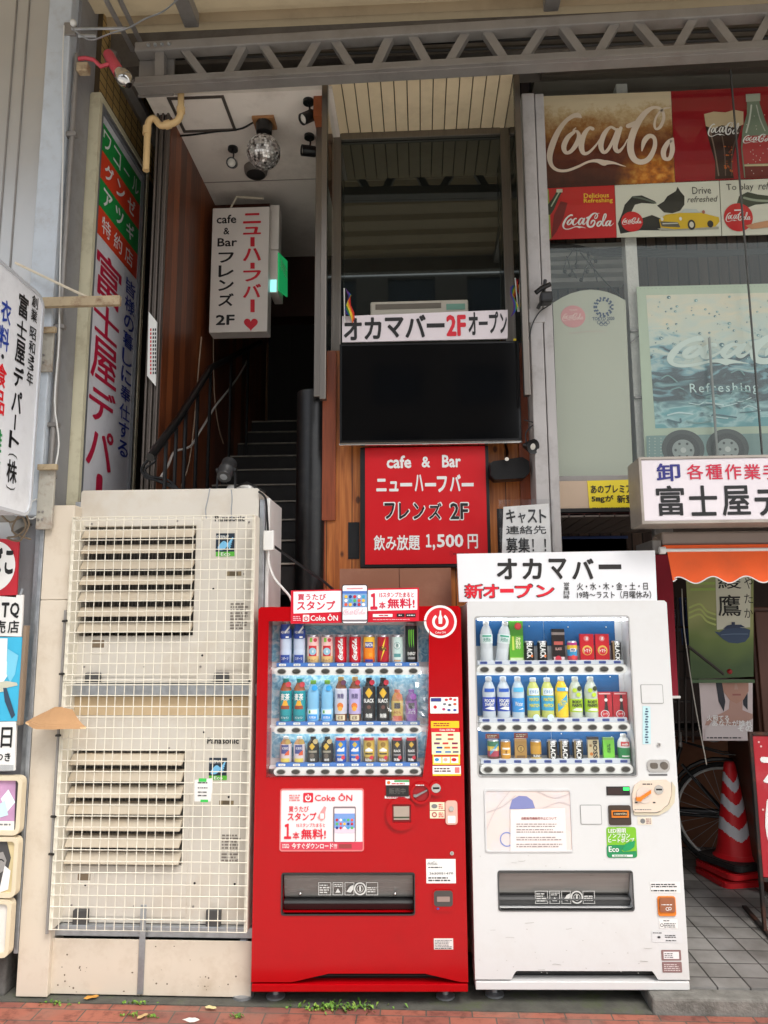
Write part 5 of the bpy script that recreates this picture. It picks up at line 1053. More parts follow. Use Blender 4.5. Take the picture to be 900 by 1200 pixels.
# bill reader, coin slot, return lever
d = MB(); a = RM.R_(452, 934, 489, 973); c = ((a[0]+a[2])/2, (a[1]+a[3])/2); r = (a[2]-a[0])/2; d.prism(f, disc(*c, r, 36), 0, .012, redp, [rr(c[0]-r*.6, c[1]-r*.52, c[0]+r*.6, c[1]+r*.6, .006)]); br_ = t.part('bill_reader', d)
q = (c[0]-r*.6, c[1]-r*.52, c[0]+r*.6, c[1]+r*.6); d = MB(); d.fbox(f, q[0], q[1], q[2], q[3], .0005, .003, ink((150, 20, 26))); d.fbox(f, q[0]+.008, q[1]+.014, q[2]-.008, q[3]-.01, .0035, .012, mat('bill_beige', (176, 160, 146), .4, .2)); d.fbox(f, q[0]+.008, q[1]+.022, q[2]-.008, q[1]+.028, .0125, .0135, ink((60, 70, 50))); t.part('bill_slot', d, br_)
d = MB(); cl = f.px(493, 929); r2 = r*.68; d.prism(f, disc(*cl, r2, 30), 0, .013, redp, [disc(*cl, r2*.76, 30)]); cc = f.px(511, 923.5); r3 = r*.46; d.prism(f, disc(*cc, r3, 26), 0, .0128, redp, [disc(*cc, r3*.66, 20)]); ch = t.part('coin_unit', d)
d = MB(); d.prism(f, disc(*cl, r2*.75, 26), .0004, .003, ink((150, 16, 24))); t.part('lever_recess', d, ch)
a1, a2 = f.px(484.5, 932), f.px(500.5, 925.5); d = MB(); d.prism(f, [(a1[0], a1[1]-.005), (a1[0]+.012, a1[1]-.007), (a2[0], a2[1]-.003), (a2[0], a2[1]+.003), (a1[0]+.016, a1[1]+.006), (a1[0], a1[1]+.005)], .0035, .012, mat('lever_grey', (150, 148, 148), .35, .4)); t.part('return_lever', d, ch)
d = MB(); d.prism(f, disc(*cc, r3*.64, 20), .0004, .004, chrome); d.fbox(f, cc[0]-r3*.45, cc[1]-r3*.12, cc[0]+r3*.45, cc[1]+r3*.12, .0045, .006, blackm); t.part('coin_slot', d, ch)
l = L(t, f, .0135); l.lines(487, 918.5, 499, 920.5, 1, WHITE, lv=0); l.done('coin_print')
d = MB(); a = RM.R_(452.5, 920.5, 479, 933); d.fbox(f, a[0], a[1], a[2], a[3], 0, .006, mat('display_black', (36, 34, 34), .3)); dz = t.part('price_display', d); l = L(t, f, .0065, parent=dz); l.t('販売中', 456, 923, 475, 930, ink((92, 90, 86)), .03, lv=0); l.done('display_text')
l = L(t, f); l.rect(452, 914, 479.5, 920, WHITE); l.rect(462, 914.2, 479.5, 916.2, ink((60, 160, 90)), 1); l.ell(455.5, 917, 2, 2, ink((230, 110, 40)), 1, 10); l.lines(459, 917, 478, 919.4, 1, rd); l.rect(451, 932.5, 480, 935.5, WHITE); l.lines(453, 933, 478, 935, 1, PINK); l.done('display_sticker')
l = L(t, f); l.rect(503.8, 940, 521, 949.3, CREAM); l.rect(503.8, 950, 521, 959, CREAM); l.ell(509, 944.6, 3.6, 2.6, GREY, 1, 10); l.ring(509, 954.5, 1.7, 2.9, ink((170, 50, 60)), 1); l.lines(514, 941.5, 520, 948, 3, rd); l.lines(514, 951.5, 520, 958, 3, rd); l.done('notice_sticker')
d = MB(); a = RM.R_(522, 938, 536, 966); d.prism(f, rr(a[0], a[1], a[2], a[3], .014, 6), 0, .006, mat('lock_pink', (224, 176, 160), .4)); d.prism(f, disc((a[0]+a[2])/2, a[3]-.035, .012, 18), .006, .012, chrome); d.prism(f, rr(a[0]+.01, a[1]+.008, a[2]-.01, a[1]+.04, .004), .006, .008, WHITE); t.part('lock_cover', d)
d = MB(); cq = f.px(529.5, 999.5); d.prism(f, disc(*cq, .009, 18), 0, .006, chrome); d.fbox(f, cq[0]-.0015, cq[1]-.005, cq[0]+.0015, cq[1]+.005, .0062, .007, blackm); t.part('key_lock', d)
l = L(t, f); l.rect(499.5, 1006.5, 534, 1035, ink((236, 234, 230))); l.script(501, 1009, 513, 1014, GREY, 1); l.lines(502, 1015, 522, 1017.5, 1, DKGREY); l.t('2630051470', 503, 1022, 531, 1024.5, DKGREY, .01); l.lines(502, 1027, 532, 1033, 2, DKGREY); l.done('machine_plate')
d = MB(); a = RM.R_(507, 1042, 532, 1068); d.prism(f, rr(a[0], a[1], a[2], a[3], .02, 5), 0, .006, redp); d.prism(f, rr(a[0]+.006, a[1]+.024, a[2]-.006, a[3]-.004, .014, 5), .0061, .008, mat('coin_cup', (72, 66, 64), .3)); d.prism(f, rr(a[0]+.02, a[1]+.045, a[2]-.02, a[3]-.03, .002, 2), .0081, .0095, mat('cup_label', (150, 128, 120), .5)); d.prism(f, disc(a[0]+.024, a[1]+.014, .006, 12, rv=.004), .0061, .008, ink((40, 80, 170))); t.part('coin_return', d)
l = L(t, f); l.rect(508.5, 1099.5, 531, 1112.5, ink((226, 216, 212))); l.lines(509.5, 1101, 530, 1110, 5, GREY); l.lines(509.5, 1110, 530, 1112, 1, DKGREY); l.done('rating_sticker')
def flap_print(M, ox, oy):
    l = L(M.t, M.f.off(-.024), .0); w = ink((200, 200, 196))
    for x0_, x1_ in ((0, 15), (17, 29), (31, 42), (56, 70)):
        for p, q in (((x0_, 0), (x1_, .6)), ((x0_, 14.4), (x1_, 15)), ((x0_, 0), (x0_+.6, 15)), ((x1_-.6, 0), (x1_, 15))): l.rect(ox+p[0], oy+p[1], ox+q[0], oy+q[1], w)
    l.lines(ox+1.5, oy+2, ox+13.5, oy+13, 4, w); l.lines(ox+57.5, oy+5, ox+68.5, oy+12, 3, w); l.ring(ox+49, oy+7.5, 5.6, 7.2, w); l.ring(ox+49, oy+7.5, 3.4, 4, w); l.rect(ox+48, oy+4.4, ox+50, oy+10.4, w); l.poly([(ox+33, oy+11), (ox+37, oy+5), (ox+41, oy+3), (ox+41, oy+8), (ox+38, oy+12)], w); l.poly([(ox+20, oy+12), (ox+23, oy+7), (ox+26, oy+12)], w); l.lines(ox+18.5, oy+1.5, ox+28, oy+5.5, 2, w); l.done('flap_print')
flap_print(RM, 373, 1034)
for x in (351, 463): 
    c = f.px(x, 1050); t.part('flap_bumper', MB().sphere(f.at(c[0], c[1], -.03), .008, chrome, 10, 6))
# ---------------------------------------------------------------- white machine
WM = Mach('vending_machine', 'plain white drinks vending machine beside the traffic cone', (557, 1160), (809, 1160.5), .07, [(543, 705.5), (780, 703)], None)
f = WM.f; t = WM.t; zd = f.px(680, 1148)[1]
a = WM.R_(559, 723, 741, 909.5); wp = rr(a[0], a[1], a[2], a[3], .012, 3); sq = WM.R_(585, 1021.5, 741, 1066)
n0 = WM.R_(602, 1138, 768, 1148); nt_ = [(n0[0]-.012, zd), (n0[0]+.006, n0[3]-.008), (n0[0]+.014, n0[3]), (n0[2]-.014, n0[3]), (n0[2]-.006, n0[3]-.008), (n0[2]+.012, zd)]
WM.door(whp, wp, [(sq[0], sq[1]), (sq[2], sq[1]), (sq[2], sq[3]), (sq[0], sq[3])], nt_, zd)
WM.slot(sq, mat('flap_grey2', (148, 146, 142), .28, .2, .12, 3, stretch=(1, 1, 14)), mat('slot_dark2', (70, 70, 70), .4, var=.05))
wu = (a[0], a[2]); t.part('display_back', MB().fbox(f, a[0], a[1], a[2], a[3], -.128, -.122, liner)); dp = MB()
for q in ((557, 726, 729, 757.5), (559, 793, 735, 842), (560, 860, 745, 890)): 
    b = f.rect(*q); 
    for i in range(2): dp.fbox(f, b[0]+(b[2]-b[0])*i/2+.001, b[1], b[0]+(b[2]-b[0])*(i+1)/2-.001, b[3], -.1215, -.119-i*.0004, bluep)
t.part('blue_backing', dp)
mb = MB()
for x, y in ((558, 735), (580, 748), (625, 734), (672, 735), (718, 735), (561, 845), (571, 748), (723, 795), (664, 864), (725, 868)): mb.sphere(f.at(*f.px(x, y), -.117), .0035, WHITE, 6, 4)
t.part('pins', mb)
prw = mat('price_white', (200, 206, 214), .4, var=.03)
for q in ((559.4, 779.5, 735.5, 789.5), (562, 847.8, 740, 858), (563.6, 897, 743.6, 907.8)): WM.shelf(q, 10, wu, prw, ink((60, 80, 150)))
t.part('window_pane', MB().add([f.at(p[0], p[1], -.006) for p in wp], [tuple(range(len(wp)))], pgl))
t.part('window_frame', MB().prism(f, rr(a[0]-.006, a[1]-.006, a[2]+.006, a[3]+.006, .016, 3), -.012, .002, mat('frame_grey', (176, 174, 172), .35, .2, .04), [wp]))
b = WM.R_(568, 924.5, 671, 998.5); po = t.part('poster_frame', MB().prism(f, rr(*b, .014), 0, .005, mat('frame_pale', (206, 206, 206), .3), [rr(b[0]+.008, b[1]+.008, b[2]-.008, b[3]-.008, .01)]))
t.part('poster_panel', MB().prism(f, rr(b[0]+.008, b[1]+.008, b[2]-.008, b[3]-.008, .01), .0004, .0012, mat('pale_poster', (226, 210, 204), .25, var=.05, scale=3, dirt=(206, 208, 216), damt=.9, dscale=4)), po)
l = L(t, f.off(.0012), parent=po); l.poly([(597, 948), (600, 937), (608, 932.5), (617, 933), (624, 938), (627, 947), (612, 948)], ink((128, 134, 184))); l.ring(594, 983.5, 7, 8.2, ink((120, 140, 200)), 0, 40, 320)
for p in (((570, 952), (590, 944), (604, 932)), ((569, 975), (580, 950), (598, 926)), ((630, 927), (650, 935), (669, 929)), ((634, 948), (655, 940), (669, 944))): l.stroke(p, .7, ink((200, 190, 190)))
l.poly([(598, 948.5), (662, 946.5), (664, 997), (598, 997)], ink((236, 226, 222)), 2); l.t('自動販売機販売中止について', 611, 957, 652, 960.5, ink((150, 60, 60)), .02, lv=3)
for y in (964, 970.5, 979.5, 987.5): l.lines(605, y, 661, y+5.5, 2, ink((150, 140, 138)), 3, .4)
l.done('poster_print')
for q, nm in (((680, 943, 705, 966), 'cover_plate'), ((751, 802, 777, 824.5), 'cover_plate')):
    b = WM.R_(*q); t.part(nm, MB().prism(f, rr(*b, .006), 0, .0025, mat('groove', (150, 150, 148), .5), [rr(b[0]+.003, b[1]+.003, b[2]-.003, b[3]-.003, .004)])); t.part(nm, MB().prism(f, rr(b[0]+.003, b[1]+.003, b[2]-.003, b[3]-.003, .004), 0, .003, whp))
d = MB(); b = WM.R_(710.5, 921.5, 738, 932); d.fbox(f, b[0], b[1], b[2], b[3], 0, .004, mat('display_black', (36, 34, 34), .3), .003); dz = t.part('price_display', d); l = L(t, f, .0045, parent=dz); l.rect(730, 922.5, 737, 926, mat('led_green', (50, 220, 90), .4, emit=1.2, var=0)); l.rect(712, 923, 729, 931, ink((52, 36, 34))); l.done('display_text')
d = MB(); b = WM.R_(713, 943.5, 739, 966.5); d.prism(f, rr(*b, .008), 0, .007, mat('reader_brown', (64, 52, 44), .4)); br_ = t.part('bill_reader', d); d = MB(); q = WM.R_(716, 949, 736, 957.5); d.fbox(f, q[0], q[1], q[2], q[3], .0075, .012, mat('orange_plastic', (226, 126, 30), .35)); q2 = WM.R_(717.5, 950.5, 734, 955); d.fbox(f, q2[0], q2[1], q2[2], q2[3], .0125, .0145, blackm); t.part('bill_slot', d, br_); l = L(t, f, .0147, parent=br_); l.t('1000YEN', 719, 951.7, 733, 954, ink((220, 200, 160)), .02, lv=0); l.done()
beigep = mat('beige_plastic', (222, 204, 186), .4, var=.03); o = [f.px(*p) for p in ((741, 948), (740, 930), (743, 920), (751, 914.5), (780, 913.5), (785, 917), (786, 930), (782, 941), (774, 949), (768, 951), (743, 951))]
d = MB(); d.prism(f, o, 0, .012, beigep); o2 = [f.px(*p) for p in ((743, 955), (741.5, 951), (770, 952.5), (783, 943), (787, 930), (787, 916), (791, 922), (790, 940), (783, 949), (772, 955))]; d.prism(f, o2, 0, .006, mat('beige_under', (206, 196, 172), .45)); cu = t.part('coin_unit', d)
d = MB(); c = f.px(754, 931); d.prism(f, disc(*c, .038, 28), .0125, .015, mat('dial_pale', (214, 202, 190), .3)); a1, a2 = f.px(744, 935), f.px(761, 926.5); d.prism(f, [(a1[0], a1[1]-.008), (a1[0]+.02, a1[1]-.012), (a1[0]+.03, a1[1]), (a2[0], a2[1]-.007), (a2[0], a2[1]+.006), (a1[0]+.02, a1[1]+.008), (a1[0], a1[1]+.008)], .0155, .025, mat('orange_plastic', (226, 126, 30), .35)); t.part('return_lever', d, cu)
d = MB(); c = f.px(771, 924.5); d.prism(f, disc(*c, .021, 22), .0125, .016, chrome); d.fbox(f, c[0]-.014, c[1]-.003, c[0]+.014, c[1]+.004, .0165, .018, blackm); t.part('coin_slot', d, cu)
l = L(t, f, .0128, parent=cu); l.lines(752, 917, 764, 919.5, 1, blackm, 0); l.lines(742.5, 947, 766, 949, 1, GREY, 0); l.rect(743, 939, 746, 940.5, DKGREY); l.rect(764, 939, 767, 940.5, DKGREY); l.done('coin_print')
l = L(t, f); l.rect(747, 957, 764, 966.5, ink((222, 214, 196))); l.ell(753, 962, 3, 3, GREY, 1, 8); l.lines(757, 958.5, 763, 965.5, 3, ink((150, 90, 90))); l.done('notice_sticker')
l = L(t, f); l.rect(711, 969, 746, 1005, ink((122, 186, 40)), 0, .012); l.rect(711, 990, 746, 1005, ink((30, 138, 84)), 1, .012); l.poly([(728, 996), (745.5, 985), (745.5, 997), (730, 998)], ink((122, 186, 40)), 2)
for s, y0, y1, x1 in (('LED照明', 970.5, 976, 733), ('ノンフロン', 976.5, 981.5, 738), ('ヒートポンプ', 981.5, 987, 743)): l.t(s, 712.5, y0, x1, y1, WHITE, .04, lv=2)
l.poly([(729, 996), (732, 989), (738, 986), (744, 985), (743, 992), (738, 996), (732, 997.5)], ink((24, 150, 90)), 3); l.t('Eco', 713, 991.5, 725, 998, WHITE, .03, lv=3); l.rect(717, 1001.2, 741, 1003.6, WHITE, 3); l.lines(719, 1001.6, 739, 1003.3, 1, ink((60, 140, 80)), 4); l.done('eco_sticker')
l = L(t, f); l.poly([(753, 827), (762, 828), (762.5, 872), (753, 872)], ink((186, 218, 222))); 
for k in range(14): l.rect(756.5-(k % 3)*.5, 830+k*3, 758.6+(k % 2), 831.6+k*3, ink((50, 70, 100)), 1)
l.done('taped_memo')
d = MB(); c = f.px(772, 872.5); d.prism(f, disc(*c, .009, 18), 0, .006, chrome); d.fbox(f, c[0]-.0015, c[1]-.005, c[0]+.0015, c[1]+.005, .0062, .007, blackm); t.part('key_lock', d)
d = MB(); b = WM.R_(758, 890, 784.5, 904); d.prism(f, rr(*b, .02, 6), 0, .006, chrome); d.prism(f, disc(b[2]-.028, (b[1]+b[3])/2, .018, 20), .0061, .011, bsteel); d.prism(f, rr(b[0]+.014, b[1]+.014, b[0]+.05, b[3]-.014, .01), .0061, .009, bsteel); t.part('handle_lock', d)
l = L(t, f); l.rect(760, 907, 782, 909, ink((90, 90, 90))); l.done('maker_plate')
l = L(t, f); l.lines(763, 1035, 795, 1040, 2, DKGREY); l.lines(763, 1042, 796, 1045, 1, DKGREY); l.rect(762, 1033, 797, 1046, ink((228, 226, 222))); l.done('address_sticker')
d = MB(); b = WM.R_(770.5, 1050, 791.5, 1073); d.prism(f, rr(*b, .01), 0, .006, mat('orange_plastic', (226, 126, 30), .35)); q = WM.R_(772, 1051, 790, 1068); d.prism(f, rr(*q, .008), .0061, .012, mat('cup_brown', (150, 92, 62), .35)); t.part('coin_return', d); l = L(t, f, .0125); l.lines(774, 1058, 788, 1060, 1, WHITE); l.ring(781, 1064, 1.4, 2, WHITE); l.ring(784, 1063.6, 1.2, 1.8, WHITE); l.done('cup_print')
l = L(t, f); l.rect(772.5, 1077, 794, 1088, ink((232, 230, 226))); l.lines(777, 1077.8, 787, 1079.6, 1, DKGREY); l.lines(778, 1081, 793, 1087, 3, GREY); l.ring(775.5, 1084, 1.3, 2, DKGREY); l.done('notice_sticker')
l = L(t, f); l.poly([(763.5, 1091), (799, 1092), (800, 1105), (764, 1104)], ink((212, 212, 212))); l.lines(765, 1092, 776, 1094, 1, DKGREY); l.lines(779, 1095, 792, 1099, 2, DKGREY); l.lines(780, 1101, 796, 1103, 1, DKGREY); l.ell(772, 1098, 2, 1.4, DKGREY, 1, 8); l.done('address_sticker')
l = L(t, f); pl_ = ink((140, 108, 106)); l.rect(775, 1113, 798, 1125.5, pl_, 0, .004); l.rect(777.5, 1115, 795.5, 1123.5, ink((232, 226, 226)), 1); l.lines(778.5, 1116, 789, 1122.5, 3, GREY, 2); l.rect(776, 1127, 799, 1139.5, pl_, 0, .004); l.lines(778, 1129, 797, 1138, 4, ink((210, 196, 194)), 1); l.done('rating_sticker')
flap_print(WM, 627, 1044)
for y in (726, 788, 856.5): WM.lamp(562, 736, y)
# scuffs on the white door
l = L(t, f, .0006); sc_ = ink((180, 178, 174)); rs_ = random.Random(4)
for _ in range(46):
    x, y = rs_.uniform(560, 795), rs_.choice([rs_.uniform(1075, 1140), rs_.uniform(1000, 1018), rs_.uniform(1110, 1140)])
    if x > 760: continue
    l.stroke([(x, y), (x+rs_.uniform(1, 6), y+rs_.uniform(-.5, .5)), (x+rs_.uniform(6, 10), y+rs_.uniform(-1, 1))] if rs_.random() < .3 else [(x, y), (x+.5, y+.3), (x+1, y+.2)], rs_.uniform(.3, .7), sc_)
l.done('scuff_marks')
# ---------------------------------------------------------------- boards on the machines
f = Face(RM.f.at(0, 0, -.012), RM.f.u, RM.f.v); f = f.off(.02); a = f.rect(341, 690, 491, 730)
t = T('campaign_board', 'red and white stamp campaign board fixed along the top of the red machine', 'sign', f.at((a[0]+a[2])/2, a[1]), RM.rz)
rdb = mat('board_red', (208, 26, 48), .3, var=.02); q0 = f.rect(340, 691, 402, 731); q1 = f.rect(430, 688.5, 491.5, 729)
bd = [f.px(*p) for p in ((340.5, 731), (491, 728), (491, 688.5), (341, 692))]; t.part('board', MB().prism(f, bd, -.006, .0, rdb)); l = L(t, f)
l.poly([(344, 693.5), (400, 692.3), (400, 717), (344, 719)], ink((246, 240, 242))); l.poly([(431, 691.5), (489, 690.5), (489, 714.5), (431, 716)], ink((246, 240, 242)))
rd2 = ink((206, 24, 60)); l.t('買うたび', 349, 696, 382, 703.5, rd2, .04); l.t('スタンプ', 348, 704, 393, 715, rd2, .045); l.rect(355, 720.5, 362.5, 728.5, WHITE, 1, .004); l.ring(358.7, 725, 1.7, 2.8, rd2, 2, 125, 415, 14); l.rect(358.3, 721.5, 359.2, 725, rd2, 3); l.t('Coke ÔN', 364, 719.5, 396, 727.5, WHITE, .03); l.lines(343.5, 721.5, 353, 728, 3, ink((240, 180, 190)))
l.t('１', 434, 695, 442.5, 714.5, rd2, .07); l.t('15スタンプたまると', 444.5, 694, 485, 700, rd2, .03); l.t('本', 444, 705, 452, 713.5, rd2, .05); l.t('無料!', 454, 701, 486, 713, rd2, .06); l.rect(437, 719.5, 460, 723, WHITE, 1); l.lines(444, 720, 456, 722.5, 1, rd2, 2); l.rect(465, 719, 474, 723, BLACK, 1); l.rect(475.5, 719, 487, 723, BLACK, 1); l.lines(467, 720, 473, 722, 1, WHITE, 2); l.lines(477, 720, 486, 722, 1, WHITE, 2); l.lines(437, 725, 484, 727, 1, ink((240, 170, 180))); l.done()
g = f.off(.012); ph = [g.px(*p) for p in ((400.5, 731), (431, 730.5), (431, 685), (400.5, 685.5))]; b = (ph[0][0], ph[0][1], ph[1][0], ph[2][1]); pp_ = t.part('phone_panel', MB().prism(g, rr(*b, .012), -.012, 0, mat('phone_dark', (44, 42, 48), .3)))
l = L(t, g, parent=pp_); q = (b[0]+.004, b[1]+.003, b[2]-.004, b[3]-.004); l.P(rr(*q, .009), ink((244, 240, 242))); h = q[3]-q[1]; l.P([(q[0], q[1]+h*.42), (q[2], q[1]+h*.42), (q[2], q[1]+h*.84), (q[0], q[1]+h*.84)], ink((130, 168, 214)), 1); l.P([(q[0], q[1]+h*.78), (q[2], q[1]+h*.78), (q[2], q[1]+h*.85), (q[0], q[1]+h*.85)], ink((80, 120, 196)), 2)
for j in range(3):
    for i in range(5): l.P(disc(q[0]+(q[2]-q[0])*(.14+.18*i), q[1]+h*(.70-.105*j), .008, 12), ink(cs_[(i*3+j*2+1) % 7]), 3)
l.scriptu((q[0]+.002, q[1]+h*.22, q[2]-.002, q[1]+h*.38), ink((226, 190, 200)), 3); l.P([(q[0], q[1]+h*.05), (q[2], q[1]+h*.05), (q[2], q[1]+h*.09), (q[0], q[1]+h*.09)], ink((120, 110, 116)), 2); l.P([(q[0]+.02, q[1]+h*.91), (q[2]-.02, q[1]+h*.91), (q[2]-.02, q[1]+h*.93), (q[0]+.02, q[1]+h*.93)], ink((220, 120, 130)), 2); l.done('screen_print')
# white bar sign on the white machine
f = Face(WM.f.at(0, 0, -.1), WM.f.u, WM.f.v); bs = [f.px(*p) for p in ((538, 704), (770, 702), (767.5, 645), (535.5, 649))]; z0_ = WM.top+.001
t = T('bar_sign', 'white sign board with black and red writing standing on the white machine', 'sign', f.at((bs[0][0]+bs[1][0])/2, z0_), WM.rz)
bs[0] = (bs[0][0], z0_); bs[1] = (bs[1][0], z0_); t.part('board', MB().prism(f, bs, -.03, 0, mat('board_white', (232, 232, 234), .4, var=.015))); l = L(t, f); kk = ink((34, 30, 28))
for c, x0_, x1_ in (('オ', 582, 606), ('カ', 612, 635), ('マ', 643, 664), ('バ', 670, 696)): l.t(c, x0_, 654.5, x1_, 679, kk, .05)
l.rect(701.5, 661.5, 728, 667, kk); rd3 = ink((222, 22, 46))
for c, x0_, x1_, y0_, y1_ in (('新', 545, 566, 684.5, 701), ('オ', 567, 584, 685, 700.5), ('プ', 604, 624, 684.5, 700.5), ('ン', 629, 649, 686, 699.5)): l.t(c, x0_-1.2, y0_-.8, x1_+1.2, y1_+.8, kk, .06, lv=0); l.t(c, x0_, y0_, x1_, y1_, rd3, .055, lv=1)
l.rect(586, 690, 602, 694.5, rd3)
for i, c in enumerate('営業日時'): l.t(c, 660.5, 682.5+i*5, 667, 686.8+i*5, kk, .03)
l.t('火・水・木・金・土・日', 676, 682.5, 759, 691.5, kk, .025); l.t('19時～ラスト（月曜休み）', 676, 692.5, 763, 701.5, kk, .02); l.done()
t.part('rear_prop', MB().fbox(f, .4, z0_, .46, z0_+.1, -.12, -.031, whitep)); 
# plastic bag hanging over two bottles
f = RM.f.off(-.014); t = T('clear_bag', 'crumpled clear plastic bag taped in front of two bottles in the red machine', 'bag', f.at(*f.px(480, 850), 0), RM.rz); mb = MB(); nx = 12; ny = 10; pl2 = glass('bag_film', (238, 244, 246), 2.2, .12); rg = random.Random(3)
gx = [[f.at(*f.px(456+46*i/nx+rg.uniform(-1, 1)+(4*math.sin(j*.9) if i == 0 else 0), 794+56*j/ny+rg.uniform(-1, 1)), rg.uniform(-.012, .003)) for i in range(nx+1)] for j in range(ny+1)]
for j in range(ny):
    for i in range(nx): mb.quad(gx[j][i], gx[j][i+1], gx[j+1][i+1], gx[j+1][i], pl2)
t.part('film', mb)
# ---------------------------------------------------------------- the drinks on show
al = mat('can_lid', (196, 196, 198), .3, .8, .02); clear = mat('clear_bottle', (214, 226, 232), .12, var=.03); PROTO = {}
def pm_(c, rough=.3): return mat('pack_%02x%02x%02x' % c, c, rough, var=.02)
def drink(M, px, yb, yt, kind, cols, label, cat, group, print_=None, w=13.5, depth=-.075, tilt=0):
    f = M.f.off(depth); q = f.rect(px-w/2, yt, px+w/2, yb); r = (q[2]-q[0])/2; hgt = q[3]-q[1]; c = f.at((q[0]+q[2])/2, q[1]); z = Vector((0, 0, 1))
    n_ = {'can': 'drink_can', 'bottle': 'drink_bottle', 'pack': 'drink_dummy', 'small': 'drink_can'}[kind]
    t = T(n_, label, cat, c, M.rz, group); P = lambda a, b: (r*a, hgt*b)
    if kind == 'bottle':
        body, cap, lab, l0, l1 = cols[:5]
        t.part('body', MB().lathe(c, [P(.85, 0), P(.96, .02), P(.96, .30), P(.9, .33), P(.96, .36), P(.96, .66), P(.86, .76), P(.52, .88), P(.42, .905)], pm_(body, .15), n=20))
        t.part('cap', MB().lathe(c, [P(.44, .905), P(.47, .91), P(.47, .985), P(.42, 1)], pm_(cap), n=14)); t.part('label', MB().lathe(c, [P(.975, l0), P(.985, l0+.005), P(.985, l1-.01), P(.9 if l1 > .68 else .975, l1)], pm_(lab), n=24))
        rb = r*.985
    elif kind in ('can', 'small'):
        bands = cols; hs = [b[0] for b in bands]; pr = [P(.82, 0), P(.97, .04)]+[P(.97, h) for h in hs[1:]]+[P(.97, .93)]; bm_ = [pm_(bands[0][1])]+[pm_(b[1]) for b in bands]
        t.part('body', MB().lathe(c, pr, pm_(bands[0][1]), n=22, bands=bm_)); t.part('lid', MB().lathe(c, [P(.97, .93), P(.86, .97), P(.86, 1), P(.78, .985)], al, n=20)); rb = r*.97
    else:
        cc_ = cols; fl = Face(c, f.u, (0, 0, 1)); mb = MB()
        for (h0, col), h1 in zip(cc_, [b[0] for b in cc_[1:]]+[1]): mb.fbox(fl, -r, hgt*h0, r, hgt*h1, -.02, .0, pm_(col))
        t.part('card', mb); rb = None
    if M is RM and kind == 'can':
        fl = Face(c, f.u, (0, 0, 1)); k = q[2]-q[0]; t.part('sleeve', MB().fbox(fl, -k*.58, 0, k*.58, hgt*1.02, -r*.55, -r*.5, mat('sleeve', (206, 208, 212), .35, var=.03)))
    if print_:
        fl = Face(c, f.u, (0, 0, 1)); l = L(t, fl, .0008); 
        if rb: l.bend = (rb, c)
        print_(l, r if rb is None else rb, hgt); l.done('print')
    if tilt: t.o.rotation_euler = (0, tilt, M.rz)
    return t
def tx(s, u0, v0, u1, v1, col, bold=.03, rot=0, lv=1): return lambda l, r, h: l.tu(s, (u0*r, v0*h, u1*r, v1*h), ink(col), bold, lv=lv, rot=rot)
def dsc(u, v, k, col, lv=0, kv=1): return lambda l, r, h: l.P(disc(u*r, v*h, k*r, 16, rv=k*r*kv), ink(col), lv)
def rec(u0, v0, u1, v1, col, lv=0): return lambda l, r, h: l.P([(u0*r, v0*h), (u1*r, v0*h), (u1*r, v1*h), (u0*r, v1*h)], ink(col), lv)
def pol(p, col, lv=0): return lambda l, r, h: l.P([(a*r, b*h) for a, b in p], ink(col), lv)
def logo(u0, v0, u1, v1, col, rot=True): return lambda l, r, h: l.scriptu((u0*r, v0*h, u1*r, v1*h), ink(col), 1, 99, rot, 1.5)
def many(*fs): return lambda l, r, h: [q(l, r, h) for q in fs]
W_ = (238, 238, 234); K_ = (24, 22, 22)
G1 = 'sample drinks in the red machine'; rx = [335, 351, 367, 383.5, 399.5, 416, 432.5, 449, 465.5, 482]
def pair(xs, yb, yt, kind, cols, what, where, cat, pr, w=13.5):
    for x, o in zip(xs, ('nearer the air conditioners', 'nearer the payment panel')): drink(RM, x, yb, yt, kind, cols, f'{what}, {o}, {where}, red machine', cat, G1, pr, w)
top_, mid_, bot_ = 'top shelf', 'middle shelf', 'bottom shelf'
wat = many(rec(-.8, .58, .8, .93, (40, 70, 150)), rec(-.8, 0, .8, .2, (46, 76, 156)), pol([(-.1, .74), (.7, .9), (.75, .84), (0, .70)], W_, 1), tx('AQUARIUS', -.7, .7, .7, .77, W_, .03, lv=2), rec(.1, .6, .6, .64, W_, 1), tx('スポーツ', -.55, .08, .55, .15, W_, .02))
pair(rx[0:2], 777, 728, 'bottle', ((196, 208, 228), (236, 236, 236), (50, 80, 160), .6, .82), 'sports drink bottle with blue bands', top_, 'bottle', wat, 14.5)
app = many(pol([(-.7, .25), (.7, .25), (.7, .62), (-.7, .62)], (206, 40, 48)), dsc(0, .42, .62, (150, 196, 216), 1), dsc(.45, .82, .34, (206, 60, 80)), pol([(-.5, .75), (-.05, .75), (-.05, .9), (-.5, .9)], (130, 190, 70)), tx('りんご', -.6, .07, .6, .16, (150, 60, 40), .03), tx('¥', -.1, .36, .2, .48, W_, .04, lv=2))
pair(rx[2:4], 777, 744, 'can', ((0, (232, 196, 130)), (.25, (240, 214, 196)), (.6, (240, 196, 190))), 'pink and cream apple juice can', top_, 'can', app, 14)
pair(rx[4:6], 777, 744, 'can', ((0, (190, 30, 44)), (.1, (206, 20, 40))), 'red cola can with white script', top_, 'can', logo(-.42, .12, .42, .9, W_), 14)
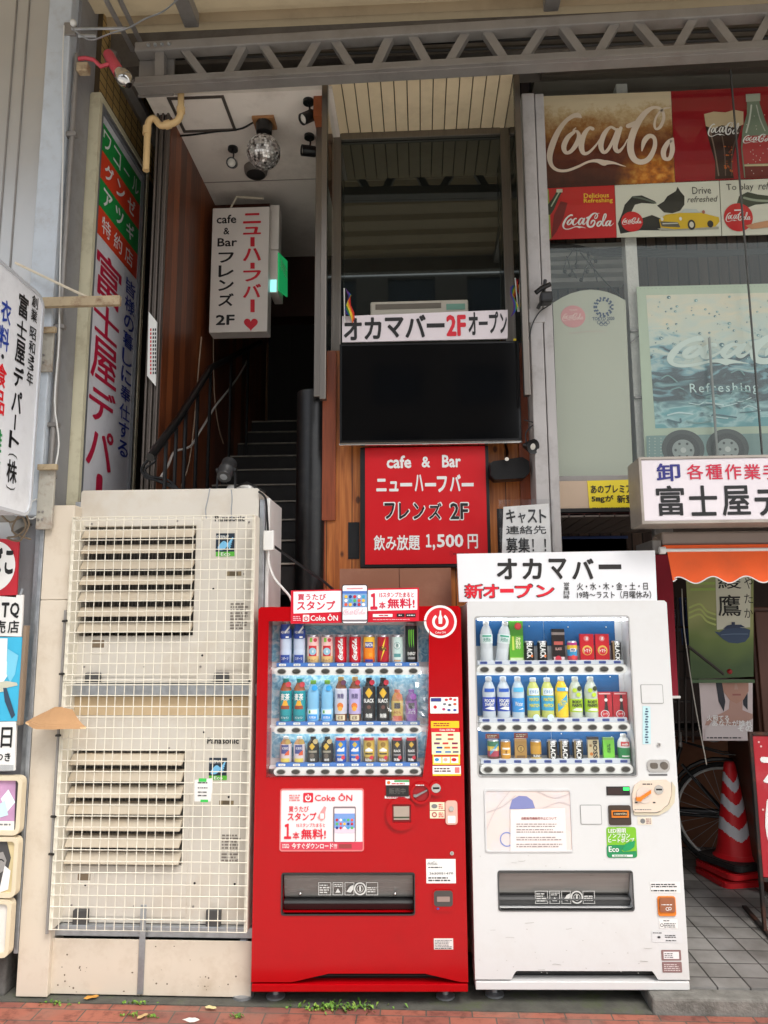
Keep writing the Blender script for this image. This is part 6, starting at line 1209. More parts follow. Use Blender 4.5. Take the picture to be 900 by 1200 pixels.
drink(RM, rx[6], 777, 744, 'can', ((0, (236, 110, 20)), (.2, (240, 140, 30)), (.55, (244, 196, 60))), 'orange soda can with a blue name band, top shelf, red machine', 'can', G1, many(rec(-.75, .55, .75, .75, (30, 60, 150)), tx('FANTA', -.65, .59, .65, .72, W_, .06), dsc(.3, .3, .35, (250, 160, 40)), rec(-.7, .05, .7, .14, (40, 60, 150))), 14)
drink(RM, rx[7], 777, 744, 'can', ((0, (170, 24, 36)), (.08, (178, 26, 40))), 'dark red energy can with a yellow lightning bolt, top shelf, red machine', 'can', G1, many(pol([(.45, .92), (-.35, .5), (.05, .5), (-.45, .08), (.5, .55), (.1, .55)], (240, 206, 60)), tx('REAL', -.65, .45, .65, .6, (40, 50, 40), .05)), 14)
drink(RM, rx[8], 777, 744, 'can', ((0, (216, 232, 226)), (.3, (200, 222, 216))), 'pale green tonic can with a round mark, top shelf, red machine', 'can', G1, many(dsc(0, .62, .6, (110, 160, 160)), dsc(0, .62, .5, (228, 238, 232), 1), tx('茶', -.25, .55, .25, .7, (60, 120, 120), .03, lv=2), rec(-.6, .22, .6, .34, (90, 150, 150)), rec(-.6, .06, .6, .12, (200, 160, 120))), 14)
drink(RM, rx[9], 777, 730, 'can', ((0, (22, 24, 24)), (.05, (26, 28, 28))), 'tall black energy can with green claw marks, top shelf, red machine', 'can', G1, many(*[pol([(a, .82), (a+.22, .84), (a+.16, .6), (a+.2, .38), (a+.06, .5)], (110, 200, 50)) for a in (-.5, -.15, .2)], tx('ENERGY', -.65, .2, .65, .28, W_, .03), rec(-.6, .1, .6, .16, (150, 150, 150))), 14.5)
tea = many(tx('麦茶', -.7, .5, .7, .66, W_, .05), pol([(-.5, .38), (.5, .38), (.25, .5), (-.2, .5)], (236, 170, 40)), rec(-.7, .3, .7, .38, (150, 70, 40)), rec(-.75, .06, .75, .16, (30, 130, 140)), tx('カフェイン', -.6, .08, .6, .13, W_, .02), dsc(.5, .87, .42, (200, 60, 70), 3))
pair(rx[0:2], 845.5, 795, 'bottle', ((160, 90, 50), (40, 150, 140), (24, 150, 160), .02, .72), 'barley tea bottle with a teal label', mid_, 'bottle', tea, 15)
iro = many(rec(-.8, .06, .8, .18, (40, 150, 230)), tx('天然水', -.6, .08, .6, .15, W_, .03), rec(-.8, .2, .8, .3, (226, 240, 236)), pol([(-.6, .21), (-.3, .22), (-.35, .29), (-.6, .28)], (70, 160, 60), 1), dsc(.3, .82, .44, (40, 160, 230), 3))
pair(rx[2:4], 845.5, 797, 'bottle', ((130, 190, 226), (130, 190, 70), (150, 206, 236), .05, .32), 'clear blue water bottle with a green cap', mid_, 'bottle', iro, 14.5)
for k, (c1, cp) in enumerate((((206, 208, 220), (190, 160, 100)), ((190, 176, 220), (206, 170, 110)))):
    drink(RM, rx[4+k], 845.5, 793, 'bottle', ((130, 80, 50), cp, c1, .18, .74), ('milk tea bottle with a pale grey label' if k == 0 else 'milk tea bottle with a lilac label')+', middle shelf, red machine', 'bottle', G1, many(tx('無糖', -.5, .52, .5, .64, (90, 80, 130), .03), dsc(-.05, .36, .5, (224, 120, 40)), dsc(-.05, .3, .36, (244, 170, 60), 1), rec(-.75, .04, .75, .16, (226, 212, 176)), tx('紅茶', -.4, .06, .4, .14, (110, 80, 50), .03), dsc(.45, .88, .4, (110, 60, 90) if k == 0 else (206, 50, 60), 3)), 15)
blk = many(pol([(0, .54), (.6, .66), (0, .78), (-.6, .66)], (226, 180, 40)), tx('BLACK', -.82, .44, .82, .53, W_, .06), dsc(0, .34, .3, (110, 70, 60)), tx('無糖', -.5, .1, .5, .2, W_, .03), dsc(.5, .9, .42, (200, 40, 60), 3))
pair(rx[6:8], 845.5, 794, 'bottle', ((34, 26, 24), (26, 24, 24), (30, 30, 32), .02, .8), 'black coffee bottle with a yellow diamond', mid_, 'bottle', blk, 15)
drink(RM, rx[8], 845.5, 808, 'bottle', ((226, 150, 60), (236, 120, 80), (240, 200, 90), .12, .66), 'orange juice bottle seen through the crumpled bag', 'bottle', G1, many(rec(-.5, .42, .5, .6, (60, 50, 50)), dsc(.3, .8, .5, (240, 130, 80), 3), rec(-.8, .02, .8, .2, (240, 110, 80)), tx('みかん', -.6, .26, .6, .36, (190, 80, 30), .03)), 14.5)
drink(RM, rx[9], 845.5, 808, 'bottle', ((110, 60, 140), (150, 90, 180), (150, 80, 170), .12, .66), 'purple grape juice bottle seen through the crumpled bag', 'bottle', G1, many(rec(-.5, .42, .5, .6, (60, 50, 60)), dsc(.3, .8, .5, (170, 70, 190), 3), rec(-.8, .02, .8, .2, (140, 60, 160)), tx('ぶどう', -.6, .26, .6, .36, W_, .03)), 14.5)
lat = many(rec(-.7, .36, .6, .7, (70, 80, 140)), tx('紅茶花', -.5, .52, .5, .62, W_, .02), pol([(-.1, .3), (.7, .3), (.7, .5), (.2, .42)], (214, 90, 50), 1), rec(-.8, .04, .8, .18, (216, 196, 90)), dsc(.45, .82, .42, (190, 160, 90), 3))
pair(rx[0:2], 893, 863, 'bottle', ((196, 150, 100), (236, 236, 230), (216, 206, 210), .03, .72), 'short latte bottle with a navy label', bot_, 'bottle', lat, 14)
bk2 = many(pol([(-.1, .5), (.4, .64), (-.1, .78), (-.6, .64)], (214, 176, 60)), rec(-.75, .4, .75, .48, (150, 146, 130)), dsc(-.1, .28, .4, (100, 90, 80)), tx('珈琲', -.4, .08, .4, .18, W_, .03), dsc(.45, .84, .42, (200, 180, 130), 3))
pair(rx[2:4], 893, 863, 'bottle', ((36, 32, 30), (24, 24, 24), (44, 42, 40), .03, .74), 'short dark coffee bottle with a gold diamond', bot_, 'bottle', bk2, 14)
blu = many(rec(-.95, .9, .95, 1.02, (200, 40, 60)), pol([(0, .62), (.45, .74), (0, .86), (-.45, .74)], (206, 180, 70)), pol([(-.7, .5), (-.2, .62), (.1, .56), (.7, .64), (.7, .46), (-.7, .46)], W_), rec(-.7, .3, .7, .34, (226, 190, 140)), tx('微糖', -.6, .08, .4, .2, W_, .04), dsc(.45, .22, .34, (206, 50, 70), 2))
pair(rx[4:6], 893, 864, 'can', ((0, (30, 90, 180)), (.25, (40, 120, 210))), 'blue coffee can with a mountain band', bot_, 'can', blu, 13.5)
gol = many(rec(-.95, .9, .95, 1.02, (200, 40, 60)), dsc(0, .74, .45, (150, 116, 40)), pol([(-.7, .52), (0, .62), (.7, .52), (.7, .46), (-.7, .46)], W_), rec(-.7, .34, .7, .4, (60, 50, 30)), tx('BLEND', -.65, .08, .5, .18, W_, .04), dsc(.45, .22, .34, (206, 50, 70), 2))
pair(rx[6:8], 893, 864, 'can', ((0, (150, 120, 60)), (.25, (206, 176, 80))), 'gold coffee can with a white band', bot_, 'can', gol, 13.5)
bk3 = many(rec(-.95, .9, .95, 1.02, (200, 40, 60)), pol([(0, .62), (.45, .74), (0, .86), (-.45, .74)], (206, 170, 60)), tx('BLACK', -.6, .44, .6, .54, W_, .05), rec(-.7, .3, .7, .35, (150, 150, 150)), tx('無糖', -.6, .08, .4, .2, W_, .04), dsc(.45, .22, .34, (206, 50, 70), 2))
pair(rx[8:10], 893, 864, 'can', ((0, (40, 40, 44)), (.25, (52, 52, 56))), 'black coffee can with a yellow diamond', bot_, 'can', bk3, 13.5)
G2 = 'sample drinks in the white machine'
def wd(x, yb, yt, kind, cols, what, cat, pr=None, w=14, **k): what = what.replace(' with a ', ' with '); drink(WM, x, yb, yt, kind, cols, what, cat, G2, pr, w, **k)
wm1 = many(rec(-.75, .62, .75, .66, (70, 170, 140)), tx('天然水', -.6, .5, .6, .6, (60, 150, 130), .03))
wd(570, 776, 728, 'bottle', ((206, 212, 216), (238, 238, 238), (222, 232, 232), .46, .68), 'upright clear water bottle with a white label, top shelf, white machine', 'bottle', wm1, 15)
wd(587, 776, 728, 'bottle', ((206, 212, 216), (238, 238, 238), (222, 232, 232), .46, .68), 'tilted clear water bottle with a white label, top shelf, white machine', 'bottle', wm1, 15, tilt=R(7))
wd(605, 776, 726, 'pack', ((0, (150, 200, 80)), (.12, (96, 172, 50)), (.62, (70, 140, 44))), 'tall green tea bottle on a green card, top shelf, white machine', 'bottle', many(dsc(.3, .84, .5, (190, 40, 50)), rec(-.6, .28, -.3, .6, (200, 220, 90)), tx('緑茶', -.1, .3, .6, .6, (236, 240, 190), .04), rec(-.9, .0, .9, .1, (220, 236, 190)), dsc(.3, .84, .36, (214, 70, 76), 1)), 16.5)
jk = many(tx('BLACK', -.6, .2, .5, .9, W_, .06, rot=1), dsc(.35, .3, .25, (230, 120, 40), 2))
wd(620, 776, 751, 'small', ((0, (24, 24, 26)), (.1, (28, 28, 30))), 'small black can with slanted white writing, next to the green tea bottle', 'can', jk, 12)
wd(635.5, 776, 751, 'small', ((0, (24, 24, 26)), (.1, (28, 28, 30))), 'small black can with slanted white writing, next to the tall black carton', 'can', jk, 12)
wd(654.5, 776, 737, 'pack', ((0, (36, 26, 26)), (.82, (150, 136, 130)), (.9, (40, 34, 34))), 'tall black coffee bottle card with pink print, top shelf, white machine', 'bottle', many(rec(-.7, .52, .7, .62, (190, 90, 80)), tx('BLACK', -.5, .36, .5, .44, (214, 170, 160), .04), dsc(-.1, .1, .5, (206, 50, 70), 1), rec(-.8, 0, .9, .16, (226, 206, 206))), 15)
wd(670.5, 776, 751, 'small', ((0, (200, 60, 80)), (.3, (60, 150, 200)), (.6, (230, 190, 60)), (.8, (180, 60, 130))), 'small rainbow coloured can beside the red cartons', 'can', many(rec(-.6, .5, .6, .66, W_), tx('MIX', -.4, .52, .4, .64, (60, 60, 130), .04), dsc(0, .25, .4, (230, 70, 60))), 12)
tom = many(dsc(0, .42, .72, (226, 190, 90)), dsc(0, .4, .55, (206, 30, 40), 1), tx('トマト', -.45, .34, .45, .48, W_, .05, lv=2), dsc(-.05, .84, .42, (226, 120, 120)), tx('濃', -.2, .78, .15, .9, W_, .04, lv=2), rec(-.9, 0, .9, .06, (150, 20, 30)))
for x, o in ((688, 'nearer the rainbow can'), (706, 'nearer the last black can')): wd(x, 776, 743, 'pack', ((0, (196, 24, 38)), (.5, (200, 26, 40))), f'red tomato soup carton, {o}, top shelf, white machine', 'carton', tom, w=16)
bl = many(tx('BLACK', -.45, .08, .45, .92, W_, .05, rot=1), rec(-.9, .0, -.55, 1, (150, 130, 90)))
wd(722, 776, 751, 'small', ((0, (28, 28, 30)), (.1, (30, 30, 32))), 'slim black can with upright white letters, last on the top shelf, white machine', 'can', bl, 12)
poc = many(tx('POCARI', -.75, .42, .75, .5, W_, .06), tx('SWEAT', -.7, .34, .7, .41, W_, .06), pol([(-.75, .28), (.75, .24), (.75, .32), (0, .33)], W_), rec(-.8, .66, .8, .74, (30, 90, 190)))
for x, o in ((573, 'first from the window edge'), (590, 'second from the window edge')): wd(x, 844, 793, 'bottle', ((196, 206, 214), (232, 236, 240), (24, 70, 180), .22, .54), f'sports drink bottle with a royal blue label, {o}, middle shelf, white machine', 'bottle', poc, 16)
wd(607, 844, 793, 'bottle', ((190, 208, 220), (232, 236, 240), (50, 150, 220), .2, .52), 'flavoured water bottle with a sky blue label, middle shelf, white machine', 'bottle', many(rec(-.85, .66, .85, .76, (90, 190, 236)), tx('Water', -.6, .34, .6, .44, W_, .02), pol([(-.2, .25), (.7, .27), (.6, .3)], W_)), 15.5)
mt = many(tx('MATCH', -.75, .46, .75, .54, (236, 226, 60), .06), tx('MATCH', -.75, .32, .75, .4, (236, 226, 60), .06), rec(-.85, .6, .85, .76, (230, 240, 244)), tx('ビタミン', -.65, .64, .65, .72, (50, 140, 190), .03), dsc(.2, .08, .5, (210, 236, 246), 2))
for x, o in ((625, 'nearer the sky blue water'), (641.5, 'nearer the yellow bottle')): wd(x, 844, 794, 'bottle', ((200, 206, 110), (232, 236, 240), (60, 170, 214), .24, .58), f'yellow soda bottle with a light blue label, {o}, middle shelf, white machine', 'bottle', mt, 15.5)
wd(658, 844, 793, 'bottle', ((244, 206, 30), (232, 236, 240), (244, 210, 40), .1, .66), 'bright yellow soda bottle with a slanting blue band, middle shelf, white machine', 'bottle', many(pol([(-.8, .2), (.8, .42), (.8, .62), (-.8, .38)], (60, 170, 214)), tx('MATCH', -.55, .33, .55, .47, (244, 226, 60), .05), rec(-.85, .68, .85, .76, (90, 180, 226)), dsc(.65, .72, .3, (220, 240, 250), 3)), 15.5)
bmt = many(tx('BODY', -.7, .4, .7, .47, (40, 44, 30), .06), tx('MAINTE', -.75, .32, .75, .39, (40, 44, 30), .06), pol([(-.8, .24), (.8, .22), (.8, .28), (-.2, .3)], (236, 240, 220)), dsc(-.3, .7, .32, (190, 220, 40), 2), dsc(.4, .74, .36, (50, 60, 30), 2), dsc(.2, .6, .32, (190, 220, 40), 3))
for x, o in ((674.5, 'nearer the yellow bottle'), (692.5, 'nearer the red cartons')): wd(x, 844, 793, 'bottle', ((200, 210, 196), (232, 236, 230), (176, 214, 30), .2, .5), f'clear drink bottle with a lime green label, {o}, middle shelf, white machine', 'bottle', bmt, 16)
col = many(pol([(-.2, .2), (.5, .2), (.35, .6), (.3, .9), (-.02, .9), (0, .6)], (40, 26, 26)), dsc(.15, .72, .22, (236, 230, 226), 1), dsc(-.05, .22, .6, (226, 226, 230), 1, .9), dsc(-.05, .22, .5, (200, 24, 40), 2, .9), rec(-.8, .92, .8, .97, (236, 180, 180), 1), tx('コーラ', -.4, .18, .3, .27, W_, .04, lv=3))
for x, o in ((709, 'nearer the lime bottles'), (727, 'last on the shelf')): wd(x, 844, 811, 'pack', ((0, (186, 24, 40)), (.5, (190, 28, 44))), f'red cola card with a dark bottle on it, {o}, middle shelf, white machine', 'carton', col, w=17)
wd(578, 892, 866, 'small', ((0, (90, 50, 40)), (.25, (170, 60, 80)), (.5, (220, 190, 60)), (.7, (60, 120, 90))), 'multicoloured can under a striped tag, first on the bottom shelf, white machine', 'can', many(pol([(-.7, .3), (.7, .7), (.7, .85), (-.7, .45)], (70, 150, 190)), tx('COFFEE', -.6, .5, .6, .6, W_, .04), rec(-.9, .02, .9, .12, (220, 206, 200))), 14)
wd(592.5, 892, 867, 'small', ((0, (210, 150, 40)), (.3, (226, 170, 60)), (.7, (200, 140, 40))), 'gold can with a white ribbon band, bottom shelf, white machine', 'can', many(rec(-.8, .58, .8, .66, W_), rec(-.8, .34, .8, .38, W_), tx('金', -.2, .4, .2, .56, (130, 70, 20), .04)), 12)
wd(610.4, 892, 866, 'pack', ((0, (226, 206, 170)), (.12, (176, 136, 70)), (.9, (190, 150, 90))), 'gold coffee can with a round seal on a card, bottom shelf, white machine', 'can', many(dsc(0, .56, .6, (110, 80, 40)), dsc(0, .56, .48, (206, 170, 90), 1), tx('豆', -.25, .48, .25, .64, (90, 60, 30), .03, lv=2), rec(-.7, .16, .7, .26, (120, 90, 50))), 14)
wd(628, 892, 867, 'small', ((0, (206, 180, 110)), (.22, (60, 50, 40)), (.36, (200, 150, 50)), (.75, (190, 140, 40))), 'gold can with a dark label band, bottom shelf, white machine', 'can', tx('BLEND', -.6, .24, .6, .34, W_, .04), 13)
for x, o in ((647, 'first of three'), (661, 'middle of three'), (677, 'last of three')): wd(x, 892, 867, 'small', ((0, (26, 26, 28)), (.1, (30, 30, 32))), f'slim black can with white letters, {o} together, bottom shelf, white machine', 'can', bl, 12.5)
wd(695.5, 892, 864, 'pack', ((0, (206, 190, 150)), (.9, (60, 50, 44))), 'cream coffee card with upright dark letters, bottom shelf, white machine', 'can', many(tx('BOSS', -.1, .12, .7, .86, (40, 32, 28), .06, rot=1), dsc(-.4, .3, .3, (200, 120, 50)), rec(-.7, .6, -.3, .7, (150, 110, 70))), 13)
wd(713.6, 892, 864.5, 'pack', ((0, (120, 206, 60)), (.9, (130, 170, 90))), 'bright green tea can, bottom shelf, white machine', 'can', tx('お茶', -.3, .34, .3, .76, (30, 90, 40), .03), 13)
wd(731, 892, 860, 'bottle', ((230, 232, 230), (236, 236, 234), (30, 130, 70), .02, .52), 'white aluminium bottle with a green base, last on the bottom shelf, white machine', 'bottle', many(rec(-.7, .58, .7, .74, (206, 60, 60)), tx('milk', -.5, .61, .5, .7, W_, .04), rec(-.6, .2, .6, .24, W_)), 15)
for x, y0, y1, c, lab in ((577, 860, 865.5, (150, 70, 60), 'striped price tag clipped above the multicoloured can'), (610.5, 859, 865, (150, 66, 52), 'brown price tag clipped above the gold sealed can')):
    f = WM.f.off(-.06); a = f.rect(x-8, y0, x+8, y1); t = T('price_tag', lab, 'tag', f.at(a[0], a[1]), WM.rz); t.part('card', MB().fbox(f, a[0], a[1], a[2], a[3], -.004, 0, pm_(c))); l = L(t, f, .0006); l.lines(x-6, y0+1, x+6, y1-1, 2, CREAM); l.done()
# ================================================================== shop window with the drink posters
YW = 4.3; xw0 = U(638, 200, Y=YW).x; zsill = U(700, 559, Y=YW).z; zt_w = U(760, 86, Y=YW).z
t = T('shop_window', 'large upstairs shop window with posters behind its panes', 'window', ((xw0+4)/2, YW, zsill))
wgl = glass('window_glass', (250, 251, 249), .8, .0, gcol=(235, 245, 240)); xj = [U(866, 200, Y=YW).x, U(866, 200, Y=YW).x+1.5, 4.2]; x_ = xw0
for xe in xj: t.part('pane', MB().quad((x_+.004, YW, zsill), (xe-.004, YW, zsill), (xe-.004, YW, zt_w), (x_+.004, YW, zt_w), wgl)); x_ = xe
for xe in xj[:2]: t.part('glazing_joint', MB().box(xe-.0038, xe+.0038, YW-.004, YW+.008, zsill, zt_w, mat('joint_grey', (84, 84, 82), .5)))
t.part('head_frame', MB().box(xw0, 4.2, YW-.02, YW+.03, zt_w, zt_w+.06, bsteel)); t.part('sill', MB().box(xw0-.01, 4.2, YW-.06, YW+.06, zsill-.035, zsill-.002, steel, .004))
z = U(760, 100, Y=YW+.3).z; one('window_soffit', 'plain grey ceiling strip inside the shop window above the posters', 'ceiling', MB().box(xw0, 4.2, YW+.12, YW+1.6, z, z+.1, mat('grey_soffit', (150, 144, 134), .8)))
dkw = planks('brown_curtain', 0, .07, [(0, (52, 40, 36)), (.5, (78, 62, 54)), (1, (104, 86, 74))], .8, gap=.15)
one('window_backing', 'dark brown pleated curtain behind the shop window', 'curtain', MB().box(xw0-.05, 4.3, 5.0, 5.05, 2.2, 6, dkw))
mb = MB(); wsl = mat('white_slat', (190, 188, 182), .6, var=.1)
for k in range(5): z0 = U(680, 330-10*k, Y=4.8).z; mb.box(xw0, U(733, 320, Y=4.8).x, 4.8, 4.9, z0, z0+.028, wsl)
one('slat_shelf', 'pale horizontal slats seen behind the window beside the pillar', 'shelf', mb)
PY = 4.36; fP = YF(PY)
def poster(name, label, p4, base, cat='poster', f=fP):
    o = [f.px(*q) for q in p4]; t = T(name, label, cat, f.at((o[0][0]+o[1][0])/2, min(o[0][1], o[1][1]))); t.part('sheet', MB().prism(f, o, -.006, 0, base)); return t, L(t, f, .0008)
def cola(tt, co):
    sp = N(tt, 'ShaderNodeSeparateXYZ'); tt.links.new(co, sp.inputs[0]); nz = N(tt, 'ShaderNodeTexNoise'); nz.inputs['Scale'].default_value = 6; nz.inputs['Detail'].default_value = 8; nz.inputs['Roughness'].default_value = .75; tt.links.new(co, nz.inputs['Vector'])
    a = N(tt, 'ShaderNodeMath', operation='MULTIPLY_ADD'); tt.links.new(sp.outputs[2], a.inputs[0]); a.inputs[1].default_value = 1/.56; tt.links.new(nz.outputs['Fac'], a.inputs[2]); b_ = N(tt, 'ShaderNodeMath', operation='ADD'); tt.links.new(a.outputs[0], b_.inputs[0]); b_.inputs[1].default_value = -.5
    c = cramp(tt, b_.outputs[0], [(.0, (60, 16, 14)), (.3, (92, 34, 20)), (.55, (120, 62, 28)), (.72, (168, 118, 66)), (.9, (208, 182, 140)), (1, (226, 208, 176))])
    v = N(tt, 'ShaderNodeVectorMath', operation='DISTANCE'); tt.links.new(co, v.inputs[0]); v.inputs[1].default_value = (.30, 0, .02)
    mr = N(tt, 'ShaderNodeMapRange'); mr.inputs['From Min'].default_value = .26; mr.inputs['From Max'].default_value = .08; tt.links.new(v.outputs['Value'], mr.inputs['Value']); n2 = N(tt, 'ShaderNodeTexNoise'); n2.inputs['Scale'].default_value = 20; n2.inputs['Detail'].default_value = 6; tt.links.new(co, n2.inputs['Vector'])
    am = cramp(tt, n2.outputs['Fac'], [(.3, (120, 50, 14)), (.5, (206, 120, 30)), (.7, (240, 180, 80))]); mx = N(tt, 'ShaderNodeMix', data_type='RGBA'); tt.links.new(mr.outputs[0], mx.inputs['Factor']); tt.links.new(c, mx.inputs['A']); tt.links.new(am, mx.inputs['B']); return mx.outputs['Result']
t, l = poster('drink_poster', 'brown fizzing drink poster with large white script lettering in the window', ((634, 221), (791, 214), (786, 107), (630, 113)), ramp_mat('cola_print', cola, .35))
cream = ink((232, 214, 196)); a = fP.rect(641, 127, 842, 199)
for st in SCRIPT:
    q = []
    for x, y, w in st:
        u, v = a[0]+x/700*(a[2]-a[0]), a[3]-(y-100)/240*(a[3]-a[1])
        q.append((u, v, w/700*(a[2]-a[0])))
    lim = fP.px(789.5, 160)[0]
    if min(p[0] for p in q) < lim-.03: q = [(min(p[0], lim-p[2]*.5), p[1], p[2]) for p in q]
    else: q = []
    if q: l.strokeu(q, cream, 1)
l.done('script_lettering')
redpo = mat('poster_red', (150, 14, 30), .35, var=.06, scale=3)
t, l = poster('drink_poster', 'deep red poster with a glass of dark drink and a bottle in the window', ((791.5, 214), (1010, 205), (1004, 96), (786.5, 107)), redpo)
gd = ink((50, 26, 18)); foam = ink((206, 186, 150)); l.poly([(826, 135), (870, 132), (869, 148), (862, 172), (857, 192), (860, 209), (838, 210), (838, 190), (832, 170), (827, 150)], gd); l.poly([(825, 134), (836, 131), (850, 132), (860, 129), (871, 131), (871, 146), (862, 150), (846, 147), (835, 151), (827, 148)], foam, 1)
for p, w, c in (([(831, 150), (837, 175), (842, 206)], 1.6, (130, 110, 96)), ([(846, 160), (849, 180), (850, 206)], 1.2, (110, 90, 80)), ([(866, 152), (858, 178), (857, 206)], 1.4, (96, 74, 64))): l.stroke(p, w, ink(c), 2)
amb = ink((190, 96, 24)); rg = random.Random(5)
for _ in range(22): l.ell(rg.uniform(848, 858), rg.uniform(172, 205), rg.uniform(.6, 1.6), rg.uniform(.6, 1.6), amb if rg.random() < .6 else ink((120, 50, 20)), 2, 7)
l.script(829, 144, 872, 160, WHITE, 3, n=9, fat=1.2)
gb = ink((120, 136, 116)); l.poly([(875, 113), (889, 112), (890, 122), (896, 140), (902, 156), (904, 175), (901, 192), (903, 208), (872, 209), (870, 192), (868, 172), (870, 152), (875, 134)], gb, 2); l.poly([(873.5, 111), (890.5, 110), (890.5, 119), (874, 120)], ink((168, 176, 160)), 3); l.poly([(872, 160), (902, 159), (903.5, 176), (900.5, 192), (871.5, 193), (869.5, 174)], ink((176, 60, 60)), 3); l.rect(872, 193, 901, 195.5, ink((200, 190, 150)), 3); l.poly([(872, 195.5), (901.5, 195), (902.5, 208), (873, 209)], ink((110, 30, 26)), 3)
l.stroke([(880, 124), (878, 140), (874, 156)], 2, ink((206, 212, 200)), 4); l.stroke([(886, 124), (890, 140), (896, 154)], 1.4, ink((190, 196, 184)), 4); l.script(870, 158, 908, 168, WHITE, 4, fat=1.2)
for _ in range(30): l.ell(rg.uniform(872, 900), rg.uniform(125, 205), .5, .7, ink((210, 206, 196)), 4, 6)
l.done('printed_glasses')
wp_ = mat('poster_white', (222, 222, 206), .4, var=.02)
t, l = poster('drink_poster', 'red poster with yellow words and a tilted bottle in the window', ((637, 281), (722.5, 278), (720, 217), (634, 221)), mat('poster_red2', (196, 24, 28), .35, var=.03))
l.poly([(637, 222), (643, 222), (646, 280), (639, 280)], ink((150, 170, 80))); l.poly([(646, 280), (649, 252), (657, 236), (665, 238), (660, 256), (652, 272)], ink((120, 20, 24)), 1); l.poly([(641.5, 252), (642, 240), (648, 232), (653, 223), (658, 226), (655, 232), (649, 246), (645, 252)], ink((40, 50, 36)), 2); l.stroke([(655, 226), (651, 233), (646, 242)], 1.6, ink((170, 190, 160)), 3); l.rect(652, 222, 659, 226, ink((200, 204, 180)), 3)
yw = ink((240, 200, 50)); l.t('Delicious', 684, 226.5, 713.5, 232, yw, .03); l.t('Refreshing', 684, 232.5, 718, 239, yw, .03); l.script(659, 250, 719, 268.5, WHITE, 2, fat=1.15); l.done()
t, l = poster('drink_poster', 'white poster with a dark head drinking above a yellow open car in the window', ((723, 278), (845.5, 276), (842.5, 211), (720.5, 216.5)), wp_)
bkk = ink((34, 36, 32)); l.poly([(770, 241), (778, 236), (782, 230), (792, 224), (794, 219), (797, 224), (802, 230), (802, 240), (797, 247), (788, 250), (778, 249)], bkk); l.poly([(727, 274), (724, 262), (729, 250), (732, 240), (741, 230), (752, 229), (768, 236), (767, 239), (752, 238), (744, 240), (738, 252), (742, 258), (755, 255), (764, 252), (774, 256), (774, 270), (750, 270)], bkk); l.stroke([(742, 231), (753, 233), (768, 238)], 2.4, ink((90, 100, 90)), 1)
l.ell(740.5, 260, 12.8, 11.8, ink((208, 30, 34)), 2, 30); l.script(729, 255.5, 752, 263.5, WHITE, 3, fat=1.3)
yc = ink((222, 184, 36)); l.poly([(772, 258), (780, 252), (796, 250), (806, 247), (822, 250), (842, 255), (843, 260), (838, 266), (812, 268), (790, 269), (774, 267)], yc, 3); l.poly([(773, 260), (794, 261), (797, 267), (775, 266)], ink((96, 92, 80)), 4); l.rect(776, 262, 794, 263.2, ink((206, 206, 196)), 5); l.poly([(797, 250), (802, 245), (816, 246), (820, 250)], ink((196, 204, 200)), 4); l.ell(810, 264, 4.6, 6, ink((46, 42, 40)), 4, 16); l.ell(810, 264, 2.6, 3.6, ink((214, 210, 196)), 5, 14); l.ell(832, 263, 3.6, 4.2, ink((46, 42, 40)), 4, 14); l.ell(775.5, 257.5, 1.7, 2.2, WHITE, 5, 10); l.ell(797, 257, 1.7, 2.2, WHITE, 5, 10); l.ell(824, 249, 1.8, 2.2, ink((180, 110, 90)), 4, 10); l.poly([(770, 268), (842, 266), (842, 269), (775, 271)], ink((170, 168, 154)), 2)
l.t('Drive', 811, 219, 833, 227.5, ink((60, 60, 56)), .0); l.t('refreshed', 805, 230, 841, 237, ink((60, 60, 56)), .0, shear=.3); l.done()
t, l = poster('drink_poster', 'white poster with a red disc and the words To play in the window', ((846.5, 276), (975, 273), (971, 206), (843.5, 211)), wp_)
l.poly([(862, 243), (866, 230), (876, 225), (888, 228), (905, 230), (905, 238), (885, 240), (872, 245)], ink((60, 68, 52))); l.stroke([(872, 232), (886, 235), (910, 236)], 3, ink((150, 160, 140)), 1); l.ell(865, 255, 17, 16.5, ink((206, 36, 38)), 2, 36); l.script(850, 248.5, 880, 260, WHITE, 3, fat=1.2); l.rect(860, 246, 868, 247.5, WHITE, 3); l.poly([(873, 265), (884, 262), (910, 257), (910, 266), (880, 269)], ink((206, 150, 110)), 4); l.t('To play', 851, 215.5, 883, 225, ink((60, 60, 56)), .0); l.t('refreshed', 888, 213, 930, 222, ink((60, 60, 56)), .0, shear=.3); l.done()
# window film with rounded top
fF = YF(4.33); zlow = 558
o = [fF.px(655, zlow), fF.px(742, zlow-1), fF.px(733, 352)]; top = []
for k in range(9):
    s = k/8; top.append(fF.px(733-85*s, 352-(1-(2*s-1)**2)*14+3*s))
film = bpy.data.materials.new('frosted_film'); film.use_nodes = True; b = film.node_tree.nodes['Principled BSDF']; b.inputs['Base Color'].default_value = (*lin((188, 192, 174)), 1); b.inputs['Roughness'].default_value = .5; b.inputs['Alpha'].default_value = .88
t = T('window_film', 'frosted pale film with a rounded top and event emblem beside the pillar', 'window film', fF.at((o[0][0]+o[1][0])/2, o[0][1])); t.part('sheet', MB().prism(fF, [o[0], o[1]]+top, -.004, 0, film))
l = L(t, fF, .001); l.ell(671.5, 371, 14.5, 13, ink((206, 140, 140)), 0, 32); l.script(659, 367, 684, 376, ink((226, 196, 190)), 1, fat=1.2); l.t('TEAM', 667, 362.5, 676, 364.5, ink((226, 196, 190)), .02); l.rect(690.3, 352, 690.9, 386, ink((170, 176, 160)))
nv_ = ink((54, 74, 104)); g_ = random.Random(2)
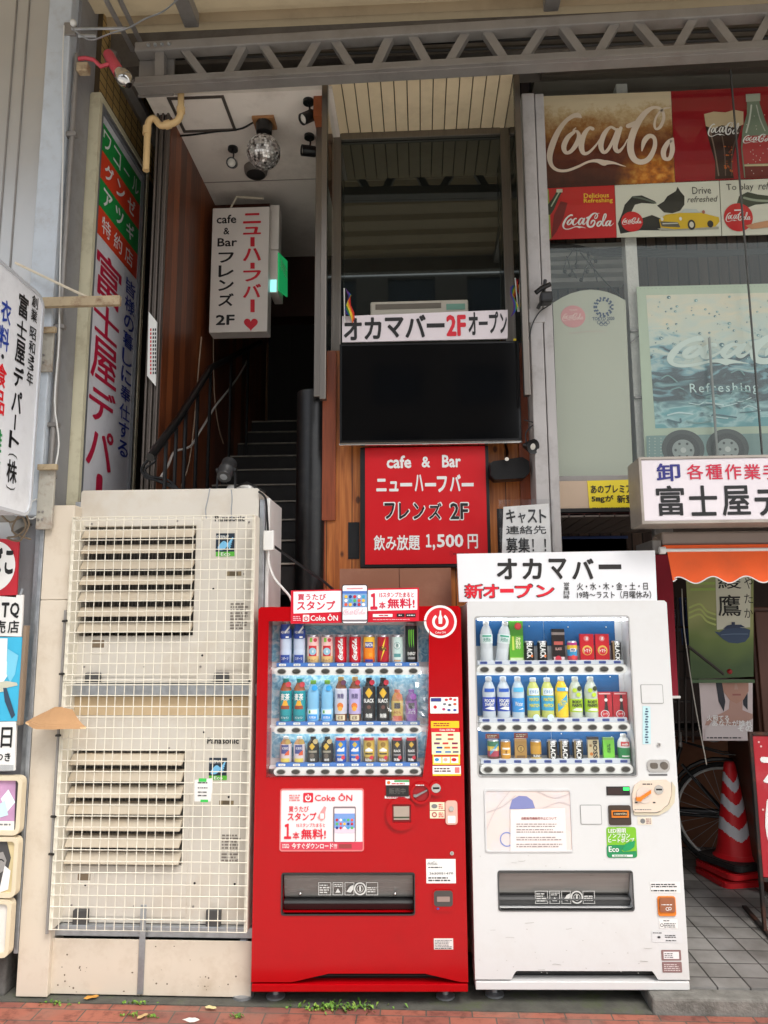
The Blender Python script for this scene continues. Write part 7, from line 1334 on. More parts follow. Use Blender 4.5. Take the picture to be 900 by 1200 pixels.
for ring_, r_, n_r in ((0, 8.3, 12), (1, 10.6, 15)):
    for k in range(n_r):
        a_ = 2*PI*(k+.5*ring_)/n_r; cx_, cy_ = 707+r_*math.cos(a_), 360+r_*math.sin(a_)*1.0; w_, h_ = (1.5, 1.0) if (k+ring_) % 2 else (1.1, 1.5); ca, sa = math.cos(a_), math.sin(a_)
        l.poly([(cx_+ca*x-sa*y, cy_+sa*x+ca*y) for x, y in ((-w_, -h_), (w_, -h_), (w_, h_), (-w_, h_))], nv_, 1)
l.t('TOKYO 2020', 694, 371.5, 720, 375.5, nv_, .03)
for cx_, cy_ in ((702, 378), (707, 378), (712, 378), (704.5, 380), (709.5, 380)): l.ring(cx_, cy_, 1.8, 2.4, nv_, 1, n=16)
l.stroke([(667, 391), (690, 388.5), (710, 388.5)], .7, ink((190, 170, 160))); l.done('emblem')
# white post behind the glass, small rack pieces, hanging cables
t = T('inner_post', 'rough white post standing behind the window between film and truck poster', 'post', U(745, 558, Y=4.42)); q = [U(739, 400, Y=4.42).x, U(753, 400, Y=4.42).x]
t.part('shaft', MB().box(q[0], q[1], 4.42, 4.5, zsill-.1, 5.2, mat('rough_white', (206, 206, 200), .8, 0, .06, 20, .6, 60), .004))
for y in (388, 466): zz = U(744, y, Y=4.41).z; t.part('bracket_bar', MB().box(q[0]-.0, q[1]+.05, 4.40, 4.418, zz-.006, zz+.006, steel))
t.part('diagonal', MB().tube([U(739, 402, Y=4.4), U(752, 391, Y=4.4)], .005, steel, 5))
mb = MB(); rg = random.Random(8)
for k in range(6): mb.tube([U(x, y, Y=4.5) for x, y in catmull([(640, 286+k*1.2), (672, 287+k), (700, 292+k*1.5), (740, 290+2*k), (800, 294+1.5*k), (905, 292+k)], 4)], .005, blackm, 5)
for a, b in (((672, 292), (660, 318)), ((676, 292), (668, 322)), ((680, 296), (740, 360)), ((688, 298), (700, 330)), ((695, 302), (682, 330)), ((664, 300), (676, 326))): mb.tube([U(*a, Y=4.5), U((a[0]+b[0])/2+rg.uniform(-4, 4), (a[1]+b[1])/2, Y=4.5), U(*b, Y=4.5)], .004, blackm, 5)
for x, y in ((662, 318), (668, 322), (681, 328), (698, 306), (690, 298), (676, 312), (688, 318)): mb.sphere(U(x, y, Y=4.48), .013, blackm, 8, 5)
one('hanging_cables', 'tangle of black cables and clips hanging behind the window above the film', 'cables', mb)
# truck shaped poster
def water(tt, co):
    sp = N(tt, 'ShaderNodeSeparateXYZ'); tt.links.new(co, sp.inputs[0]); mp = N(tt, 'ShaderNodeMapping'); mp.inputs['Scale'].default_value = (3, 3, 8); tt.links.new(co, mp.inputs[0]); nz = N(tt, 'ShaderNodeTexNoise'); nz.inputs['Scale'].default_value = 1.6; nz.inputs['Detail'].default_value = 7; nz.inputs['Distortion'].default_value = 1.2; tt.links.new(mp.outputs[0], nz.inputs['Vector'])
    a = N(tt, 'ShaderNodeMath', operation='MULTIPLY_ADD'); tt.links.new(sp.outputs[2], a.inputs[0]); a.inputs[1].default_value = 1.2; tt.links.new(nz.outputs['Fac'], a.inputs[2]); b_ = N(tt, 'ShaderNodeMath', operation='ADD'); tt.links.new(a.outputs[0], b_.inputs[0]); b_.inputs[1].default_value = -1.1
    return cramp(tt, b_.outputs[0], [(0, (96, 160, 166)), (.1, (160, 200, 200)), (.2, (92, 132, 138)), (.3, (44, 60, 66)), (.42, (58, 80, 88)), (.5, (120, 166, 176)), (.62, (190, 206, 196)), (1, (216, 210, 184))])
fT = YF(4.38); t, l = poster('truck_poster', 'pale green truck shaped poster with splashing water and wheels in the window', ((759, 600), (1010, 596), (1002, 330), (746, 336)), mat('truck_green', (180, 196, 172), .45, var=.03), f=fT)
o = [fT.px(*q) for q in ((768, 502), (960, 498), (952, 342), (757, 346))]; t.part('water_print', MB().prism(fT, o, .0005, .001, ramp_mat('water_print', water, .35))); l.lift = .0015
dr = [ink((120, 160, 160)), ink((210, 230, 226)), ink((70, 110, 120))]; rg = random.Random(11)
for _ in range(120):
    x, y = rg.uniform(762, 915), rg.uniform(346, 425)
    r_ = abs(rg.gauss(.7, .6))+.3; l.ell(x, y, r_, r_*.8, dr[0 if rg.random() < .5 else 2], 1, 8); l.ell(x+r_*.3, y+r_*.2, r_*.45, r_*.35, dr[1], 2, 6)
l.script(782, 392, 990, 428, ink((206, 222, 214)), 1, fat=1.1); l.t('Refreshing', 808, 449, 888, 463, ink((200, 226, 224)), .01, spacing=1.25); wv_ = ink((200, 226, 226))
for k in range(26): 
    x, y = rg.uniform(768, 910), rg.uniform(430, 500); l.stroke([(x, y), (x+rg.uniform(4, 14), y+rg.uniform(-4, 4)), (x+rg.uniform(14, 30), y+rg.uniform(-3, 5))], rg.uniform(.6, 2.2), rg.choice([wv_, dr[2], dr[0]]))
l.poly([(757, 511), (1000, 506), (1002, 600), (759, 600)], ink((120, 150, 146)), 1)
for x, y in ((800, 522), (852, 521), (940, 519)): l.ell(x, y+4, 25, 22, ink((66, 72, 70)), 2, 36); l.ell(x, y+6, 19.5, 19, ink((46, 48, 48)), 3, 36); l.ell(x, y+6, 13, 12.5, ink((150, 160, 156)), 4, 30); [l.ell(x+9*math.cos(k*PI/3), y+6+8.5*math.sin(k*PI/3), 1.6, 1.6, ink((60, 66, 64)), 5, 8) for k in range(6)]; l.ell(x, y+6, 3.5, 3.3, ink((196, 202, 196)), 5, 14)
for x in (760.5, 767, 774):
    for k in range(12): l.ell(x, 514+k*3.6, .5, .6, ink((210, 220, 210)), 3, 6)
for k in range(50): l.ell(750+k*4.6, 339-k*.1, .5, .5, ink((150, 160, 150)), 1, 6)
l.done('printed_truck'); p = U(833, 460, Y=4.34); one('display_rod', 'thin grey rod leaning upright before the truck poster', 'rod', MB().tube([U(831, 396, Y=4.34), U(841, 540, Y=4.34)], .008, mat('rod_grey', (150, 152, 148), .4, .4), 8))
# sill panel and its yellow notice
f = YF(4.22); a = f.rect(655, 561, 760, 600); t = T('sill_panel', 'tan panel below the window film with a yellow notice', 'panel', f.at((a[0]+a[2])/2, a[1])); t.part('panel', MB().box(a[0]-.0, 4.2, 4.22, 4.3, a[1], zsill-.036, mat('tan_panel', (196, 172, 148), .5, var=.05), .003)); t.part('lower_trim', MB().box(a[0], 4.2, 4.2, 4.3, a[1]-.02, a[1]-.001, mat('dark_red_trim', (84, 40, 38), .5)))
o = [f.px(*q) for q in ((691, 601), (745, 600), (745, 562), (688, 563.5))]; t = T('yellow_notice', 'yellow tobacco notice with black writing under the window', 'notice', f.at((o[0][0]+o[1][0])/2, o[0][1])); t.part('sheet', MB().prism(f, o, .0005, .004, mat('notice_yellow', (232, 208, 40), .4, var=.03))); l = L(t, f.off(.004)); kk = ink((26, 24, 20)); l.t('あのプレミア', 692, 568, 741, 578, kk, .045); l.t('5㎎が', 693, 580.5, 719, 589.5, kk, .05); l.t('新登', 723, 580, 743, 589.5, kk, .045); l.lines(694, 594, 742, 598.5, 2, ink((120, 100, 20))); l.done()
# recess ceiling and shop interior
zr = a[1]-.03; slt = mat('slat_dark', (92, 82, 76), .6, .1); mb = MB(); x = -.0
t = T('storefront', 'dark recessed ground floor shop front behind the traffic cone', 'shop front', (2.5, 6.5, 0))
k = 0
while k < 34: xx_ = .76+.085*k; mb.box(xx_, xx_+.078, 4.2, 6.8, zr, zr+.02, slt); k += 1
t.part('ribbed_ceiling', mb); t.part('ceiling_board', MB().box(.7, 6, 4.2, 6.8, zr+.021, zr+.05, dark)); brn = mat('brown_interior', (62, 42, 32), .6, 0, .2, 3, stretch=(8, 1, 1)); t.part('rear_wall', MB().box(.75, 6, 6.75, 6.85, 0, zr, brn)); t.part('side_wall', MB().box(.7, .755, 4.32, 6.85, 0, zr, dark)); t.part('floor_step', MB().box(.76, 6, 6.2, 6.749, .0, .3, brn))
p, q = U(765, 640, Y=4.35), U(785, 610, Y=4.35); t.part('bracket_post', MB().box(p.x, q.x, 4.3, 4.36, p.z, zr-.001, steel, .004))
# stacked boxes and dark shelving in the shade
for i, (x0_, y0_, x1_, y1_, c, lab) in enumerate(((655, 628, 735, 646, (40, 60, 110), 'dark blue crate on the ledge under the ribbed ceiling'), (736, 634, 790, 650, (54, 54, 60), 'dark grey crate on the ledge behind the white sign board'), (800, 634, 846, 650, (66, 60, 40), 'olive crate on the ledge above the orange awning'))):
    f = YF(5.0+i*.02); a = f.rect(x0_, y0_, x1_, y1_); t = T('crate', lab, 'crate', f.at((a[0]+a[2])/2, a[1]), 0, 'crates on the ledge'); t.part('box', MB().fbox(f, a[0], a[1], a[2], a[3], -.3, 0, mat('crate_%d' % i, c, .6, var=.15), .004)); t.part('rim', MB().fbox(f, a[0]-.006, a[3]-.02, a[2]+.006, a[3]-.002, .0005, .008, mat('crate_%d' % i, c, .6), .003))
one('shop_ledge', 'dark timber ledge running under the shop ceiling', 'shelf', MB().box(.757, 6, 4.95, 5.35, U(700, 651, Y=5.0).z-.05, U(700, 651, Y=5.0).z-.002, dark))
t = T('wire_rack', 'dark wire display rack between the white machine and the tea banner', 'rack', U(800, 850, Y=5.0)); mb = MB()
for x in (785, 793, 801, 809): mb.tube([U(x, 700, Y=5.0), U(x+3, 870, Y=5.0)], .008, mat('dark_rack', (52, 46, 42), .5, .4), 6)
t.part('uprights', mb); mb = MB()
for y in (735, 764, 795, 822, 846): mb.tube([U(783, y, Y=5.01), U(815, y, Y=5.01)], .007, mat('dark_rack', (52, 46, 42), .5, .4), 6)
t.part('crossbars', mb)
f = YF(5.04)
for x0_, y0_, x1_, y1_, c, lab in ((784, 714, 796, 740, (90, 96, 104), 'grey packet hung high on the dark wire rack'), (798, 700, 806, 756, (50, 70, 120), 'blue strip card hung on the dark wire rack'), (784, 772, 796, 792, (70, 60, 56), 'brown packet hung low on the dark wire rack')):
    a = f.rect(x0_, y0_, x1_, y1_); t = T('hanging_packet', lab, 'packet', f.at(a[0], a[1])); t.part('packet', MB().fbox(f, a[0], a[1], a[2], a[3], -.02, 0, pm_(c), .005)); l = L(t, f); l.lines(x0_+2, y0_+3, x1_-2, y0_+10, 3, ink((150, 150, 150))); l.done('packet_print')
# red vertical banner
f = YF(4.35); o = [f.px(*q) for q in ((782, 817), (795, 817), (787, 650), (766, 650))]; mr_ = mat('maroon_cloth', (134, 16, 38), .8, var=.06); t = T('maroon_banner', 'narrow maroon cloth banner hanging beside the white machine', 'banner', f.at(o[0][0], o[0][1])); t.part('cloth', MB().prism(f, o, -.01, 0, mr_)); t.part('bottom_rod', MB().tube([f.at(o[0][0], o[0][1]), f.at(o[1][0]+.01, o[1][1])], .008, whitep, 6))
# tea banner, its print colours darkened to carry the awning's shade
def teab(tt, co):
    sp = N(tt, 'ShaderNodeSeparateXYZ'); tt.links.new(co, sp.inputs[0]); nz = N(tt, 'ShaderNodeTexNoise'); nz.inputs['Scale'].default_value = 2; tt.links.new(co, nz.inputs['Vector']); m_ = N(tt, 'ShaderNodeMath', operation='MULTIPLY_ADD'); tt.links.new(sp.outputs[2], m_.inputs[0]); m_.inputs[1].default_value = 1.0; tt.links.new(nz.outputs['Fac'], m_.inputs[2]); b_ = N(tt, 'ShaderNodeMath', operation='ADD'); tt.links.new(m_.outputs[0], b_.inputs[0]); b_.inputs[1].default_value = -.5
    return cramp(tt, b_.outputs[0], [(0, (58, 80, 42)), (.25, (104, 122, 62)), (.45, (160, 164, 108)), (.8, (118, 130, 74))])
Yt = 4.9; f = YF(Yt); p4 = ((810, 796), (883, 793), (883, 660), (803, 660)); o = [f.px(*q) for q in p4]
t = T('tea_banner', 'green tea banner with a blue teapot and brush writing under the orange awning', 'banner', f.at((o[0][0]+o[1][0])/2, o[0][1])); t.part('cloth', MB().prism(f, o, -.006, 0, ramp_mat('tea_print', teab, .6))); l = L(t, f)
l.poly([(838, 660), (880, 660), (879, 735), (840, 738)], ink((206, 206, 186))); kk = ink((22, 24, 20)); l.t('綾', 841, 674, 868, 690, kk, .02); l.t('鷹', 841, 697, 868, 722, kk, .02)
for c, y0_, y1_ in (('や', 676, 690), ('た', 696, 707), ('か', 713, 724)): l.t(c, 872, y0_, 882, y1_, kk, .0)
tp = ink((44, 66, 96)); l.poly([(837, 740), (843, 741), (849, 737), (860, 735), (872, 736), (879, 738), (878, 746), (873, 752), (864, 754), (854, 753), (847, 749)], tp, 1); l.poly([(847, 737), (852, 733), (857, 732), (857, 729), (861, 729), (861, 732), (868, 732), (873, 735)], ink((34, 50, 80)), 2); l.stroke([(845, 744), (858, 743), (876, 743)], .8, ink((90, 114, 140)), 2)
for k in range(3): l.stroke([(808, 712+k*6), (820, 708+k*6), (828, 716+k*6), (838, 720+k*6)], 2.2, ink((176, 190, 110)), 1)
for k in range(4): l.rect(808+k*.3, 668+k*7, 838, 671+k*7, ink((150, 176, 90)), 1)
l.done(); t.part('bottom_bar', MB().box(o[0][0], o[1][0], Yt-.012, Yt+.004, o[0][1]-.022, o[0][1]-.001, mat('bar_green', (70, 96, 60), .5)))
one('hook_rail', 'slanting dark hook rail with small pegs in front of the tea banner', 'rail', MB().tube([U(806, 757, Y=4.8), U(848, 790, Y=4.8)], .009, mat('dark_rack', (52, 46, 42), .5, .4), 6))
mb = MB(); mb.sphere(U(855, 787, Y=4.8), .016, ink((150, 24, 30)), 12, 8); one('red_knob', 'small red knob in front of the tea banner foot', 'knob', mb)
one('white_cord', 'thin white cord hanging down past the bicycle saddle', 'cord', MB().tube([U(x, y, Y=4.7) for x, y in catmull([(799, 690), (801, 730), (806, 770), (812, 810), (819, 850), (825, 880), (828, 896)], 4)], .0035, mat('cord_grey', (170, 166, 156), .6), 5))
# portrait poster
f = YF(4.94); p4 = ((824, 868), (882, 868), (882, 796), (819, 795)); o = [f.px(*q) for q in p4]; t = T('portrait_poster', 'faded portrait poster of a dark haired figure in a pale top, below the tea banner', 'poster', f.at((o[0][0]+o[1][0])/2, o[0][1])); t.part('sheet', MB().prism(f, o, -.006, 0, mat('poster_mauve', (206, 192, 190), .5, var=.06))); l = L(t, f)
sk = ink((176, 132, 114)); hr = ink((34, 38, 48)); l.poly([(838, 796), (848, 796), (847, 806), (850, 822), (848, 834), (842, 822)], hr); l.poly([(868, 796), (876, 796), (876, 832), (871, 826), (869, 808)], hr); l.poly([(845, 796.2), (877, 796.2), (877, 810), (871, 820), (863, 824.5), (855, 820.5), (848, 811)], sk, 1); l.poly([(855, 821), (870, 820), (870, 832), (882, 837), (882, 850), (826, 850), (829, 842), (845, 836), (854, 831)], ink((180, 142, 128)), 0); l.poly([(826, 867), (826, 856), (834, 845), (848, 851), (866, 850), (882, 842), (882, 867)], ink((204, 194, 192)), 2)
l.rect(858, 813, 868, 815, ink((150, 90, 84)), 2); l.poly([(861, 801), (863, 801), (865, 808), (860, 808)], ink((180, 146, 130)), 2)
for s, x0_, y0_, x1_, y1_ in (('火照てる', 828, 838, 854, 845), ('あなたが誰れ', 834, 844, 881, 851), ('その', 864, 850, 881, 857)): l.t(s, x0_, y0_, x1_, y1_, WHITE, .05, lv=3)
l.lines(828, 863, 880, 866, 1, DKGREY, 3); l.done()
# brown cupboard at the edge and the wall behind
p = U(881, 720, Y=4.95); t = T('brown_cupboard', 'tall dark brown cupboard at the shop front beside the banners', 'cupboard', (p.x+.3, 5.2, 0)); bw_ = mat('brown_cupboard', (84, 50, 36), .5, 0, .15, 3, stretch=(6, 6, 1)); zt_ = U(890, 711, Y=4.95).z; t.part('carcass', MB().box(p.x, p.x+.8, 4.97, 5.5, .072, zt_, bw_, .008)); t.part('door', MB().box(p.x+.02, p.x+.39, 4.95, 4.968, .1, zt_-.03, bw_, .006)); t.part('door', MB().box(p.x+.41, p.x+.78, 4.95, 4.968, .1, zt_-.03, bw_, .006))
one('brick_ledge', 'low dark brick ledge behind the bicycle', 'ledge', MB().box(.9, 5, 6.0, 6.18, .072, .85, mat('ledge_brown', (150, 100, 72), .7, 0, .2, 6)))
# ================================================================== projecting light box sign
YL = 3.72; f = Face(U(752, 612, Y=YL), (1, -.02, 0), (0, 0, 1)); pA, pB = f.px(752, 614), f.px(748.5, 536); zb_, zt_ = pA[1], pB[1]; u0 = (pA[0]+pB[0])/2; u1 = u0+1.6
t = T('light_box_sign', 'long white light box sign with blue, red and black writing over the shop', 'sign', f.at((u0+u1)/2, zb_)); t.part('casing', MB().fbox(f, u0, zb_, u1, zt_, -.22, -.012, mat('sign_casing', (168, 160, 150), .4, .3, .08, 5, dirt=(120, 108, 96), damt=.5), .006)); t.part('face_panel', MB().fbox(f, u0+.012, zb_+.014, u1-.012, zt_-.012, -.0118, -.002, mat('light_face', (226, 218, 222), .3, var=.02), .003)); fr = MB(); fr.prism(f, [(u0, zb_), (u1, zb_), (u1, zt_), (u0, zt_)], -.0115, .004, mat('sign_casing', (168, 160, 150)), [[(u0+.012, zb_+.014), (u1-.012, zb_+.014), (u1-.012, zt_-.012), (u0+.012, zt_-.012)]]); t.part('trim', fr)
l = L(t, f.off(-.002)); 
l.t('卸', 769, 543, 797, 564, ink((42, 42, 120)), .05); crm = ink((196, 24, 60))
for i, c in enumerate('各種作業手袋'): l.t(c, 804.5+i*22.3, 544, 824+i*22.3, 562, crm, .03)
for i, c in enumerate('富士屋デパート'):
    x = 769+i*38.4
    if c == 'ー': l.rect(x+2, 585, x+32, 590, BLACK)
    else: l.t(c, x, 569, x+33, 604.5, BLACK, .042)
l.done(); one('sign_bracket', 'steel bracket carrying the light box sign above the awning', 'bracket', MB().box(f.at(u0+.08, 0).x, f.at(u0+.16, 0).x, YL+.23, 4.3, zb_+.02, zb_+.1, steel, .004))
# ================================================================== orange awning
YA2 = 3.95; f = YF(YA2); zr0 = f.px(840, 645)[1]; xa = f.px(781, 650)[0]; xb_ = xa+1.7; og = mat('orange_canvas', (232, 92, 34), .75, 0, .06, 6, .06, 40, (196, 84, 40), .4, 5)
t = T('awning', 'orange canvas awning with a white scalloped edge rolled under the sign', 'awning', ((xa+xb_)/2, YA2, f.px(800, 686)[1]))
t.part('roller', MB().tube([(xa-.03, YA2+.1, zr0+.05), (xb_, YA2+.1, zr0+.05)], .036, mat('roller_grey', (168, 150, 140), .5, var=.08), 14)); t.part('hood', MB().box(xa-.02, xb_, YA2-.01, YA2+.16, zr0+.028, zr0+.10, mat('hood_grey', (150, 136, 128), .5, .2, .06), .012)); t.part('front_bar', MB().tube([(xa-.04, YA2-.03, zr0), (xb_, YA2-.03, zr0)], .009, whitep, 10)); t.part('upper_fold', MB().box(xa-.02, xb_, YA2-.028, YA2+.04, zr0+.006, zr0+.027, og)); t.part('end_cap', MB().lathe((xa-.045, YA2-.03, zr0), [(.02, 0), (.02, .03)], whitep, (1, 0, 0), 12)); t.part('end_bracket', MB().box(xa-.07, xa-.022, YA2, YA2+.3, zr0-.01, zr0+.06, steel, .006))
nx = 170; ny = 8; vs = []; L_ = xb_-xa; zlo_ = f.px(800, 685)[1]; per = f.px(846, 690)[0]-f.px(811, 690)[0]
def hem(x): return zlo_+.004+.034*(.5-.5*math.cos(2*PI*(x+.03)/(.165)))
for j in range(ny+1):
    for i in range(nx+1):
        x = L_*i/nx; s = j/ny; zz = zr0-.008+(hem(x)-(zr0-.008))*s; vs.append((xa-.005+x+(.02*s if i < 3 else 0), YA2-.03+.012*math.sin(x*9+1)*s+.006*math.sin(x*23)*s-.01*s, zz))
w = nx+1; cm = MB().add(vs, [(j*w+i, j*w+i+1, (j+1)*w+i+1, (j+1)*w+i) for j in range(ny) for i in range(nx)], og, True); vl = t.part('valance', cm); t.part('white_hem', MB().tube([Vector(vs[ny*w+i])+Vector((0, -.002, 0)) for i in range(nx+1)], .0035, whitep, 5), vl)
# ================================================================== bicycle
bk_ = mat('bike_black', (24, 24, 26), .3, .2, .05); tyre = mat('tyre', (26, 26, 26), .8, bump=.2, bscale=200); rim = mat('bike_rim', (196, 196, 194), .35, .2, .1)
hub = U(852, 956, Y=5.45); gz = .075; rW = hub.z-gz; d = Vector((-.92, .38, 0)).normalized(); nrm = Vector((-d.y, d.x, 0)); hub.z = gz+rW
t = T('bicycle', 'black city bicycle leaning in the shade behind the traffic cones', 'bicycle', (hub.x, hub.y, gz))
def wheel(c):
    mk = lambda r, n: [c+d*(r*math.cos(2*PI*k/n))+Vector((0, 0, r*math.sin(2*PI*k/n))) for k in range(n)]
    w_ = t.part('wheel', MB().lathe(c-nrm*.04, [(.022, 0), (.014, .01), (.014, .07), (.022, .08)], rim, nrm, 12)); t.part('tyre', MB().tube(mk(rW-.017, 48), .017, tyre, 8, True), w_); t.part('rim', MB().tube(mk(rW-.042, 48), .010, rim, 6, True), w_); sp = MB()
    for k in range(28):
        a = 2*PI*k/28; e = c+d*((rW-.045)*math.cos(a))+Vector((0, 0, (rW-.045)*math.sin(a))); b_ = a+(.5 if k % 2 else -.5); s_ = c+nrm*(.03 if k % 4 < 2 else -.03)+d*(.018*math.cos(b_))+Vector((0, 0, .018*math.sin(b_))); sp.tube([s_, e], .0013, rim, 4)
    t.part('spokes', sp, w_)
wheel(hub); fh = hub+d*1.05; wheel(fh)
bb = hub+d*.43+Vector((0, 0, -.02)); st_ = bb-d*.16+Vector((0, 0, .46)); hd = hub+d*.86+Vector((0, 0, .52)); fr = MB()
for a, b, r in ((bb, st_, .016), (bb, hd-Vector((0, 0, .08)), .02), (bb+Vector((0, 0, .12))-d*.04, hd-Vector((0, 0, .02)), .016)): fr.tube([a, b], r, bk_, 10)
for s in (-1, 1): fr.tube([hub+nrm*s*.05, st_-Vector((0, 0, .12))+nrm*s*.012], .009, bk_, 7); fr.tube([hub+nrm*s*.05, bb+nrm*s*.02], .010, bk_, 7); fr.tube([fh+nrm*s*.045, hd-Vector((0, 0, .16))+nrm*s*.03-d*-.02, hd-Vector((0, 0, .1))], .011, bk_, 7)
fr.tube([hd-Vector((0, 0, .12)), hd+Vector((0, 0, .1))], .02, bk_, 10); t.part('frame', fr)
sp_ = st_+Vector((0, 0, .1)); t.part('seat_post', MB().tube([st_, sp_], .012, rim, 8)); sm = MB(); n1, n2 = 14, 10; vs = []
for i in range(n1+1):
    s = i/n1; x = -.14+.28*s; hw = .09*(1-s)**.8+.018; hh = .035*(1-s*.5)
    for j in range(n2): a = 2*PI*j/n2; vs.append(sp_+d*x+nrm*(hw*math.cos(a)*min(1, 8*s+.25))+Vector((0, 0, .03+hh*math.sin(a)*min(1, 8*s+.3)+.015*(1-s))))
sm.add(vs, [(i*n2+j, i*n2+(j+1) % n2, (i+1)*n2+(j+1) % n2, (i+1)*n2+j) for i in range(n1) for j in range(n2)], mat('saddle_black', (34, 34, 35), .3), True); sm.add(vs[:n2], [tuple(range(n2))], mat('saddle_black', (34, 34, 35), .3)); sm.add(vs[-n2:], [tuple(range(n2))], mat('saddle_black', (34, 34, 35), .3)); t.part('saddle', sm)
t.part('handlebar', MB().tube([hd+Vector((0, 0, .2))-d*.2+nrm*.27, hd+Vector((0, 0, .22))+nrm*.2, hd+Vector((0, 0, .16)), hd+Vector((0, 0, .22))-nrm*.2, hd+Vector((0, 0, .2))-d*.2-nrm*.27], .011, rim, 8)); t.part('rear_rack', MB().tube([sp_-Vector((0, 0, .06)), hub+Vector((0, 0, rW+.06))+nrm*.05, hub+Vector((0, 0, rW+.06))-d*.18+nrm*.05, hub+Vector((0, 0, rW+.06))-d*.18-nrm*.05, hub+Vector((0, 0, rW+.06))-nrm*.05, sp_-Vector((0, 0, .06))], .006, bk_, 6))
t.part('mudguard', MB().tube([hub+d*((rW+.02)*math.cos(R(a)))+Vector((0, 0, (rW+.02)*math.sin(R(a)))) for a in range(20, 200, 12)], .014, bk_, 6)); t.part('chain_guard', MB().tube([hub+nrm*-.06, bb+nrm*-.06], .03, bk_, 8)); t.part('crank', MB().tube([bb+nrm*.08+d*.12-Vector((0, 0, .1)), bb+nrm*.07, bb-nrm*.07, bb-nrm*.08-d*.12+Vector((0, 0, .1))], .01, rim, 8)); t.part('kickstand', MB().tube([hub+nrm*.07, (hub.x-.05, hub.y-.12, gz+.01)], .009, rim, 6))
q_ = sp_-d*.16-Vector((0, 0, .02)); t.part('plastic_wrap', MB().sphere(q_-d*.06, .06, mat('wrap', (176, 178, 180), .3, bump=.6, bscale=40), 12, 8, sc=(1, .7, .6)))
# ================================================================== traffic cones
cr = mat('cone_red', (214, 30, 38), .4, 0, .06, 6, dirt=(140, 30, 34), damt=.4); cw = mat('cone_white', (206, 208, 214), .35, var=.05); cb_ = mat('cone_black', (34, 32, 32), .7, var=.15)
cz = .0725; cb0 = U(858, 1038, Z=cz); cb0.x += .075; 
top_c = U(855, 893, Y=cb0.y+.12).z
def cone(k, full):
    z0 = cz+.052*k; c = Vector((cb0.x+.01*k, cb0.y+.15, z0)); rz = R(12+7*k)
    lab = ['red cone base at the bottom of the stack of cones', 'red cone nested second in the stack of cones', 'red traffic cone with three white chevron bands, topmost of its stack'][k]
    t = T('traffic_cone', lab, 'traffic cone', c, rz, 'stacked traffic cones'); m = cr if k < 2 else cb_; Rm = Matrix.Rotation(rz, 4, 'Z'); mb = MB(); mb.M = Matrix.Translation(c) @ Rm; s = .185; bf = Face((0, 0, 0), (1, 0, 0), (0, 1, 0)); o_ = disc(0, 0, .105, 24)
    mb.prism(bf, rr(-s, -s, s, s, .05, 5), 0, .03, m, [o_]); mb.prism(bf, rr(-s+.012, -s+.012, s-.012, s-.012, .045, 5), .0301, .036, m, [disc(0, 0, .112, 24)]); t.part('base', mb)
    hgt = top_c-z0 if full else .2; b = MB(); r0, r1 = .125, .034; H_ = .62 if not full else hgt
    rat = lambda h: r0+(r1-r0)*h/H_
    prof = [(.15, .03), (.135, .042), (r0-.004, .06)]
    n = 40; hs_ = [.06+(H_-.075-.06)*i/30 for i in range(31)] if full else [.06, .2]
    if full:
        # chevron bands: bands are set by angle, so the body is a fine grid
        za_ = cam.location-c; fa = math.atan2(za_.y, za_.x); vs = []; nn = 72; hs_ = [.06+(H_-.09)*i/90 for i in range(91)]
        for h in hs_: 
            for j in range(nn): a = 2*PI*j/nn; vs.append(c+Vector((rat(h)*math.cos(a), rat(h)*math.sin(a), h)))
        fr_, fw2 = [], []
        for i in range(90):
            for j in range(nn):
                a = 2*PI*(j+.5)/nn; da = abs((a-fa-.35+PI) % (2*PI)-PI); hh = (hs_[i]-.0)/H_-(.085*min(da, 1.2))
                isw = any(lo < hh < hi for lo, hi in ((.22, .34), (.46, .57), (.69, .79)))
                (fw2 if isw else fr_).append((i*nn+j, i*nn+(j+1) % nn, (i+1)*nn+(j+1) % nn, (i+1)*nn+j))
        b.add(vs, fr_, cr, True); b.lathe(c, prof, cr, n=36); hb = H_-.03; b.lathe(c, [(rat(hb), hb), (rat(H_)*.98, H_-.012), (rat(H_)*.8, H_-.002), (.001, H_)], cr, n=36); body = t.part('cone_body', b); w2 = MB().add(vs, fw2, cw, True); t.part('reflective_bands', w2, body)
    else: b.lathe(c, prof+[(rat(.15), .15)], cr, n=30); t.part('cone_body', b)
for k in range(3): cone(k, k == 2)
# ================================================================== red standing sign board
YS = 4.62; f = Face((0, YS, 0), (1, -.1, 0), (0, 0, 1)); c0 = f.px(884, 858); c1 = f.px(890, 1028); u0, u1 = f.px(883, 950)[0]+.005, f.px(883, 950)[0]+.62; zt_, zb_ = c0[1], c1[1]; blk_ = mat('rusty_black', (40, 34, 32), .6, .2, .15, 8, dirt=(110, 60, 36), damt=.7, dscale=9)
t = T('standing_sign', 'red standing sign board with white writing in a rusty black frame, beside the cones', 'sign', f.at((u0+u1)/2, .072)); t.part('board', MB().fbox(f, u0+.02, zb_, u1-.02, zt_-.02, -.02, 0, mat('sign_maroon', (176, 30, 44), .4, 0, .06, 5, dirt=(206, 120, 120), damt=.35, dscale=4), .003)); 
for x in (u0, u1-.018): t.part('leg', MB().fbox(f, x, .08, x+.018, zt_, -.025, .008, blk_, .003))
t.part('top_bar', MB().fbox(f, u0+.0185, zt_-.018, u1-.0185, zt_, -.025, .008, blk_, .003)); t.part('lower_bar', MB().fbox(f, u0+.0185, zb_-.022, u1-.0185, zb_-.002, -.025, .008, blk_, .003))
for x in (u0, u1-.018): t.part('foot', MB().fbox(f, x-.004, .0735, x+.022, .09, -.35, .22, blk_, .003))
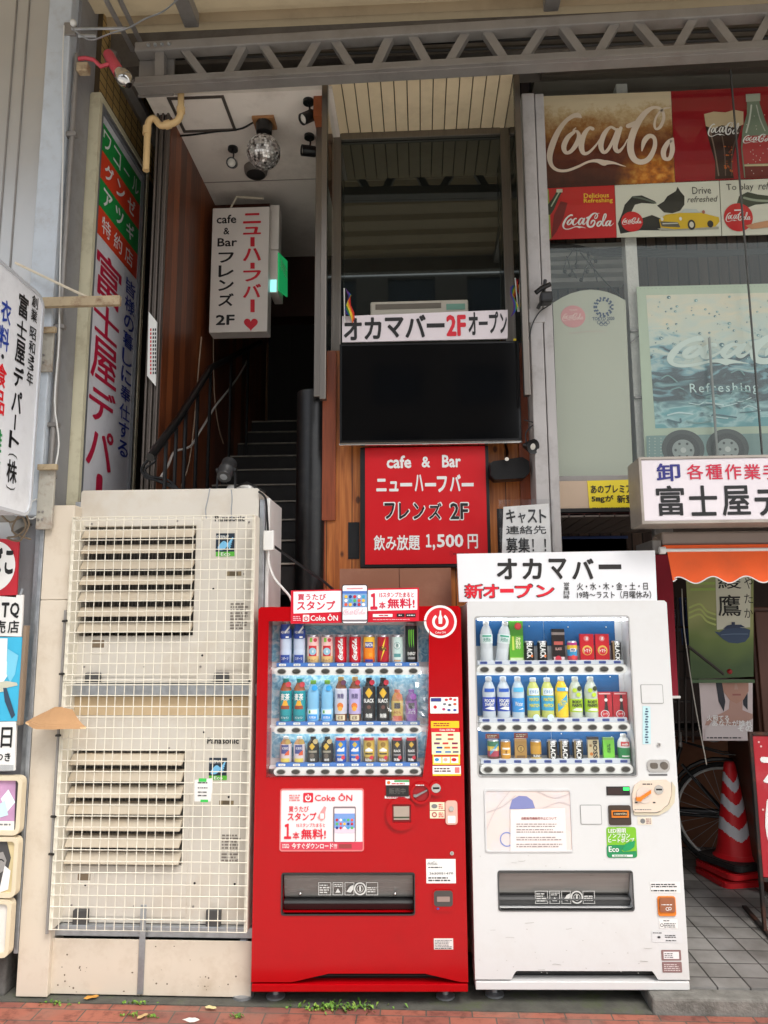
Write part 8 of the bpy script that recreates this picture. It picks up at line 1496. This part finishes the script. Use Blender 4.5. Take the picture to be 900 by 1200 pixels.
l = L(t, f); s_ = (zt_-zb_); w_ = u1-u0; l.tu('た', (u0+.05, zb_+s_*.64, u0+.36, zt_-s_*.13), WHITE, .07); l.tu('ば', (u0+.05, zb_+s_*.22, u0+.36, zb_+s_*.56), WHITE, .07)
for x, y in ((.04, .03), (.05, .06), (.035, .5), (.05, .14)): l.P(disc(u0+x+.01, zb_+s_*(1-y)-.03, .006, 7), ink((226, 180, 176)), 1)
l.done()
# ================================================================== small signs on the corner column
Yk = 3.66; f = YF(Yk)
def plate(name, label, p4, m, cat='sign', th=.012):
    o = [f.px(*q) for q in p4]; t = T(name, label, cat, f.at((o[0][0]+o[1][0])/2, min(o[0][1], o[1][1]))); t.part('plate', MB().prism(f, o, -th, 0, m)); return t, L(t, f)
sred = mat('enamel_red', (190, 34, 48), .35, var=.05)
t, l = plate('tobacco_sign', 'red sign with a white disc and black writing on the corner column', ((-60, 694), (19, 700), (22, 633), (-60, 626)), sred); l.ell(-8, 664, 26, 30, ink((240, 238, 234)), 0, 40); l.t('こ', 6, 645, 16, 673, BLACK, .06); l.t('ば', -14, 642, 3, 674, BLACK, .06); l.done()
t, l = plate('shop_card', 'white card reading TQ with shop writing on the corner column', ((-50, 744), (25, 746), (27, 697), (-50, 700)), mat('card_white', (232, 230, 226), .5, var=.03)); l.t('T', 2, 706, 11, 723.5, BLACK, .06); l.t('Q', 12, 706, 23, 724.5, BLACK, .05); l.t('店', 9.5, 727, 22.5, 742, BLACK, .04); l.t('売', -6, 727, 7, 742, BLACK, .04); l.done(); t.part('hook', MB().tube([f.at(*f.px(24, 697), .0), f.at(*f.px(25, 690), -.01)], .006, galv, 6))
t, l = plate('blue_poster', 'bright blue poster of pale gloved hands in a frame on the corner column', ((-50, 846), (21, 845), (26, 746.5), (-50, 746.5)), mat('poster_cyan', (60, 176, 214), .4, 0, .08, 5), 'poster'); l.poly([(-10, 748), (9, 748), (8, 775), (14, 785), (10, 790), (0, 806), (-10, 806)], ink((236, 240, 240))); l.poly([(9, 760), (22, 768), (18, 790), (12, 800), (8, 790)], ink((120, 200, 226)), 1); l.poly([(-4, 800), (8, 798), (20, 800), (21, 803), (8, 806), (6, 810), (-4, 812)], ink((196, 196, 176)), 1); l.poly([(4, 806), (8, 806), (18, 838), (14, 842), (6, 822)], ink((50, 70, 90)), 1); l.done('printed_hands'); q = f.rect(24, 733, 28, 850); t.part('frame_edge', MB().fbox(f, q[0], q[1], q[2], q[3], -.03, .006, mat('bronze_edge', (150, 130, 110), .4, .4), .003))
t, l = plate('calendar_card', 'white card with a large day character on the corner column', ((-50, 905), (17, 903), (19, 845.5), (-50, 847)), mat('card_white', (232, 230, 226), .5)); l.t('日', 1.5, 852, 14.5, 876, BLACK, .04); l.t('つき', -4, 882, 12.5, 892, BLACK, .03); l.done(); q = f.rect(0, 896, 16, 904); t.part('plastic_holder', MB().fbox(f, q[0], q[1], q[2], q[3], .001, .006, glass('plastic_film', (240, 241, 242), .8, .2)))
crf2 = mat('cream_case', (216, 202, 174), .45, var=.05)
def case(lab, y0, y1, x1, base):
    q = f.rect(-60, y0, x1, y1); t = T('display_case', lab, 'display case', f.at((q[0]+q[2])/2, q[1]), 0, 'cream display cases on the column'); t.part('frame', MB().prism(f, rr(q[0], q[1], q[2], q[3], .03), -.03, .012, crf2, [rr(q[0]+.02, q[1]+.02, q[2]-.02, q[3]-.02, .016)])); t.part('back', MB().fbox(f, q[0]+.02, q[1]+.02, q[2]-.02, q[3]-.02, -.028, -.004, base)); return t, L(t, f.off(-.004))
t, l = case('cream display case with a pink and white leaflet, uppermost of the cases', 909, 978, 26, mat('leaf_pink', (196, 150, 186), .5, 0, .2, 8)); l.poly([(1, 936), (10, 925), (18, 940), (9, 951)], ink((226, 240, 244))); l.poly([(-3, 944), (6, 938), (10, 955), (0, 958)], ink((200, 226, 236)), 1); l.rect(-4, 962, 18, 974, ink((236, 232, 224)), 1); l.lines(-2, 964, 16, 968, 1, GREY, 2); l.poly([(19, 914), (22.5, 914), (20, 974), (17, 974)], ink((60, 50, 56)), 2); l.done('leaflet')
t, l = case('cream display case with a torn grey portrait print, middle of the cases', 980, 1051, 21.5, mat('old_cream', (214, 196, 150), .6, var=.1)); l.poly([(-5, 983), (8, 984), (13, 1005), (9, 1022), (2, 1040), (-5, 1046)], ink((70, 68, 68))); l.poly([(-5, 1000), (4, 998), (8, 1008), (5, 1020), (-5, 1026)], ink((150, 146, 142)), 1); l.poly([(6, 1014), (13, 1020), (10, 1042), (-1, 1046)], ink((232, 230, 226)), 2); l.stroke([(-3, 1008), (2, 1007), (5, 1009)], 1.2, BLACK, 2); l.done('torn_print')
t, l = case('cream display case with a blank white card, lowest of the cases', 1053, 1121, 13.5, mat('card_white', (232, 230, 226), .5)); l.rect(-6, 1060, 9, 1116, ink((226, 222, 214))); l.done('blank_card')
one('tangled_wire', 'tangled brown wires drooping above the red round sign', 'wire', MB().tube([U(x, y, Y=3.66) for x, y in catmull([(2, 604), (12, 612), (26, 606), (30, 618), (20, 628), (8, 630), (22, 634), (30, 624), (34, 612), (26, 600), (14, 622), (36, 632)], 4)], .005, mat('brown_wire', (120, 104, 84), .7), 5))
t = T('roof_pipe', 'rounded grey duct end under the projecting sign', 'duct', U(10, 615, Y=3.7)); t.part('shell', MB().tube([U(-20, 606, Y=3.78), U(18, 606, Y=3.78), U(27, 622, Y=3.78)], .055, mat('duct_grey', (150, 146, 138), .5, .4, .1), 12))
